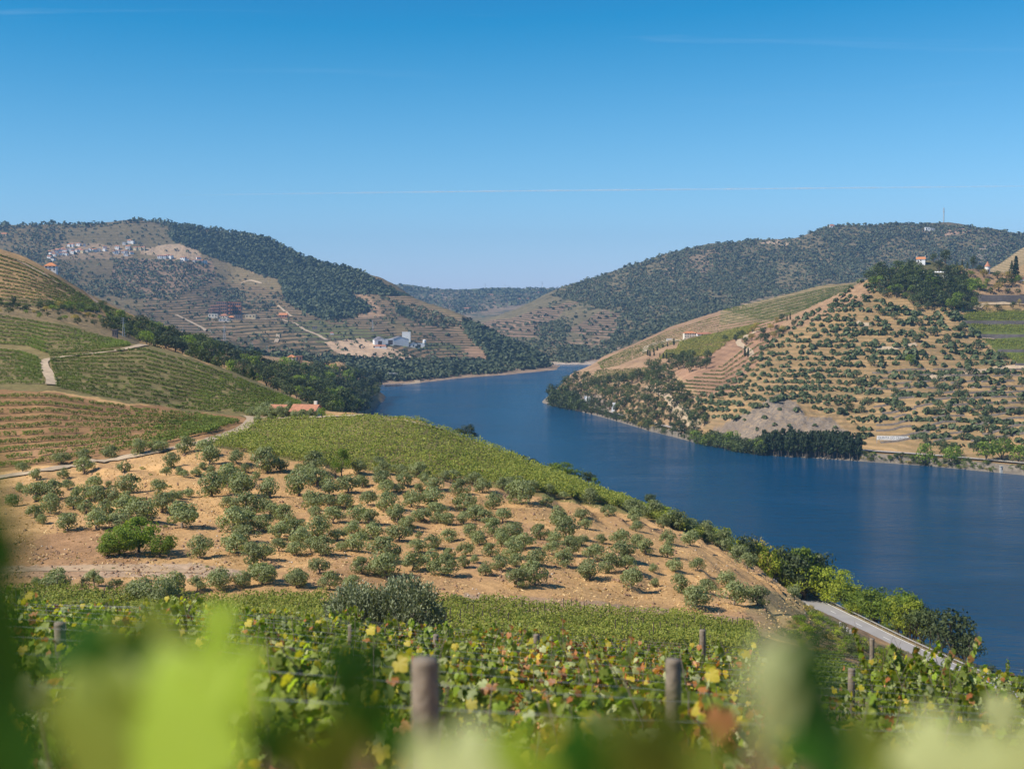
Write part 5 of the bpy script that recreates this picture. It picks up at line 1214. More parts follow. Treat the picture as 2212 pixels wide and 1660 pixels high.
# ------------------------------------------------------------ roads, railway, walls, buildings
def ribbon(name, sheet, px, half, mat, lift=.08, ymin=0, ymax=1e9, step=None, pts=None, flat=True, kind='structure', offs=0.0):
    """strip laid on the ground along a surveyed line"""
    if pts is None:
        px = np.array(px, float); cum = np.concatenate([[0], np.cumsum(np.hypot(*np.diff(px, axis=0).T))])
        t = np.linspace(0, cum[-1], max(4, int(cum[-1] / 4)))
        P = sheet.hit(np.interp(t, cum, px[:, 0]), np.interp(t, cum, px[:, 1]), ymin, ymax); P = P[~np.isnan(P[:, 0])]
    else: P = np.asarray(pts, float)
    if len(P) < 3: print('ribbon missed', name); return None
    keep = [0]
    for i in range(1, len(P)):
        if np.hypot(*(P[i] - P[keep[-1]])[:2]) > half * .8: keep.append(i)
    P = P[keep]
    for _ in range(2):
        Q = P.copy(); Q[1:-1] = (P[:-2] + 2 * P[1:-1] + P[2:]) / 4; P = Q
    d = np.gradient(P[:, :2], axis=0); d /= np.linalg.norm(d, axis=1)[:, None] + 1e-9
    nn = np.stack([-d[:, 1], d[:, 0]], 1); nc = 5 if half > .4 else 2; V = []
    for j in range(nc):
        o_ = offs + half * (2 * j / (nc - 1) - 1) * (1 + .12 * (fbm(P[:, 0], P[:, 1], 6, 2, 3) if half > 1 and flat else 0))
        XY = P[:, :2] + nn * np.reshape(o_, (-1, 1)); V.append(np.column_stack([XY, sheet.z(XY[:, 0], XY[:, 1]) + lift]))
    V = np.stack(V, 1); m_, k_ = V.shape[:2]; idx = np.arange(m_ * k_).reshape(m_, k_)
    F = np.stack([idx[:-1, :-1], idx[1:, :-1], idx[1:, 1:], idx[:-1, 1:]], 2).reshape(-1, 4)
    o = link(name, np_mesh(name, V.reshape(-1, 3), F, smooth=True, mats=[mat])); o['kind'] = kind; return o
DIRT = simple_mat('pale_dirt', (.44, .33, .21), noise=.3, scale=.7, bump=.5)
DIRTG = simple_mat('grey_dirt', (.42, .29, .17), noise=.3, scale=.7, bump=.5)
ribbon('dirt_track', near, [(-60, 1044), (0, 1031), (100, 1016), (200, 1000), (300, 984), (380, 967), (430, 958), (480, 944), (515, 932), (540, 915), (548, 903), (530, 899)], 1.3, DIRT, .22, 215, 330)
ribbon('dirt_track', near, [(548, 903), (590, 903), (650, 904), (720, 900), (790, 897)], 1.2, DIRT, .22, 260, 330)
ribbon('sandy_track', near, [(110, 832), (112, 820), (103, 806), (93, 792), (92, 782), (110, 775), (150, 770), (200, 765), (250, 759), (300, 748), (318, 743)], 1.3, DIRT, .3, 330, 470)
ribbon('footpath', near, [(-60, 1238), (60, 1230), (200, 1226), (330, 1229), (440, 1236)], 1.1, DIRTG, .05, 142, 175)
ribbon('spur_track', near, [(30, 560), (70, 580), (110, 602), (130, 616)], 1.6, DIRTG, .5, 600, 760)
ribbon('spur_track', near, [(155, 610), (180, 628), (205, 650), (220, 664)], 1.4, DIRTG, .5, 600, 760)
ribbon('valley_track', near, [(640, 812), (655, 820), (652, 832)], 4.5, DIRT, 1.0, 600, 1300)
ribbon('near_path', near, [(870, 908), (960, 928), (1040, 965), (1150, 1008), (1230, 1042), (1300, 1070), (1360, 1098)], .8, DIRT, .2, 250, 330)
for pl, hw in [([(380, 680), (420, 700), (460, 720)], 4), ([(690, 625), (740, 640), (760, 632)], 3), ([(905, 810), (898, 820), (905, 830), (912, 836)], 5), ([(840, 833), (870, 832), (905, 827)], 4.5),
               ([(605, 690), (640, 700), (662, 715), (690, 725), (705, 735)], 4), ([(455, 694), (520, 691), (570, 690), (600, 688)], 3), ([(596, 740), (602, 728), (600, 722)], 4),
               ([(745, 632), (775, 615), (790, 618)], 3), ([(600, 660), (625, 680), (630, 684)], 3), ([(565, 612), (540, 605), (520, 612)], 3)]:
    ribbon('mountain_track', left_mt, pl, hw * .62, DIRT, .8, 1100, 3000)
for pl, hw, y0, y1 in [([(1395, 760), (1393, 750), (1400, 745), (1440, 735), (1480, 736), (1560, 733), (1620, 728)], 2.6, 1000, 1600), ([(1625, 768), (1615, 755), (1597, 745), (1592, 738), (1605, 728), (1640, 715)], 2.2, 950, 1500),
               ([(1390, 845), (1396, 835), (1430, 850), (1450, 865), (1460, 885), (1490, 905), (1510, 925)], 2.2, 850, 1300), ([(1850, 697), (1870, 702), (1890, 703)], 2.4, 850, 1150),
               ([(1895, 752), (1925, 754), (1950, 750), (1980, 745)], 2.2, 850, 1150), ([(1995, 820), (2020, 815), (2080, 808), (2140, 797), (2190, 793), (2230, 794)], 2.0, 800, 1150),
               ([(2060, 675), (2100, 668), (2125, 658), (2212, 657), (2260, 657)], 2.0, 850, 1150), ([(2120, 730), (2150, 733)], 1.5, 850, 1150),
               ([(1400, 748), (1425, 742), (1450, 735)], 2.2, 1000, 1600)]:
    ribbon('hill_track', right_hill, pl, hw, DIRT, .5, y0, y1)

# main road
def road_strip(name, a, b, dz, mat, i0=0, i1=110, skirt=None, tagk='structure'):
    P = RC[i0:i1]; n_ = rn[i0:i1]
    A = np.column_stack([P[:, :2] + n_ * a, P[:, 2] + dz]); B_ = np.column_stack([P[:, :2] + n_ * b, P[:, 2] + dz]); cols = [A, B_]
    if skirt:
        A2 = np.column_stack([P[:, :2] + n_ * (a - skirt[0]), P[:, 2] + dz - skirt[1]]); B2 = np.column_stack([P[:, :2] + n_ * (b + skirt[2]), P[:, 2] + dz - skirt[3]]); cols = [A2, A, B_, B2]
    V = np.stack(cols, 1); m_, k_ = V.shape[:2]; idx = np.arange(m_ * k_).reshape(m_, k_)
    F = np.stack([idx[:-1, :-1], idx[1:, :-1], idx[1:, 1:], idx[:-1, 1:]], 2).reshape(-1, 4)
    return np_mesh(name, V.reshape(-1, 3), F, mats=[mat])
ASPH = simple_mat('sun_bleached_asphalt', (.31, .295, .29), noise=.12, scale=.25, rough=.85, bump=.1)
PAINT = simple_mat('road_paint', (.80, .79, .76), noise=.08, scale=1, rough=.7)
VERGE = simple_mat('dry_verge', (.36, .27, .14), noise=.35, scale=.6, bump=.5)
VERGEB = simple_mat('green_bank', (.20, .18, .07), noise=.45, scale=.5, bump=.6)
link('road_bank', road_strip('road_bank', -HW - .7, HW + 1.2, -.10, VERGE, skirt=(1.2, 1.2, 9, 9)))['kind'] = 'structure'
road = link('road', road_strip('road', -HW, HW, 0, ASPH)); road['kind'] = 'structure'
link('edge_line', road_strip('edge_line', -HW + .12, -HW + .26, .012, PAINT), road)
link('edge_line', road_strip('edge_line', HW - .30, HW - .14, .012, PAINT), road)
i = 2
while i < 106: link('centre_dash', road_strip('centre_dash', -.065, .065, .012, PAINT, i, i + 3), road); i += 9
for k_, (ia, ib) in enumerate([(0, 90)]):
    gr = link('guardrail', None); props(gr, 'long galvanised guardrail along the river side of the road', 'guardrail')
    STEEL = simple_mat('galvanised_steel', (.55, .56, .56), rough=.45, metallic=.6, noise=.1)
    P = np.column_stack([RC[:, :2] + rn * (HW + .5), RC[:, 2]])
    V = []; prof = [(0, .30), (.04, .34), (0, .40), (.04, .46), (0, .52)]
    for a_, z_ in prof: V.append(np.column_stack([P[:, :2] - rn * a_, P[:, 2] + z_]))
    V = np.stack(V, 1); m_, kk = V.shape[:2]; idx = np.arange(m_ * kk).reshape(m_, kk)
    F = np.stack([idx[:-1, :-1], idx[1:, :-1], idx[1:, 1:], idx[:-1, 1:]], 2).reshape(-1, 4)
    link('rail', np_mesh('rail', V.reshape(-1, 3), F, mats=[STEEL]), gr)
    pm = MB(); pm.box(-.04, .04, -.04, .04, -.5, .5); pme = pm.mesh('post', [STEEL])
    for i in range(0, 110, 2): link('post', pme, gr, loc=tuple(P[i] + np.array([rn[i][0] * .1, rn[i][1] * .1, 0])))
# verge plants along the road
vg = []
for k in range(110):
    i = int(random.uniform(4, 80)); side = random.choice([1, 1, -1]); dd = (HW + random.uniform(1.3, 2.8)) if side > 0 else -(HW + random.uniform(1.4, 5))
    p = RC[i]; X, Yq = p[:2] + rn[i] * dd; vg.append((X, Yq, p[2] - .3 - (0.9 * max(0, abs(dd) - HW - 1.2)) * (.5 if side > 0 else -.25), random.uniform(.5, 1.2), side))
P_BU = [tree_proto(600 + k, m_, BARKD, 1.3, .8, nl=260, ls=.12, trunk_h=.05) for k, m_ in enumerate([LEAF_YL, LEAF_GR, LEAF_MID, LEAF_OR])]
for k, (X, Yq, z_, s_, side) in enumerate(sorted(vg, key=lambda q: q[1])):
    zt = float(near.z(X, Yq)); plant('bush', random.choice(P_BU), (X, Yq, max(zt, ROADZ - 1.5 if side > 0 else zt)), s_, '%s verge shrub %s the road, %s counted from the near end' % (['tiny', 'low', 'full'][min(2, int(s_ / .4) - 1)], 'outside the guardrail of' if side > 0 else 'on the uphill side of', ordn(k)), 'bush', 'shrubs on the road verges')
rb_ = np.random.default_rng(77); bx_ = rb_.uniform(1690, 1990, 900); by_ = rb_.uniform(1310, 1470, 900)
kk_ = in_poly(bx_, by_, [(1745, 1312), (1800, 1345), (1880, 1385), (1960, 1420), (1990, 1450), (1850, 1450), (1760, 1420), (1690, 1375), (1700, 1345)]); bx_, by_ = bx_[kk_][:150], by_[kk_][:150]
Hh = near.hit(bx_, by_, 60, 270); o_ = np.argsort(bx_)
for r_, k in enumerate(o_):
    p = Hh[k]
    if np.isnan(p[0]): continue
    s_ = rb_.uniform(.5, 1.7); plant('shrub', P_BU[int(rb_.integers(0, 4))], (p[0], p[1], p[2] - .1), s_, 'wild shrub on the earth bank above the road, %s from the left' % ordn(r_), 'shrub', 'shrubs on the bank above the road', sz=s_ * .8)
# marker stones above the road
CONC = simple_mat('pale_concrete', (.50, .48, .44), noise=.15, scale=2)
mk = MB(); mk.box(-.13, .13, -.13, .13, -.3, .6); mk.box(-.10, .10, -.10, .10, .6, .66); mkm = mk.mesh('marker_stone', [CONC])
Hh = near.hit([1815, 1823, 1830, 1837, 1845], [1352, 1360, 1364, 1369, 1374], 100, 300)
for k, p in enumerate(Hh):
    if not np.isnan(p[0]): props(link('marker_stone', mkm, loc=tuple(p)), 'short concrete marker stone on the bank above the road, %s from the left' % ordn(k), 'marker stone', 'marker stones above the road')

# railway and river wall on the far bank
BAL = simple_mat('ballast', (.50, .44, .37), noise=.2, scale=.5)
RUST = simple_mat('rail_steel', (.16, .10, .07), noise=.2, scale=2, metallic=.3)
WX = np.array([q[0] for q in W], float); WY = np.array([q[1] for q in W], float)
def bank_line(x0, x1, dY, z, n=80):
    out = []
    for x in np.linspace(x0, x1, n):
        Yv = float(np.interp(x, WX, WY)) + dY; v = math.tan(math.atan((z - HC) / Yv) + PITCH); out.append(((x - 1106) / FP / (CP + v * SP) * Yv, Yv, z))
    return np.array(out)
class _Flat:
    def __init__(s, z): s.zz = z
    def z(s, X, Y): return np.full(np.shape(X), s.zz)
for nm, hw, dz, mt in (('railway_bed', 2.6, 4.9, BAL),):
    for xa, xb in ((1400, 1512), (1855, 2400), (1272, 1350)):
        bed = ribbon(nm, _Flat(dz), None, hw, mt, 0, pts=bank_line(xa, xb, 13, dz), flat=False)
        ribbon('rail', _Flat(dz + .16), None, .12, RUST, 0, pts=bank_line(xa, xb, 14.2, dz), flat=False, kind='structure'); ribbon('rail', _Flat(dz + .16), None, .12, RUST, 0, pts=bank_line(xa, xb, 12.7, dz), flat=False)
STONE = simple_mat('grey_stone_wall', (.20, .175, .15), noise=.5, scale=.9, bump=.6)
STONED = simple_mat('dark_stone_wall', (.075, .065, .062), noise=.35, scale=.5, bump=.5)
def wall_along(name, P, h0, h1, th, mat, label, cat='wall'):
    d = np.gradient(P[:, :2], axis=0); d /= np.linalg.norm(d, axis=1)[:, None] + 1e-9; n_ = np.stack([-d[:, 1], d[:, 0]], 1)
    A = P[:, :2] - n_ * th / 2; B_ = P[:, :2] + n_ * th / 2
    V = np.stack([np.column_stack([A, P[:, 2] + h0]), np.column_stack([A, P[:, 2] + h1]), np.column_stack([B_, P[:, 2] + h1]), np.column_stack([B_, P[:, 2] + h0])], 1)
    m_ = len(P); idx = np.arange(m_ * 4).reshape(m_, 4); F = []
    for j in range(3): F.append(np.stack([idx[:-1, j], idx[1:, j], idx[1:, j + 1], idx[:-1, j + 1]], 1))
    F = np.concatenate(F + [idx[[0, -1]]]); return props(link(name, np_mesh(name, V.reshape(-1, 3), F, mats=[mat])), label, cat)
WSTONE = simple_mat('river_wall_stone', (.17, .14, .105), noise=.5, scale=.5, bump=.6)
wall_along('river_wall', bank_line(1860, 2400, 1.5, 0), -2, 4.4, 2.4, WSTONE, 'grey stone river wall below the railway at right')
wall_along('river_wall', bank_line(1400, 1520, 1.5, 0), -2, 3.6, 2.0, WSTONE, 'low stone river wall left of the waterside trees')
for (xa, ya, xb, yb, hp), lab in zip([(2114, 655, 2330, 655, 18), (2080, 699, 2330, 702, 8), (2113, 729, 2330, 731, 8), (2155, 760, 2330, 762, 6), (2193, 790, 2330, 792, 6)],
        ['tall dark retaining wall under the hilltop at the right edge', 'dark wall under the uppermost walled vineyard plot', 'dark wall under the second walled vineyard plot', 'dark wall under the third walled vineyard plot', 'short dark wall under the lowest walled plot']):
    P = right_hill.hit(np.linspace(xa, xb, 24), np.linspace(ya, yb, 24), 850, 1130); P = P[~np.isnan(P[:, 0])]
    if len(P) > 3:
        P[:, 1] = np.linspace(P[:, 1].max(), P[:, 1].min(), len(P)) * .5 + P[:, 1] * .5; P[:, 2] = P[:, 2].mean()
        wall_along('retaining_wall', P, -3, hp * P[0, 1] / FP, .8, STONED, lab)
TSTONE = simple_mat('brown_drystone', (.13, .105, .085), noise=.5, scale=.9)
# dry-stone terrace walls on the lower flank: short curved runs
rt = np.random.default_rng(8); nw = 0
for row in range(13):
    y = 800 + row * 12.5; x = 1862 + rt.uniform(0, 60)
    while x < 2230:
        L_ = rt.uniform(40, 120); yy = y + fbm(np.linspace(x, x + L_, 14), np.full(14, y), 80, 2, 3) * 5 - .02 * (np.linspace(x, x + L_, 14) - 2000)
        P = right_hill.hit(np.linspace(x, x + L_, 14), yy, 740, 1000); P = P[~np.isnan(P[:, 0])]; x += L_ + rt.uniform(6, 26)
        if len(P) < 6 or P[0][2] < 7 or np.ptp(P[:, 1]) > 40 or y > 955 and x < 1900: continue
        P[:, 1] = P[:, 1].mean() * .6 + P[:, 1] * .4
        P[:, 2] = right_hill.z(P[:, 0], P[:, 1])
        nw += 1; wall_along('terrace_wall', P, -.6, 1.0, .9, TSTONE, 'low dry-stone wall, %s seen along the %s terrace among the far olives' % (ordn(nw % 5), ordn(row)))['group'] = 'dry-stone terrace walls'

# ---- buildings
WHITE = simple_mat('white_plaster', (.80, .79, .76), noise=.06, scale=.6); OCHRE = simple_mat('ochre_plaster', (.62, .50, .30), noise=.08); CREAM = simple_mat('cream_plaster', (.70, .64, .52), noise=.08)
GREYP = simple_mat('grey_plaster', (.48, .47, .45), noise=.08); TILE = simple_mat('terracotta_tiles', (.42, .18, .10), noise=.25, scale=1.5, bump=.3); TILEO = simple_mat('orange_tiles', (.56, .22, .09), noise=.2, scale=1.5, bump=.3)
METALR = simple_mat('grey_roof_sheet', (.22, .20, .21), noise=.1, scale=.4, rough=.6); SHEDW = simple_mat('pale_shed_sheet', (.78, .79, .80), noise=.08, scale=.4, rough=.6); BRICK = simple_mat('brown_brick', (.33, .17, .11), noise=.2)
RUSTC = simple_mat('rust_red_cladding', (.50, .20, .10), noise=.15); DARKW = simple_mat('dark_glazing', (.03, .04, .055), rough=.2, noise=.1); DRK = simple_mat('dark_timber', (.07, .05, .045), noise=.2); SLATE = simple_mat('slate_stone', (.12, .10, .10), noise=.25)
def building(name, loc, rz, w, d, h, wall, roof, style='gable', rh=None, wins=(), doors=(), label='', cat='house', group=None, eave=.35, chimney=False, base=3.0):
    """w along local x (the long front faces local -y); windows are (x, z, w, h) on the front, or ('s', y, z, w, h) on the +x side"""
    o = link(name, None, loc=loc, rz=rz); props(o, label, cat, group)
    mb = MB(); mb.box(-w / 2, w / 2, -d / 2, d / 2, -base, h)
    rh = rh if rh is not None else d * .28
    if style == 'gable': mb.add([(-w / 2, -d / 2, h), (-w / 2, d / 2, h), (-w / 2, 0, h + rh), (w / 2, -d / 2, h), (w / 2, d / 2, h), (w / 2, 0, h + rh)], [(0, 2, 1), (3, 4, 5)])
    if style == 'front': mb.add([(-w / 2, -d / 2, h), (w / 2, -d / 2, h), (0, -d / 2, h + rh), (-w / 2, d / 2, h), (w / 2, d / 2, h), (0, d / 2, h + rh)], [(0, 1, 2), (3, 5, 4)])
    link('wall', mb.mesh('wall', [wall]), o)
    r = MB(); e = eave; t_ = .18
    if style == 'gable':
        for s_ in (-1, 1):
            y0 = s_ * (d / 2 + e); z0 = h - rh * e / (d / 2)
            V = [(-w / 2 - e, y0, z0), (w / 2 + e, y0, z0), (w / 2 + e, 0, h + rh), (-w / 2 - e, 0, h + rh)]; V2 = [(a, b, c + t_) for a, b, c in V]
            r.add(V + V2, [(0, 1, 2, 3), (4, 7, 6, 5), (0, 4, 5, 1), (1, 5, 6, 2), (3, 2, 6, 7), (0, 3, 7, 4)])
    elif style == 'front':
        for s_ in (-1, 1):
            x0 = s_ * (w / 2 + e); z0 = h - rh * e / (w / 2)
            V = [(x0, -d / 2 - e, z0), (x0, d / 2 + e, z0), (0, d / 2 + e, h + rh), (0, -d / 2 - e, h + rh)]; V2 = [(a, b, c + t_) for a, b, c in V]
            r.add(V + V2, [(0, 1, 2, 3), (4, 7, 6, 5), (0, 4, 5, 1), (1, 5, 6, 2), (3, 2, 6, 7), (0, 3, 7, 4)])
    elif style == 'hip':
        q = min(w, d) / 2
        V = [(-w / 2 - e, -d / 2 - e, h), (w / 2 + e, -d / 2 - e, h), (w / 2 + e, d / 2 + e, h), (-w / 2 - e, d / 2 + e, h), (-w / 2 + q, 0, h + rh), (w / 2 - q, 0, h + rh)]
        r.add(V, [(0, 1, 5, 4), (2, 3, 4, 5), (1, 2, 5), (3, 0, 4), (0, 3, 2, 1)])
    else: r.box(-w / 2 - .15, w / 2 + .15, -d / 2 - .15, d / 2 + .15, h, h + .35)
    ro = link('roof', r.mesh('roof', [roof]), o)
    if chimney:
        c = MB(); c.box(w * .3, w * .3 + .7, .2, .9, h + rh * .3, h + rh + .9); link('chimney', c.mesh('chimney', [wall]), ro)
    for q in wins:
        m_ = MB()
        if q[0] == 's': _, y_, z_, ww, hh = q; m_.box(w / 2 - .05, w / 2 + .05, y_ - ww / 2, y_ + ww / 2, z_, z_ + hh)
        else: x_, z_, ww, hh = q; m_.box(x_ - ww / 2, x_ + ww / 2, -d / 2 - .05, -d / 2 + .05, z_, z_ + hh)
        link('window', m_.mesh('window', [DARKW]), o)
    for q in doors:
        x_, ww, hh = q; m_ = MB(); m_.box(x_ - ww / 2, x_ + ww / 2, -d / 2 - .06, -d / 2 + .06, 0, hh); link('door', m_.mesh('door', [DRK]), o)
    return o
def at(sheet, x, y, ymin=0, ymax=1e9, dflt=None):
    p = sheet.hit([x], [y], ymin, ymax)[0]
    if np.isnan(p[0]):
        print('building missed', x, y)
        if dflt: u, dy, dz = ray(x, y); t_ = dflt / dy; return (float(u * t_), dflt, float(sheet.z(u * t_, dflt)))
        return None
    return tuple(float(v) for v in p)
def pxb(sheet, x, y, wpx, hpx, wall, roof, style, label, ymin, ymax, rz=0.0, dr=.7, nwin=2, floors=1, rhk=.45, cat='house', group=None, name='house', dflt=None, wf=.42, hf=.42, **kw):
    p = at(sheet, x, y, ymin, ymax, dflt)
    if p is None: return None
    k = p[1] / FP; w = wpx * k; h = hpx * k; rh = 0 if style == 'flat' else h * rhk; hh = h - rh; d = w * dr; wins = []
    for f in range(floors):
        for i in range(nwin):
            xx = (i + .5) / nwin * w - w / 2; fh = hh / floors; wins.append((xx, f * fh + fh * (.80 - hf), min(w / nwin * wf, fh * 1.6), fh * hf))
    return building(name, p, rz, w, d, hh, wall, roof, style, rh, wins, label=label, cat=cat, group=group, **kw)
# farmhouse on the knoll
p = at(near, 630, 905, 280, 340, 318)
Yv = 318.0; X = float(ray(662, 893)[0] / ray(662, 893)[1]) * Yv; g = float(near.z(X, Yv)); u, dy, dz = ray(628, 877); ztop = HC + float(dz / dy) * Yv
building('farmhouse', (X, Yv, g), math.radians(-16), 5.8, 4.2, max(1.5, ztop - g - 1.5), CREAM, TILE, 'gable', 1.2, [(-2.0, .7, .6, .8), (2.0, .7, .6, .8), ('s', -.8, .7, .6, .8)], [(0, 1.0, 1.9)], 'old whitewashed farmhouse with a weathered terracotta roof beside the bright vineyard', 'farmhouse', chimney=True)
X2 = float(ray(603, 893)[0] / ray(603, 893)[1]) * 321.0; building('outhouse', (X2, 321.0, float(near.z(X2, 321.0))), math.radians(-10), 3.4, 3.0, max(1.6, ztop - g - 1.9), GREYP, TILE, 'gable', 1.0, [(1, .8, .6, .8)], [(-.8, .9, 1.7)], 'small tiled outhouse at the left end of the old farmhouse', 'outhouse')
pxb(near, 110, 579, 25, 18, WHITE, TILEO, 'hip', 'white hill house with orange roof on the crest of the straw-coloured spur', 600, 760, math.radians(8), .8, 3, 2, .4, dflt=716)
o = pxb(near, 248, 688, 10, 15, SLATE, SLATE, 'flat', 'ruined square stone tower on the brow above the vineyards', 480, 640, 0, 1, 2, 1, 0, 'ruin', name='stone_ruin', dflt=516)
pxb(near, 630, 781, 20, 15, CREAM, TILEO, 'hip', 'stone house with orange roof above the wooded gully', 900, 1300, .1, .8, 2, 2, .35, dflt=1190)
pxb(near, 646, 781, 14, 12, BRICK, TILE, 'flat', 'brown brick annex right of the orange-roofed gully house', 900, 1300, .1, .8, 2, 1, .3, dflt=1192)
pxb(near, 755, 803, 26, 12, WHITE, TILE, 'gable', 'long white house with red tiled roof above the headland', 900, 1300, -.15, .5, 4, 1, .45, dflt=1230)
pxb(near, 706, 793, 14, 8, CREAM, TILEO, 'gable', 'small house showing only its orange roof among the gully trees', 900, 1300, .2, .7, 2, 1, .6, dflt=1215)
pxb(near, 680, 809, 16, 7, STONE, STONE, 'flat', 'roofless stone ruin beside the umbrella pines', 800, 1300, .2, .6, 2, 1, 0, 'ruin', name='stone_ruin', dflt=1000)
# winery sheds
def shed(x, y, wpx, hpx, dpx, wall, roof, style, label, rz=0., rhk=.35, **kw):
    p = at(left_mt, x, y, 1200, 2400)
    if p is None: return
    k = p[1] / FP; h = hpx * k; w = wpx * k; rh = h * rhk; return building('winery_shed', p, rz, w, dpx * k, h - rh, wall, roof, style, rh, label=label, cat='shed', **kw)
shed(819, 744, 24, 17, 24, SHEDW, METALR, 'front', 'pale gabled winery shed at the left end of the complex', .25, doors=[(0, 5, 5)])
shed(862, 744, 38, 18, 28, SHEDW, METALR, 'front', 'widest pale gabled winery shed in the middle of the complex', .25, doors=[(-12, 6, 6)])
shed(840, 744, 20, 11, 18, SHEDW, SHEDW, 'flat', 'flat-roofed link shed between the two big winery sheds', .1, .0, doors=[(2, 6, 6)])
shed(878, 736, 18, 19, 10, WHITE, WHITE, 'flat', 'tall white block rising behind the winery sheds', 0, .0)
shed(894, 750, 22, 11, 16, WHITE, METALR, 'front', 'small white gabled shed at the right of the winery', .2, doors=[(6, 5, 4)], wins=[(-6, 1.5, 2, 2), (-1, 1.5, 2, 2)])
shed(909, 749, 16, 7, 12, SHEDW, SHEDW, 'flat', 'low grey shed at the far right of the winery', .1, .0)
shed(822, 752, 26, 8, 8, WHITE, TILE, 'hip', 'low white office house with red roof in front of the winery', .1, .4, wins=[(-8, 1, 2, 2), (0, 1, 2, 2), (8, 1, 2, 2)])
p = at(left_mt, 917, 745, 1200, 2400)
if p:
    mb = MB(); mb.tube([(0, 0, -1), (0, 0, 6.5)], 2.4, 16); mb.tube([(0, 0, 6.5), (0, 0, 7.6)], [2.4, .4], 16); props(link('silo', mb.mesh('silo', [SHEDW]), loc=p), 'round grey metal silo at the right end of the winery', 'silo')
p = at(left_mt, 850, 815, 1200, 1800)
if p: building('pavilion', p, .1, 9, 6, 4.2, DARKW, GREYP, 'flat', 0, [(-2.5, .5, 2, 2.6), (2.5, .5, 2, 2.6)], label='dark glass riverside pavilion with a flat grey roof', cat='pavilion')
u = plane_pt(849, 832, .6); mb = MB(); mb.box(-9, 9, -3, 3, .5, 1.0)
for k in (-8, -3, 3, 8): mb.box(k - .2, k + .2, -2.8, -2.4, -3, .5)
props(link('landing_stage', mb.mesh('landing_stage', [DRK]), loc=(float(u[0]), float(u[1]), 0), rz=.3), 'dark landing stage at the cove on the left bank', 'jetty')
# terraced hotel
def block(nm, x, y, w, h, d, wall, roof, fl, nw_, label, rz=0., cat='hotel block'):
    return pxb(left_mt, x, y, w, h, wall, roof, 'flat', label, 1500, 2700, rz, d / w, nw_, fl, 0, cat, name=nm, wf=.8, hf=.55)
block('hotel_block', 508, 677, 26, 24, 12, RUSTC, RUSTC, 3, 6, 'dark three-storey hotel block with rust-red bands, right wing')
block('hotel_wall', 495, 677, 6, 25, 12, RUSTC, RUSTC, 3, 1, 'narrow rust-orange stair tower of the terraced hotel')
block('hotel_block', 480, 677, 22, 25, 14, BRICK, RUSTC, 4, 5, 'tallest stepped hotel wing in the middle of the complex')
block('hotel_block', 466, 677, 18, 17, 14, BRICK, RUSTC, 3, 4, 'stepped hotel wing left of the tallest')
block('hotel_block', 456, 677, 12, 10, 12, BRICK, RUSTC, 2, 3, 'lowest stepped hotel wing at the far left')
for x, y, w, h, wl, rf, st, lb in [(461, 686, 20, 8, CREAM, GREYP, 'flat', 'pale two-window house below the hotel at left'), (484, 687, 16, 9, CREAM, TILE, 'hip', 'cream house with pinkish roof below the hotel'), (500, 690, 12, 8, SLATE, TILEO, 'hip', 'dark stone house with tiled roof below the hotel'), (516, 690, 14, 10, SLATE, SLATE, 'flat', 'dark stone building behind the curved wall'), (542, 687, 22, 7, OCHRE, CREAM, 'flat', 'long yellow-ochre house right of the hotel'), (612, 686, 18, 10, BRICK, TILEO, 'gable', 'brown barn with pale orange roof beside the dark hedge'), (680, 711, 10, 7, STONE, TILE, 'flat', 'small square stone hut among the terraces'), (486, 694, 24, 5, GREYP, GREYP, 'flat', 'long low grey wall house under the hotel'), (717, 722, 8, 5, WHITE, TILE, 'hip', 'tiny white cottage among trees above the winery')]:
    pxb(left_mt, x, y, w, h, wl, rf, st, lb, 1400, 2700, 0, .6, 3, 1, .4, group=None)
# village on the left mountain, surveyed house by house
vz = [(115,268,'o'),(125,290,'w'),(140,275,'w'),(150,262,'y'),(165,285,'y'),(170,300,'w'),(185,270,'w'),(200,250,'r'),(215,245,'w'),(225,262,'w'),(250,245,'w'),(272,242,'r'),(300,252,'w'),(290,285,'w'),(315,290,'r'),(335,245,'g'),(345,190,'r'),(365,250,'g'),(390,245,'g'),(385,190,'w'),(388,270,'r'),(430,248,'r'),(458,175,'w'),(475,250,'r'),(505,262,'y'),(525,185,'w'),(560,250,'g'),(590,245,'r'),(620,245,'w'),(650,250,'r'),(690,245,'g'),(768,212,'w'),(765,238,'r'),(120,335,'w'),(155,358,'w'),(110,325,'w'),(240,288,'r'),
      (880,268,'w'),(905,275,'w'),(930,255,'w'),(918,215,'w'),(985,265,'w'),(1020,268,'w'),(1045,212,'r'),(1085,272,'w'),(1020,295,'r'),(1055,225,'g'),(1130,225,'y'),(1180,225,'y'),(1225,225,'y'),(1000,160,'g'),(1060,145,'r'),(1100,150,'w'),(1470,325,'w'),(1510,320,'w'),(1545,325,'w'),(1420,325,'w'),(1700,345,'w'),(1735,350,'w'),(1880,345,'w'),(1870,372,'w'),(1830,375,'g'),(1910,380,'r'),(1950,385,'w'),(1680,380,'g')]
vz = sorted(vz)
cls = lambda x: 'main village' if x < 830 else ('second hamlet' if x < 1300 else 'right-hand hamlet')
ci = {}
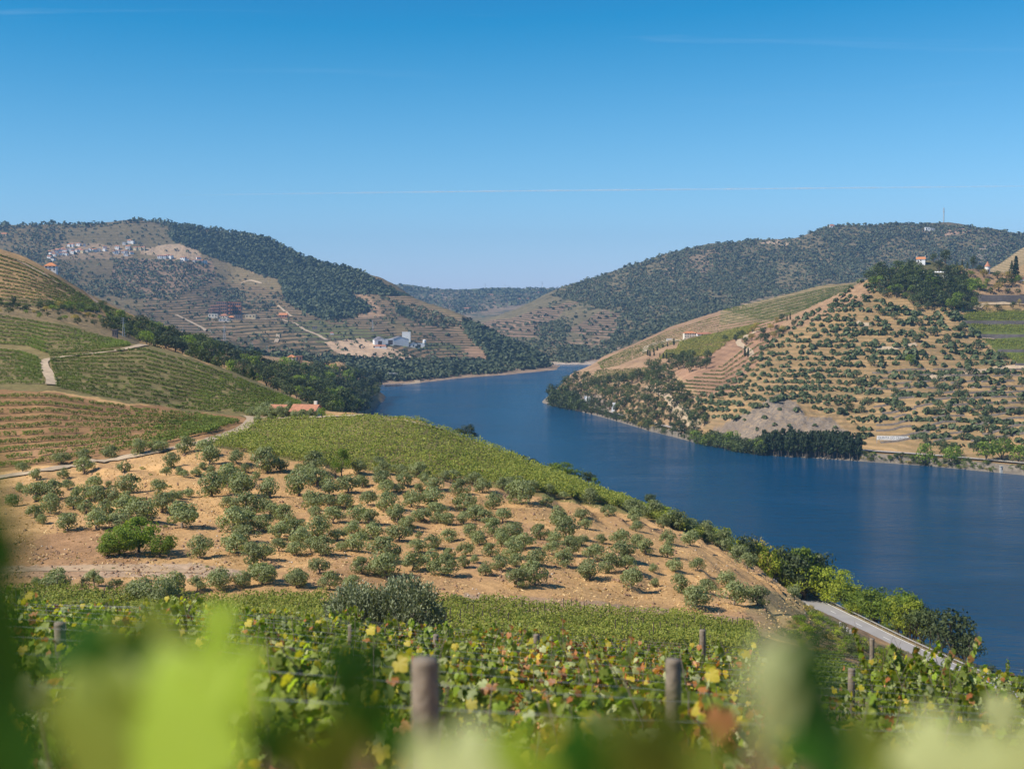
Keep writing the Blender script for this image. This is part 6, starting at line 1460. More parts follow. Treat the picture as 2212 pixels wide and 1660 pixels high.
for x, y, c in vz:
    X_, Y_ = (150 + x * .31645) * .57604, (860 + y * .31645) * .57604 + 3
    w = random.uniform(5.5, 9.5) if c != 'w' or x < 1400 else random.uniform(8, 12); h = random.uniform(5, 7.5)
    wl, rf, nmv = {'w': (WHITE, TILE, 'white'), 'r': (WHITE, TILEO, 'red-roofed'), 'y': (OCHRE, TILE, 'yellowish'), 'g': (GREYP, METALR, 'grey-roofed'), 'o': (OCHRE, TILEO, 'ochre')}[c]
    cn = cls(x); ci[(cn, nmv)] = ci.get((cn, nmv), 0) + 1
    pxb(left_mt, X_, Y_, w, h, wl, rf, random.choice(['gable', 'gable', 'front', 'hip', 'flat'][:4 + (c == 'w')]), '%s %s house in the %s on the left mountain, %s such from the left' % (random.choice(['small', 'tall']) if h < 6 or h > 6.8 else 'plain', nmv, cn, ordn(ci[(cn, nmv)] - 1)), 1800, 3000, random.uniform(-.5, .5), .8, 2, 2, .2, group='houses of the ' + cn)
pxb(left_mt, 9, 508, 12, 5, OCHRE, TILEO, 'gable', 'lone ochre house at the far left edge of the mountain', 1800, 3000)
# right mountain
pxb(right_mt, 1797, 491, 9, 6, WHITE, TILE, 'gable', 'small white house on the skyline of the right mountain', 2500, 3400, dflt=3190)
pxb(right_mt, 2003, 499, 10, 8, WHITE, GREYP, 'flat', 'white flat-roofed building on the right mountain skyline, left one', 2500, 3400, dflt=3180)
pxb(right_mt, 2014, 499, 9, 6, GREYP, SHEDW, 'flat', 'grey flat-roofed building on the right mountain skyline, right one', 2500, 3400, dflt=3180)
for x, y, w, c in [(1045, 641, 8, 'w'), (1060, 639, 14, 'r'), (955, 637, 5, 'w'), (1068, 656, 4, 'w'), (1118, 648, 12, 'r'), (1166, 634, 8, 'w'), (1190, 639, 7, 'r'), (1010, 668, 14, 'r'), (1140, 648, 6, 'w')]:
    pxb(far_ridge, x, y, w, 4, WHITE if c == 'w' else CREAM, TILE, 'gable', '%s farm building on the farthest ridge, %s picture column' % ({'w': 'white', 'r': 'red-roofed'}[c], ordn(x // 20 - 40)), 3800, 5300, group='farms on the farthest ridge')
# across the river
pxb(right_hill, 1490, 729, 27, 14, CREAM, TILEO, 'hip', 'two-storey estate house with orange roof above the planted vineyard', 1100, 1600, .1, .6, 5, 2, .3)
pxb(right_hill, 1520, 724, 30, 6, WHITE, TILE, 'gable', 'long low building with red roof right of the estate house', 1100, 1600, .1, .3, 4, 1, .5)
pxb(right_hill, 1446, 735, 11, 3, WHITE, WHITE, 'flat', 'low white outbuilding left of the tall cypress', 1100, 1600, 0, .6, 4, 1, 0)
# chapel with gable cross, tower with cone roof, terrace
p = at(right_hill, 1987, 568, 1000, 1140, 1105)
k = p[1] / FP; ch = building('chapel', (p[0], p[1] - 3, p[2]), -.35, 18 * k, 9 * k, 8.5 * k, WHITE, TILEO, 'gable', 4 * k, [(0, 1.2, .8, 1.2)], [(-2, 1, 2)], 'small white chapel with orange roof on the hilltop', 'chapel')
for s_ in (-1, 1):
    m_ = MB(); m_.box(s_ * 8.6 * k - .25, s_ * 8.6 * k + .25, -.25, .25, 12 * k, 15 * k); m_.box(s_ * 8.6 * k - .3, s_ * 8.6 * k + .3, -.75, .75, 13.4 * k, 13.9 * k); link('gable_cross', m_.mesh('gable_cross', [WHITE]), ch)
p = at(right_hill, 2133, 588, 1000, 1140, 1110); k = p[1] / FP; tw = link('round_tower', None, loc=p); props(tw, 'round white tower with a pointed terracotta cone roof on the hilltop', 'tower')
m_ = MB(); m_.tube([(0, 0, -2), (0, 0, 13 * k)], 5.6 * k, 20); link('wall', m_.mesh('wall', [WHITE]), tw)
m_ = MB(); m_.tube([(0, 0, 12.6 * k), (0, 0, 15 * k), (0, 0, 19 * k), (0, 0, 24 * k)], [6.8 * k, 5.2 * k, 2.6 * k, .1 * k], 20); link('roof', m_.mesh('roof', [TILE]), tw)
m_ = MB(); m_.box(-.6, .6, -5.7 * k, -5.5 * k, 0, 2.2); link('door', m_.mesh('door', [DRK]), tw)
# parasols and pool terrace
p = at(right_hill, 2015, 596, 1000, 1140, 1090); k = p[1] / FP; zt = p[2] + .6
m_ = MB(); m_.box(-30 * k, 30 * k, -4, 5, -4, 0); props(link('pool_terrace', m_.mesh('pool_terrace', [CREAM]), loc=(p[0], p[1], zt)), 'pale flat pool terrace cut into the wooded hilltop', 'terrace')
POOL = simple_mat('pool_water', (.25, .62, .66), rough=.15, noise=.05); m_ = MB(); m_.box(-16 * k, 16 * k, -2, 2, 0, .12); props(link('swimming_pool', m_.mesh('swimming_pool', [POOL]), loc=(p[0] - 10 * k, p[1] - 2, zt)), 'narrow turquoise swimming pool in front of the parasols', 'pool')
CLOTH = simple_mat('white_canvas', (.82, .81, .78), noise=.04)
cm = MB(); cm.tube([(0, 0, 2.15), (0, 0, 2.35), (0, 0, 3.1)], [1.75, 1.7, .08], 8, cap=True); cmm = cm.mesh('canopy', [CLOTH]); pmb = MB(); pmb.tube([(0, 0, 0), (0, 0, 3.2)], .05, 6); pmm = pmb.mesh('pole', [GREYP])
for i in range(9):
    o = link('parasol', None, loc=(p[0] + (-25 + i * 6.2) * k, p[1] + 1.5, zt)); props(o, 'white square parasol on the pool terrace, %s from the left' % ordn(i), 'parasol', 'white parasols on the pool terrace'); link('canopy', cmm, o); link('pole', pmm, o)
pxb(right_hill, 2212, 606, 22, 7, WHITE, TILE, 'gable', 'white estate building with tiled roof cut by the right edge', 1000, 1140, 0, .5, 3, 1, .4)
pxb(right_hill, 2165, 1018, 11, 11, CONC, CONC, 'flat', 'small square concrete pump house on the river wall', 690, 800, 0, .8, 1, 1, 0, 'pump house', name='pump_house', dflt=712)
# rock netting panels
NET = simple_mat('rock_netting', (.42, .44, .46), noise=.15, scale=1.5)
for x, y, w, h, lb in [(1262, 876, 7, 22, 'left grey netting panel on the cliff by the river point'), (1271, 875, 6, 20, 'right grey netting panel on the cliff by the river point'), (1324, 888, 8, 20, 'lone grey netting panel farther right along the cliff')]:
    p = at(right_hill, x, y, 850, 1300)
    if p: k = p[1] / FP; m_ = MB(); m_.box(-w * k / 2, w * k / 2, -.15, .15, -1, h * k); o = props(link('netting_panel', m_.mesh('netting_panel', [NET]), loc=(p[0], p[1] - 1.5, p[2]), rz=-.5), lb, 'netting panel'); o.rotation_euler[0] = -.35
# the big sign
p = at(right_hill, 1927, 953, 730, 900, 800); k = p[1] / FP; SW = 66 * k; SH = 8.6 * k
sg = link('sign', None, loc=(p[0], p[1] - 1, p[2] + .4), rz=math.radians(-14)); props(sg, 'long white sign with capital letters on the lowest olive terraces across the river', 'sign')
m_ = MB(); m_.box(-SW / 2, SW / 2, -.12, .12, .5, .5 + SH); link('board', m_.mesh('board', [WHITE]), sg)
LET = simple_mat('grey_letters', (.22, .22, .23), noise=.03)
cu = bpy.data.curves.new('lettering', 'FONT'); cu.body = 'QUINTA DO CRASTO'; cu.size = SH * .92; cu.align_x = 'CENTER'; cu.align_y = 'CENTER'; cu.extrude = .03
to = bpy.data.objects.new('lettering_tmp', cu); C.objects.link(to); bpy.context.view_layer.update()
dg = bpy.context.evaluated_depsgraph_get(); tm = bpy.data.meshes.new_from_object(to.evaluated_get(dg)); C.objects.unlink(to); bpy.data.objects.remove(to)
xs_ = [v.co.x for v in tm.vertices]; wdt = max(xs_) - min(xs_)
tm.materials.clear(); tm.materials.append(LET); lo = link('lettering', tm, sg, loc=(0, -.17, .5 + SH / 2)); lo.rotation_euler = (PI / 2, 0, 0); lo.scale = (SW * .93 / wdt, 1, 1)
m_ = MB()
for i in range(9): m_.box(-SW / 2 + SW * i / 8 - .12, -SW / 2 + SW * i / 8 + .12, .14, .34, -1.5, .5 + SH * .8)
link('frame', m_.mesh('frame', [STEEL]), sg)
# pylons and masts
def pylon(p, h, label, arms=3, s=.09):
    o = link('pylon', None, loc=p, rz=.4); props(o, label, 'pylon'); b_ = h * s; mb = MB(); n_ = 7
    for a in (-1, 1):
        for c in (-1, 1): mb.tube([(a * b_, c * b_, -1), (a * b_ * .25, c * b_ * .25, h * .75), (0, 0, h)], h * .006, 4)
    for i in range(n_):
        z0 = h * .75 * i / n_; z1 = h * .75 * (i + 1) / n_; r0 = b_ * (1 - .75 * i / n_); r1 = b_ * (1 - .75 * (i + 1) / n_)
        for a, c, e, f in ((-1, -1, 1, -1), (1, -1, 1, 1), (1, 1, -1, 1), (-1, 1, -1, -1)): mb.tube([(a * r0, c * r0, z0), (e * r1, f * r1, z1)], h * .0035, 3, cap=False)
    link('mast', mb.mesh('mast', [STEEL]), o)
    for i in range(arms):
        z = h * (.70 + .12 * i); m2 = MB(); L_ = h * (.16 - .03 * i); m2.tube([(-L_, 0, z), (0, 0, z + h * .03), (L_, 0, z)], h * .006, 4); link('crossarm', m2.mesh('crossarm', [STEEL]), o)
for sh_, x, y, hpx, y0, y1, df, lb in [(near, 267, 727, 42, 440, 600, 505, 'lattice pylon in front of the dark gully trees'), (near, 395, 724, 18, 440, 800, 560, 'small lattice pylon above the gully'), (left_mt, 485, 738, 36, 1150, 2000, 1500, 'tall lattice pylon below the hotel'), (left_mt, 545, 757, 20, 1150, 2000, 1400, 'lattice pylon right of the tall one below the hotel'), (left_mt, 577, 766, 20, 1150, 2000, 1380, 'lattice pylon nearest the orange-roofed gully house'), (left_mt, 805, 715, 24, 1500, 2300, 1800, 'thin pylon above the winery'),
      (far_ridge, 1048, 624, 13, 4500, 5400, 5180, 'left pylon on the farthest skyline'), (far_ridge, 1091, 622, 9, 4500, 5400, 5180, 'middle pylon on the farthest skyline'), (far_ridge, 1171, 625, 18, 4500, 5400, 5180, 'right tallest pylon on the farthest skyline')]:
    p = sh_.hit([x], [y], y0, y1)[0]
    if np.isnan(p[0]): u, dy, dz = ray(x, y); t_ = df / dy; p = (float(u * t_), df, float(sh_.z(u * t_, df)))
    pylon(tuple(float(v) for v in p), hpx * float(p[1]) / FP, lb, s=.07)
u, dy, dz = ray(2038, 499); X = float(u / dy) * 3190; g = float(right_mt.z(X, 3190)); m_ = MB(); hh = 32 * 3190 / FP
for a in range(3): m_.tube([(1.3 * math.cos(a * 2.09), 1.3 * math.sin(a * 2.09), 0), (.5 * math.cos(a * 2.09), .5 * math.sin(a * 2.09), hh)], .35, 4)
for i in range(8): m_.tube([(0, 0, hh * i / 8), (0, 0, hh * i / 8 + .4)], 1.2, 6)
m_.tube([(0, 0, hh * .72), (0, 0, hh * .78)], 2.2, 8); m_.tube([(0, 0, hh * .9), (0, 0, hh * .93)], 1.6, 8)
props(link('radio_mast', m_.mesh('radio_mast', [GREYP]), loc=(X, 3190, g)), 'thin radio mast on the skyline of the right mountain', 'mast')
# weekend cars by the cove
def small_car(p, rz, col, lb):
    o = link('parked_car', None, loc=p, rz=rz); props(o, lb, 'car', 'cars parked by the cove'); m_ = MB(); m_.box(-2.1, 2.1, -.85, .85, .3, .85); m_.add([(-1.5, -.8, .85), (1.2, -.8, .85), (1.2, .8, .85), (-1.5, .8, .85), (-1.1, -.65, 1.45), (.6, -.65, 1.45), (.6, .65, 1.45), (-1.1, .65, 1.45)], [(4, 5, 6, 7), (0, 1, 5, 4), (1, 2, 6, 5), (2, 3, 7, 6), (3, 0, 4, 7)]); link('body', m_.mesh('body', [col]), o)
    for a in (-1.3, 1.3):
        for b_ in (-.8, .8): w_ = MB(); w_.tube([(a, b_ - .1, .33), (a, b_ + .1, .33)], .33, 10); link('wheel', w_.mesh('wheel', [DRK]), o)
for x, y, lb in [(792, 842, 'white van parked beside the headland trees'), (797, 840, 'second white car beside the headland trees')]:
    p = sh = near.hit([x], [y], 900, 1300)[0]
    if not np.isnan(p[0]): small_car(tuple(map(float, p)), .4, WHITE, lb)
# ------------------------------------------------------------ foreground vineyard
def fg_leaf(name, c1, c2, tr, rough=.5):
    return leaf_mat(name, c1, c2, trans=tr, obj_var=.22, rough=rough, spec=.3)
FG_G = fg_leaf('vine_leaf_green', (.105, .155, .018), (.27, .32, .055), .42)
FG_P = fg_leaf('vine_leaf_pale', (.27, .33, .12), (.46, .48, .24), .35)
FG_Y = fg_leaf('vine_leaf_yellow', (.42, .40, .04), (.62, .46, .05), .4)
FG_R = fg_leaf('vine_leaf_rust', (.34, .11, .030), (.50, .26, .10), .3)
FG_D = fg_leaf('vine_leaf_dark', (.030, .115, .008), (.05, .15, .014), .35)
FG_L = fg_leaf('vine_leaf_lime', (.24, .36, .03), (.32, .42, .05), .5)
CANE = simple_mat('vine_cane', (.20, .12, .07), noise=.3, scale=20)
VBARK = simple_mat('vine_bark', (.13, .095, .07), noise=.4, scale=20)
def leaf_outline():
    """five-lobed vine leaf with toothed edge, one unit across, stalk at the origin, tip along +y"""
    pts = []
    for a, r in [(-90, .10), (-70, .34), (-52, .42), (-30, .47), (-12, .40), (8, .50), (24, .56), (38, .44), (56, .50), (72, .60), (90, .68), (108, .60), (124, .50), (142, .44), (156, .56), (172, .50), (192, .40), (210, .47), (232, .42), (250, .34)]:
        pts.append((r * math.cos(math.radians(a)), r * math.sin(math.radians(a))))
    return pts
LO = np.array(leaf_outline())
def leaf_np(pos, nrm, tip, size, cup, rng, simple=False):
    """vertices and faces of n leaves, each a fan of twenty facets, cupped and curled"""
    n = len(pos); o2 = LO if not simple else LO[::2]; m_ = len(o2)
    nrm = nrm / (np.linalg.norm(nrm, axis=1)[:, None] + 1e-9); tip = tip - nrm * (tip * nrm).sum(1)[:, None]; tip /= np.linalg.norm(tip, axis=1)[:, None] + 1e-9
    sd = np.cross(tip, nrm); r2 = (o2 ** 2).sum(1)
    zc = -cup[:, None] * r2[None, :] * 1.6 + .22 * cup[:, None] * np.abs(o2[:, 0])[None, :] + rng.normal(size=(n, m_)) * .035
    R_ = pos[:, None, :] + size[:, None, None] * (o2[None, :, 0, None] * sd[:, None, :] + o2[None, :, 1, None] * tip[:, None, :] + zc[:, :, None] * nrm[:, None, :])
    V = np.concatenate([pos[:, None, :], R_], 1).reshape(-1, 3)
    F = np.array([[0, 1 + i, 1 + (i + 1) % m_] for i in range(m_)]); F = (F[None] + (np.arange(n) * (m_ + 1))[:, None, None]).reshape(-1, 3)
    return V, F, m_
FGM = [FG_G, FG_P, FG_Y, FG_R, FG_L]
def vine_plant(seed, n, weights, dense=1.0, shoots=3, simple=False, sl=(.12, .38)):
    rng = np.random.default_rng(seed); k = int(n)
    x = rng.uniform(-.62, .62, k); top = 1.36 + .10 * np.sin(x * 5 + seed) + .06 * np.sin(x * 13 + seed * 2)
    z = .42 + (top - .42) * rng.uniform(0, 1, k) ** .72; y = rng.normal(size=k) * .16
    px_ = [x]; pz_ = [z]; py_ = [y]; canes = MB()
    canes.tube([(0, 0, -.3), (.03, .01, .25), (-.02, 0, .62)], [.032, .026, .022], 6); canes.tube([(-.6, 0, .68), (-.02, 0, .62), (.6, 0, .68)], [.011, .018, .011], 5)
    for s_ in range(shoots):
        x0 = rng.uniform(-.5, .5); L_ = rng.uniform(*sl); lean = rng.uniform(-.5, .5); yl = rng.uniform(-.25, .25); m_ = int(4 + 10 * L_ / .4); t_ = np.linspace(.15, 1, m_)
        px_.append(x0 + lean * L_ * t_); py_.append(yl * t_ + rng.normal(size=m_) * .03); pz_.append(1.25 + L_ * t_ - .25 * (lean * t_) ** 2)
        canes.tube([(x0, 0, .7), (x0, 0, 1.35), (x0 + lean * L_ * .5, yl * .5, 1.35 + L_ * .5), (x0 + lean * L_, yl, 1.35 + L_)], [.006, .005, .004, .002], 4)
    x, y, z = np.concatenate(px_), np.concatenate(py_), np.concatenate(pz_); k = len(x); P = np.stack([x, y, z], 1)
    nr = np.stack([rng.normal(size=k) * .6 - .15, np.where(y < 0, -1, .5) * rng.uniform(.2, 1, k), rng.uniform(-.05, .9, k)], 1)
    tip = np.stack([rng.normal(size=k) * .5, rng.normal(size=k) * .3 - .2, -np.ones(k)], 1)
    V, F, m_ = leaf_np(P, nr, tip, rng.uniform(.070, .128, k), rng.uniform(.05, .5, k), rng, simple)
    mi = np.repeat(rng.choice(5, size=k, p=np.array(weights) / sum(weights)), m_)
    return np_mesh('foliage', V, F, mats=FGM, midx=mi), canes.mesh('cane', [VBARK], True)
WTS = [(58, 20, 8, 5, 12), (52, 24, 10, 9, 8), (36, 20, 16, 26, 6), (60, 16, 8, 5, 14), (32, 22, 16, 28, 6), (50, 22, 8, 12, 10), (40, 16, 18, 20, 8)]
VPL = [vine_plant(700 + k, 330, WTS[k]) for k in range(7)] + [vine_plant(740 + k, 300, (75, 8, 4, 3, 12), shoots=5, sl=(.4, .95)) for k in range(2)]
def single_leaf(seed, mat):
    rng = np.random.default_rng(seed); V, F, m_ = leaf_np(np.zeros((1, 3)), np.array([[0., -1, .25]]), np.array([[0., 0, -1]]), np.array([1.0]), np.array([rng.uniform(.1, .35)]), rng)
    return np_mesh('leaf', V, F, smooth=False, mats=[mat])
SLF = [single_leaf(720 + k, m_) for k, m_ in enumerate([FG_G, FG_G, FG_P, FG_Y, FG_R, FG_G, FG_L])]
rows_y = [5.6, 7.8, 9.8, 11.8, 13.8, 15.8, 17.8, 19.8, 21.8, 24.0, 26.4, 29.0, 32.0]
WIREM = simple_mat('fence_wire', (.42, .42, .44), metallic=.5, rough=.5, noise=.05)
nv = 0
for ri, yr in enumerate(rows_y):
    half = .40 * yr + 1.4; x = -half + random.uniform(0, .5); idx_ = 0
    while x < half:
        yy = yr + .03 * x; px_, py_ = project(np.array(x), np.array(yy), np.array(float(near.z(x, yy)) + 1.5))
        red = 1080 < px_ < 1700
        # gaps where the picture looks through to the road and the olive bush
        skip = (yr > 9 and 1655 < px_ < 1870 and random.random() < .75) or (yr > 19 and 1620 < px_ < 1900) or (yr > 9 and 2080 < px_ and random.random() < .7)
        if skip: x += 1.0; continue
        k = random.choice([2, 4, 6, 4, 1]) if red and random.random() < .8 else random.choice([0, 1, 3, 5, 0, 3])
        s_ = random.uniform(.92, 1.08)
        if 1900 < px_ < 2110 and 17 < yr < 22: k = random.choice([7, 8])
        where = 'left' if px_ < 700 else ('middle' if px_ < 1500 else 'right')
        o = link('grapevine', None, loc=(x, yy, float(near.z(x, yy)) - .03), rz=random.choice([0, PI]) + random.uniform(-.15, .15), sc=(s_, 1, s_ * random.uniform(.9, 1.06) * (.93 if yr < 16 else 1)))
        props(o, '%s grapevine, %s plant from left in the %s foreground row' % ('rust-flecked leafy' if k in (2, 4, 6) else 'bushy green', ordn(idx_), ordn(ri)), 'grapevine', 'grapevines of the foreground rows')
        link('foliage', VPL[k][0], o)['kind'] = 'stuff'; link('cane', VPL[k][1], o); idx_ += 1; nv += 1
        for j in range(12 if yr < 11 else (8 if yr < 18 else 0)):
            lm = SLF[4] if (k in (2, 4) and random.random() < .3) else random.choice(SLF[:4] + [SLF[0], SLF[5], SLF[6]])
            lf = link('leaf', lm, o, loc=(random.uniform(-.6, .6), -random.uniform(.18, .34), random.uniform(.5, 1.36)), rz=random.uniform(-.8, .8), sc=random.uniform(.10, .155))
            lf.rotation_euler = (random.uniform(-.7, .5), random.uniform(-.6, .6), random.uniform(-1.0, 1.0))
        x += random.uniform(.9, 1.1)
    for zz in ((.75, 1.1, 1.42) if ri < 2 else (1.42,)):
        xs_ = np.linspace(-half - 1, half + 1, 14); mb = MB(); mb.tube([(float(a), float(yr + .03 * a), float(near.z(a, yr + .03 * a)) + zz) for a in xs_], 0.0015, 4)
        props(link('trellis_wire', mb.mesh('trellis_wire', [WIREM])), '%s trellis wire of the %s foreground vine row' % ({.75: 'lowest', 1.1: 'middle', 1.42: 'top'}[zz], ordn(ri)), 'wire', 'trellis wires')
print('vines', nv)
# posts
def post_mesh(r, h, seed):
    rng = np.random.default_rng(seed); n = 14; V = []; F = []
    zs = [-.5, 0, h * .4, h * .75, h - .02, h]
    for i, z_ in enumerate(zs):
        for k in range(n):
            a = 2 * PI * k / n; rr = r * (1 + rng.normal() * .025) * (.93 if i == 5 else 1); V.append((rr * math.cos(a), rr * math.sin(a), z_))
    for i in range(len(zs) - 1):
        for k in range(n): F.append((i * n + k, i * n + (k + 1) % n, (i + 1) * n + (k + 1) % n, (i + 1) * n + k))
    F.append(tuple((len(zs) - 1) * n + k for k in range(n)))
    mb = MB(); mb.add(V, F); return mb.mesh('wooden_post', [POSTM], True)
for k, (x, yt, Yv, r, lb) in enumerate([(926, 1422, 5.0, .050, 'thick weathered wooden post, nearest and most blurred, left of centre'), (1466, 1427, 8.2, .048, 'blurred dark wooden post right of centre'), (135, 1345, 12.6, .05, 'grey wooden post among the leaves at far left'), (755, 1351, 20, .048, 'short grey post just left of the big olive bush foot'),
      (940, 1368, 23, .048, 'grey post at the right foot of the big olive bush'), (1162, 1368, 23.5, .05, 'dark post behind the rust-coloured leaves'), (1519, 1358, 22, .05, 'grey post standing clear, right of the rust-coloured leaves'), (1886, 1377, 27, .047, 'tall thin wired post in front of the road'), (1840, 1444, 21, .055, 'stubby grey post left of the tall wired post')]):
    u, dy, dz = ray(x, yt); t_ = Yv / dy; X = float(u * t_); zt = HC + float(dz * t_); g = float(near.z(X, Yv)); o = link('wooden_post', post_mesh(r, zt - g, k), loc=(X, Yv, g)); o.rotation_euler = (random.uniform(-.03, .03), random.uniform(-.03, .03), 0); props(o, lb, 'post', 'wooden vineyard posts')
# thin stakes in the lower vineyard
sk = MB(); sk.tube([(0, 0, -.3), (0, 0, 1.75)], .045, 5); skm = sk.mesh('vine_stake', [BARKD]); sp_ = []
for k in range(22): sp_.append((35 + k * 17 + random.uniform(-5, 5), 1285 + random.uniform(-22, 22)))
for k in range(26): sp_.append((1330 + k * 12 + random.uniform(-4, 4), 1385 + random.uniform(-22, 18)))
for k in range(22): sp_.append((960 + k * 17 + random.uniform(-5, 5), 1345 + random.uniform(-22, 18)))
sp_ = sorted(sp_); Hh = near.hit([q[0] for q in sp_], [q[1] for q in sp_], 80, 142)
for k, p in enumerate(Hh):
    if not np.isnan(p[0]): props(link('vine_stake', skm, loc=tuple(p), sc=(1, 1, random.uniform(.8, 1.1))), 'thin dark stake in the lower vineyard, %s from the left' % ordn(k), 'stake', 'stakes of the lower vineyard')

# the big grey-green olive bush in the middle distance
def big_bush():
    rng = np.random.default_rng(9); P = []; D_ = []
    for (cx, cz, rx, rz, n) in [(-.95, 1.45, 1.35, 1.75, 7000), (.70, 1.6, 1.5, 1.9, 8400), (-.1, 1.2, 2.1, 1.5, 7000)]:
        ns = n // 14; d = rng.normal(size=(ns, 3)); d /= np.linalg.norm(d, axis=1)[:, None]; d[:, 2] = np.abs(d[:, 2]) * 1.1 - .2
        r = rng.uniform(.35, 1, ns) ** .45; base = np.array([cx, 0, cz]) + d * r[:, None] * np.array([rx, 1.3, rz]) * .86
        up = d * .45 + np.array([0, 0, 1.0]) + rng.normal(size=(ns, 3)) * .22; up /= np.linalg.norm(up, axis=1)[:, None]
        t_ = np.tile(np.linspace(0, .42, 14), ns); P.append(np.repeat(base, 14, 0) + np.repeat(up, 14, 0) * t_[:, None] + rng.normal(size=(ns * 14, 3)) * .03); D_.append(np.repeat(up, 14, 0))
    P = np.concatenate(P); U = np.concatenate(D_) + rng.normal(size=(len(P), 3)) * .45; U /= np.linalg.norm(U, axis=1)[:, None]
    s_ = rng.normal(size=(len(P), 3)); s_ = np.cross(U, s_); s_ /= np.linalg.norm(s_, axis=1)[:, None]; L_ = rng.uniform(.09, .15, len(P))[:, None]
    V = np.stack([P, P + U * L_ * .5 + s_ * L_ * .2, P + U * L_, P + U * L_ * .5 - s_ * L_ * .2], 1).reshape(-1, 3); F = np.arange(len(V)).reshape(-1, 4)
    return np_mesh('crown', V, F, mats=[leaf_mat('bush_olive_leaves', (.12, .145, .070), (.30, .33, .20), trans=.15, obj_var=.05)])
u, dy, dz = ray(832, 1400); Yv = 58.0; X = float(u / dy) * Yv; g = float(near.z(X, Yv)); u2, dy2, dz2 = ray(832, 1250); ztop = HC + float(dz2 / dy2) * Yv
o = link('olive_bush', None, loc=(X, Yv, ztop - 3.25 * 1.25), sc=1.25); props(o, 'large grey-green olive bush rising from the vines in the middle distance', 'olive bush'); link('crown', big_bush(), o)
mb = MB()
for k in range(9): a = k * .7; mb.tube([(.15 * math.cos(a), .15 * math.sin(a), -1.5), (.5 * math.cos(a), .4 * math.sin(a), .6), (1.3 * math.cos(a), .8 * math.sin(a), 2.2)], [.09, .06, .02], 5)
link('trunk', mb.mesh('trunk', [BARK], True), o)

# ---- the row right in front of the lens: single leaves on their canes, far out of focus
lens = [(-110, 1180, 400, .50, FG_D, .3), (-130, 1400, 560, .50, FG_D, .3), (-90, 1640, 520, .52, FG_D, .2), (70, 1500, 90, 2.2, FG_P, 0),
  (230, 1450, 250, .80, FG_D, .1), (300, 1400, 190, .95, FG_G, .2), (390, 1590, 440, .72, FG_L, -.7), (200, 1600, 330, .75, FG_G, -.5), (480, 1480, 270, .80, FG_L, -.7), (300, 1510, 260, .78, FG_G, -.2), (470, 1345, 110, 1.3, FG_L, -.5), (415, 1420, 90, 1.2, FG_G, .3), (545, 1420, 80, 1.4, FG_G, -.3), (600, 1600, 120, 1.0, FG_D, .4),
  (765, 1440, 150, .85, FG_D, .4), (790, 1540, 150, .85, FG_D, .4), (700, 1640, 200, .8, FG_G, .2), (860, 1600, 110, .9, FG_D, .2),
  (960, 1690, 300, .70, FG_P, -.6), (1130, 1680, 220, .72, FG_L, -.5), (1290, 1640, 230, .70, FG_D, .3), (1400, 1620, 240, .68, FG_G, .3), (1500, 1660, 180, .7, FG_G, .1), (1230, 1600, 130, .8, FG_Y, .0),
  (1660, 1440, 140, .62, FG_P, -.9), (1668, 1540, 150, .62, FG_P, -.9), (1752, 1470, 200, .64, FG_D, .5), (1765, 1590, 260, .62, FG_D, .5), (1745, 1400, 120, .66, FG_D, .6), (1650, 1640, 120, .8, FG_G, .4),
  (1880, 1610, 130, 1.2, FG_G, .0), (2060, 1660, 270, .74, FG_P, -.3), (2190, 1650, 220, .78, FG_P, -.4), (1960, 1670, 190, .8, FG_G, -.2), (2160, 1530, 80, 1.8, FG_P, -.2), (1560, 1560, 80, 2.4, FG_R, 0), (1300, 1560, 60, 2.6, FG_P, 0)]
vo_ = link('grapevine', None, loc=(0, .8, float(near.z(0, .8)))); props(vo_, 'nearest grapevine right in front of the lens, its big leaves fully blurred', 'grapevine')
base = Vector((0, .8, float(near.z(0, .8)))); cmb = MB()
for k, (x, y, spx, Yv, mt_, yaw) in enumerate(lens):
    u, dy, dz = ray(x, y); t_ = Yv / dy; P = Vector((float(u * t_), Yv, HC + float(dz * t_))) - base; s_ = spx * Yv / FP
    lf = link('leaf', single_leaf(760 + k, mt_), vo_, loc=P + Vector((0, 0, .12 * s_)), sc=s_ * .95); lf.rotation_euler = (random.uniform(-.25, .25), random.uniform(-.5, .5), yaw)
    if Yv < .6 or 1600 < x < 1790: lf.scale = (s_ * .75, s_, s_ * 1.35)
    if Yv > .55: cmb.tube([(P.x * .8 + .02, P.y + .10, -.2), (P.x * .92, P.y + .05, P.z - .35), (P.x, P.y + .01, P.z + .1 * s_)], [.005, .004, .002], 5)
link('cane', cmb.mesh('cane', [CANE], True), vo_)['kind'] = 'stuff'

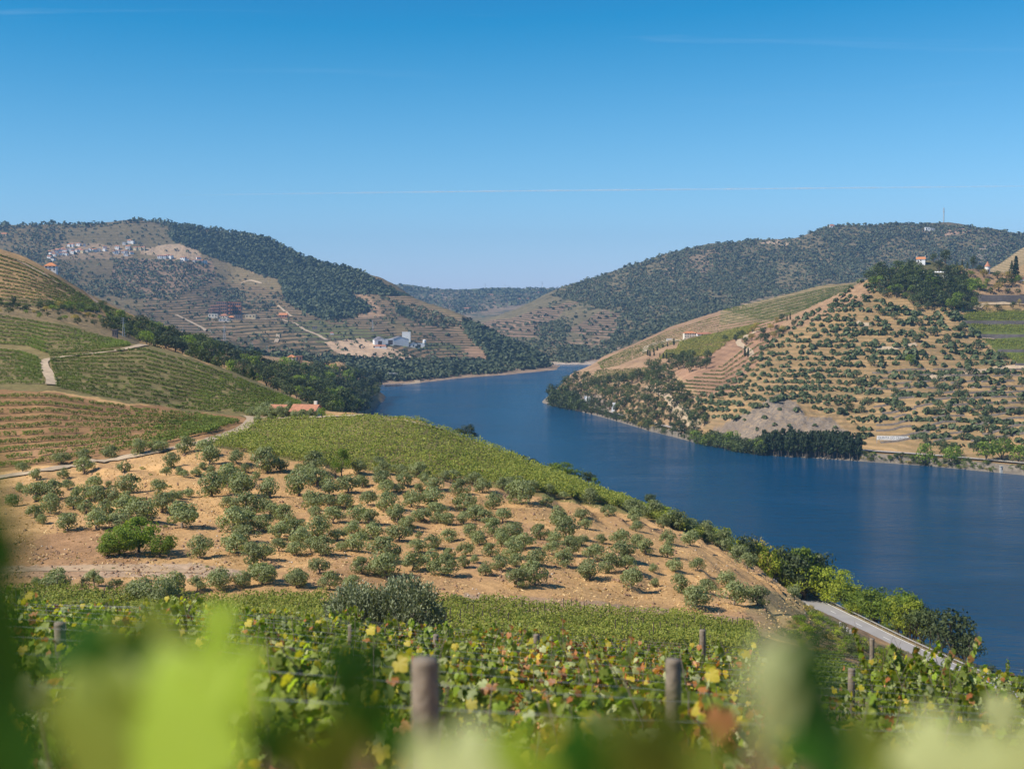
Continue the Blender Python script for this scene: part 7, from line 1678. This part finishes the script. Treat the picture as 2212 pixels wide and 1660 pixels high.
# ---- condensation trail far away
def contrail():
    m, t, b = new_mat('contrail_vapour'); L = t.links.new
    b.inputs['Base Color'].default_value = (.9, .9, .92, 1); b.inputs['Roughness'].default_value = 1
    tr = N(t, 'ShaderNodeBsdfTransparent'); mx = N(t, 'ShaderNodeMixShader'); tc = N(t, 'ShaderNodeTexCoord'); nz = N(t, 'ShaderNodeTexNoise', Scale=.004, Detail=4.0); L(tc.outputs['Object'], nz.inputs['Vector'])
    lw_ = N(t, 'ShaderNodeLayerWeight', Blend=.5); inv = N(t, 'ShaderNodeMath', operation='SUBTRACT'); inv.inputs[0].default_value = 1; L(lw_.outputs['Facing'], inv.inputs[1])
    sx = N(t, 'ShaderNodeSeparateXYZ'); L(tc.outputs['Generated'], sx.inputs[0]); fd = N(t, 'ShaderNodeMath', operation='PINGPONG'); L(sx.outputs['X'], fd.inputs[0]); fd.inputs[1].default_value = .5
    mr = N(t, 'ShaderNodeMapRange'); L(fd.outputs[0], mr.inputs['Value']); mr.inputs['From Max'].default_value = .3; mr.inputs['To Max'].default_value = .5
    a = N(t, 'ShaderNodeMath', operation='MULTIPLY'); L(mr.outputs[0], a.inputs[0]); L(inv.outputs[0], a.inputs[1]); a2 = N(t, 'ShaderNodeMath', operation='MULTIPLY'); L(a.outputs[0], a2.inputs[0]); L(nz.outputs['Fac'], a2.inputs[1])
    L(a2.outputs[0], mx.inputs[0]); L(tr.outputs[0], mx.inputs[1]); L(b.outputs[0], mx.inputs[2]); L(mx.outputs[0], t.nodes['Material Output'].inputs['Surface'])
    pts = []; rr = []
    for i, x in enumerate(np.linspace(350, 2500, 60)):
        y = np.interp(x, [350, 800, 1100, 1700, 2212, 2500], [422, 416, 412.5, 407, 402, 400]); Yv = 30000.0; u, dy, dz = ray(x, y); t_ = Yv / dy; pts.append((float(u * t_), Yv, HC + float(dz * t_))); rr.append(17 + 5 * math.sin(i * 1.7))
    mb = MB(); mb.tube(pts, rr, 8, cap=False); props(link('contrail', mb.mesh('contrail', [m], True)), 'thin white aircraft trail across the clear blue sky', 'contrail')
contrail()

# ---- dry grass, clods and stones on the near olive slope
STRAW = leaf_mat('dry_grass_blades', (.50, .33, .14), (.66, .48, .24), trans=.1, obj_var=0); CLOD = simple_mat('earth_clods', (.27, .16, .09), noise=.5, scale=2); PALE = simple_mat('pale_stones', (.52, .43, .34), noise=.3, scale=2)
rg = np.random.default_rng(31)
def ground_pts(n, poly, y0, y1, fn=None):
    x = rg.uniform(min(p[0] for p in poly), max(p[0] for p in poly), n); y = rg.uniform(min(p[1] for p in poly), max(p[1] for p in poly), n); k = in_poly(x, y, poly)
    if fn is not None: k &= fn(x, y)
    h = near.hit(x[k], y[k], y0, y1); return h[~np.isnan(h[:, 0])]
SLOPE = [(-20, 1040), (200, 1005), (440, 965), (600, 990), (1000, 1045), (1300, 1090), (1560, 1190), (1700, 1260), (1760, 1310), (1820, 1400), (1600, 1365), (1300, 1330), (1000, 1305), (700, 1262), (400, 1258), (-20, 1250)]
P = ground_pts(26000, SLOPE, 142, 300, lambda x, y: fbm(x, y * 1.6, 55, 3, 14) > -.15)
d = rg.normal(size=(len(P), 3)); d[:, 2] = np.abs(d[:, 2]) * .5 + .6; V, F = leaf_quads(P + np.array([0, 0, .05]), .34, rg, d, asp=.5)
props(link('dry_grass', np_mesh('dry_grass', V, F, mats=[STRAW])), 'straw-coloured dry grass tufts over the near olive slope', 'dry grass', None, 'stuff')
def stones(n, fn, smin, smax, mat, name, lab, poly=SLOPE, y0=142, y1=300, seed=3):
    P = ground_pts(n, poly, y0, y1, fn); k = len(P); s_ = rg.uniform(smin, smax, k)
    base_ = np.array([(1, 0, 0), (0, 1, 0), (-1, 0, 0), (0, -1, 0), (0, 0, .8), (0, 0, -.6)], float); R_ = rg.uniform(.55, 1.3, (k, 6, 1)) * base_[None]
    a = rg.uniform(0, 6.28, k); ca, sa = np.cos(a), np.sin(a); X_ = R_[:, :, 0] * ca[:, None] - R_[:, :, 1] * sa[:, None]; Y_ = R_[:, :, 0] * sa[:, None] + R_[:, :, 1] * ca[:, None]
    V = P[:, None, :] + np.stack([X_, Y_, R_[:, :, 2]], 2) * s_[:, None, None]
    F = np.array([(0, 1, 4), (1, 2, 4), (2, 3, 4), (3, 0, 4), (1, 0, 5), (2, 1, 5), (3, 2, 5), (0, 3, 5)]); F = (F[None] + (np.arange(k) * 6)[:, None, None]).reshape(-1, 3)
    props(link(name, np_mesh(name, V.reshape(-1, 3), F, mats=[mat])), lab, 'stones', None, 'stuff')
stones(5200, lambda x, y: fbm(x, y * 2.2, 40, 3, 24) > .12, .08, .38, CLOD, 'earth_clods', 'dark crumbled earth and rock along the scarps of the olive slope')
stones(1100, lambda x, y: fbm(x, y * 2.2, 60, 3, 27) > .0, .05, .20, PALE, 'loose_stones', 'pale loose stones scattered over the near olive slope')
stones(700, None, .08, .28, CLOD, 'bank_stones', 'small rubble of the cut bank below the olive slope', [(960, 1280), (1300, 1300), (1560, 1335), (1700, 1340), (1640, 1372), (1300, 1335), (960, 1308)], 138, 165)
stones(350, None, .1, .35, CLOD, 'bank_clods', 'broken brown earth of the bank above the grey dirt path', [(60, 1180), (300, 1195), (300, 1222), (560, 1240), (560, 1255), (-20, 1252), (60, 1210)], 140, 185)
# ------------------------------------------------------------ air
m, t, b = new_mat('haze'); t.nodes.remove(b)
pv = N(t, 'ShaderNodeVolumePrincipled', Density=HAZE_D, Anisotropy=0.25)
pv.inputs['Color'].default_value = (.38, .66, 1.0, 1)
t.links.new(pv.outputs[0], t.nodes['Material Output'].inputs['Volume'])
mb = MB(); mb.box(-4200, 4600, -120, 6200, -16, 360)
link('haze', mb.mesh('haze', [m]))['kind'] = 'stuff'
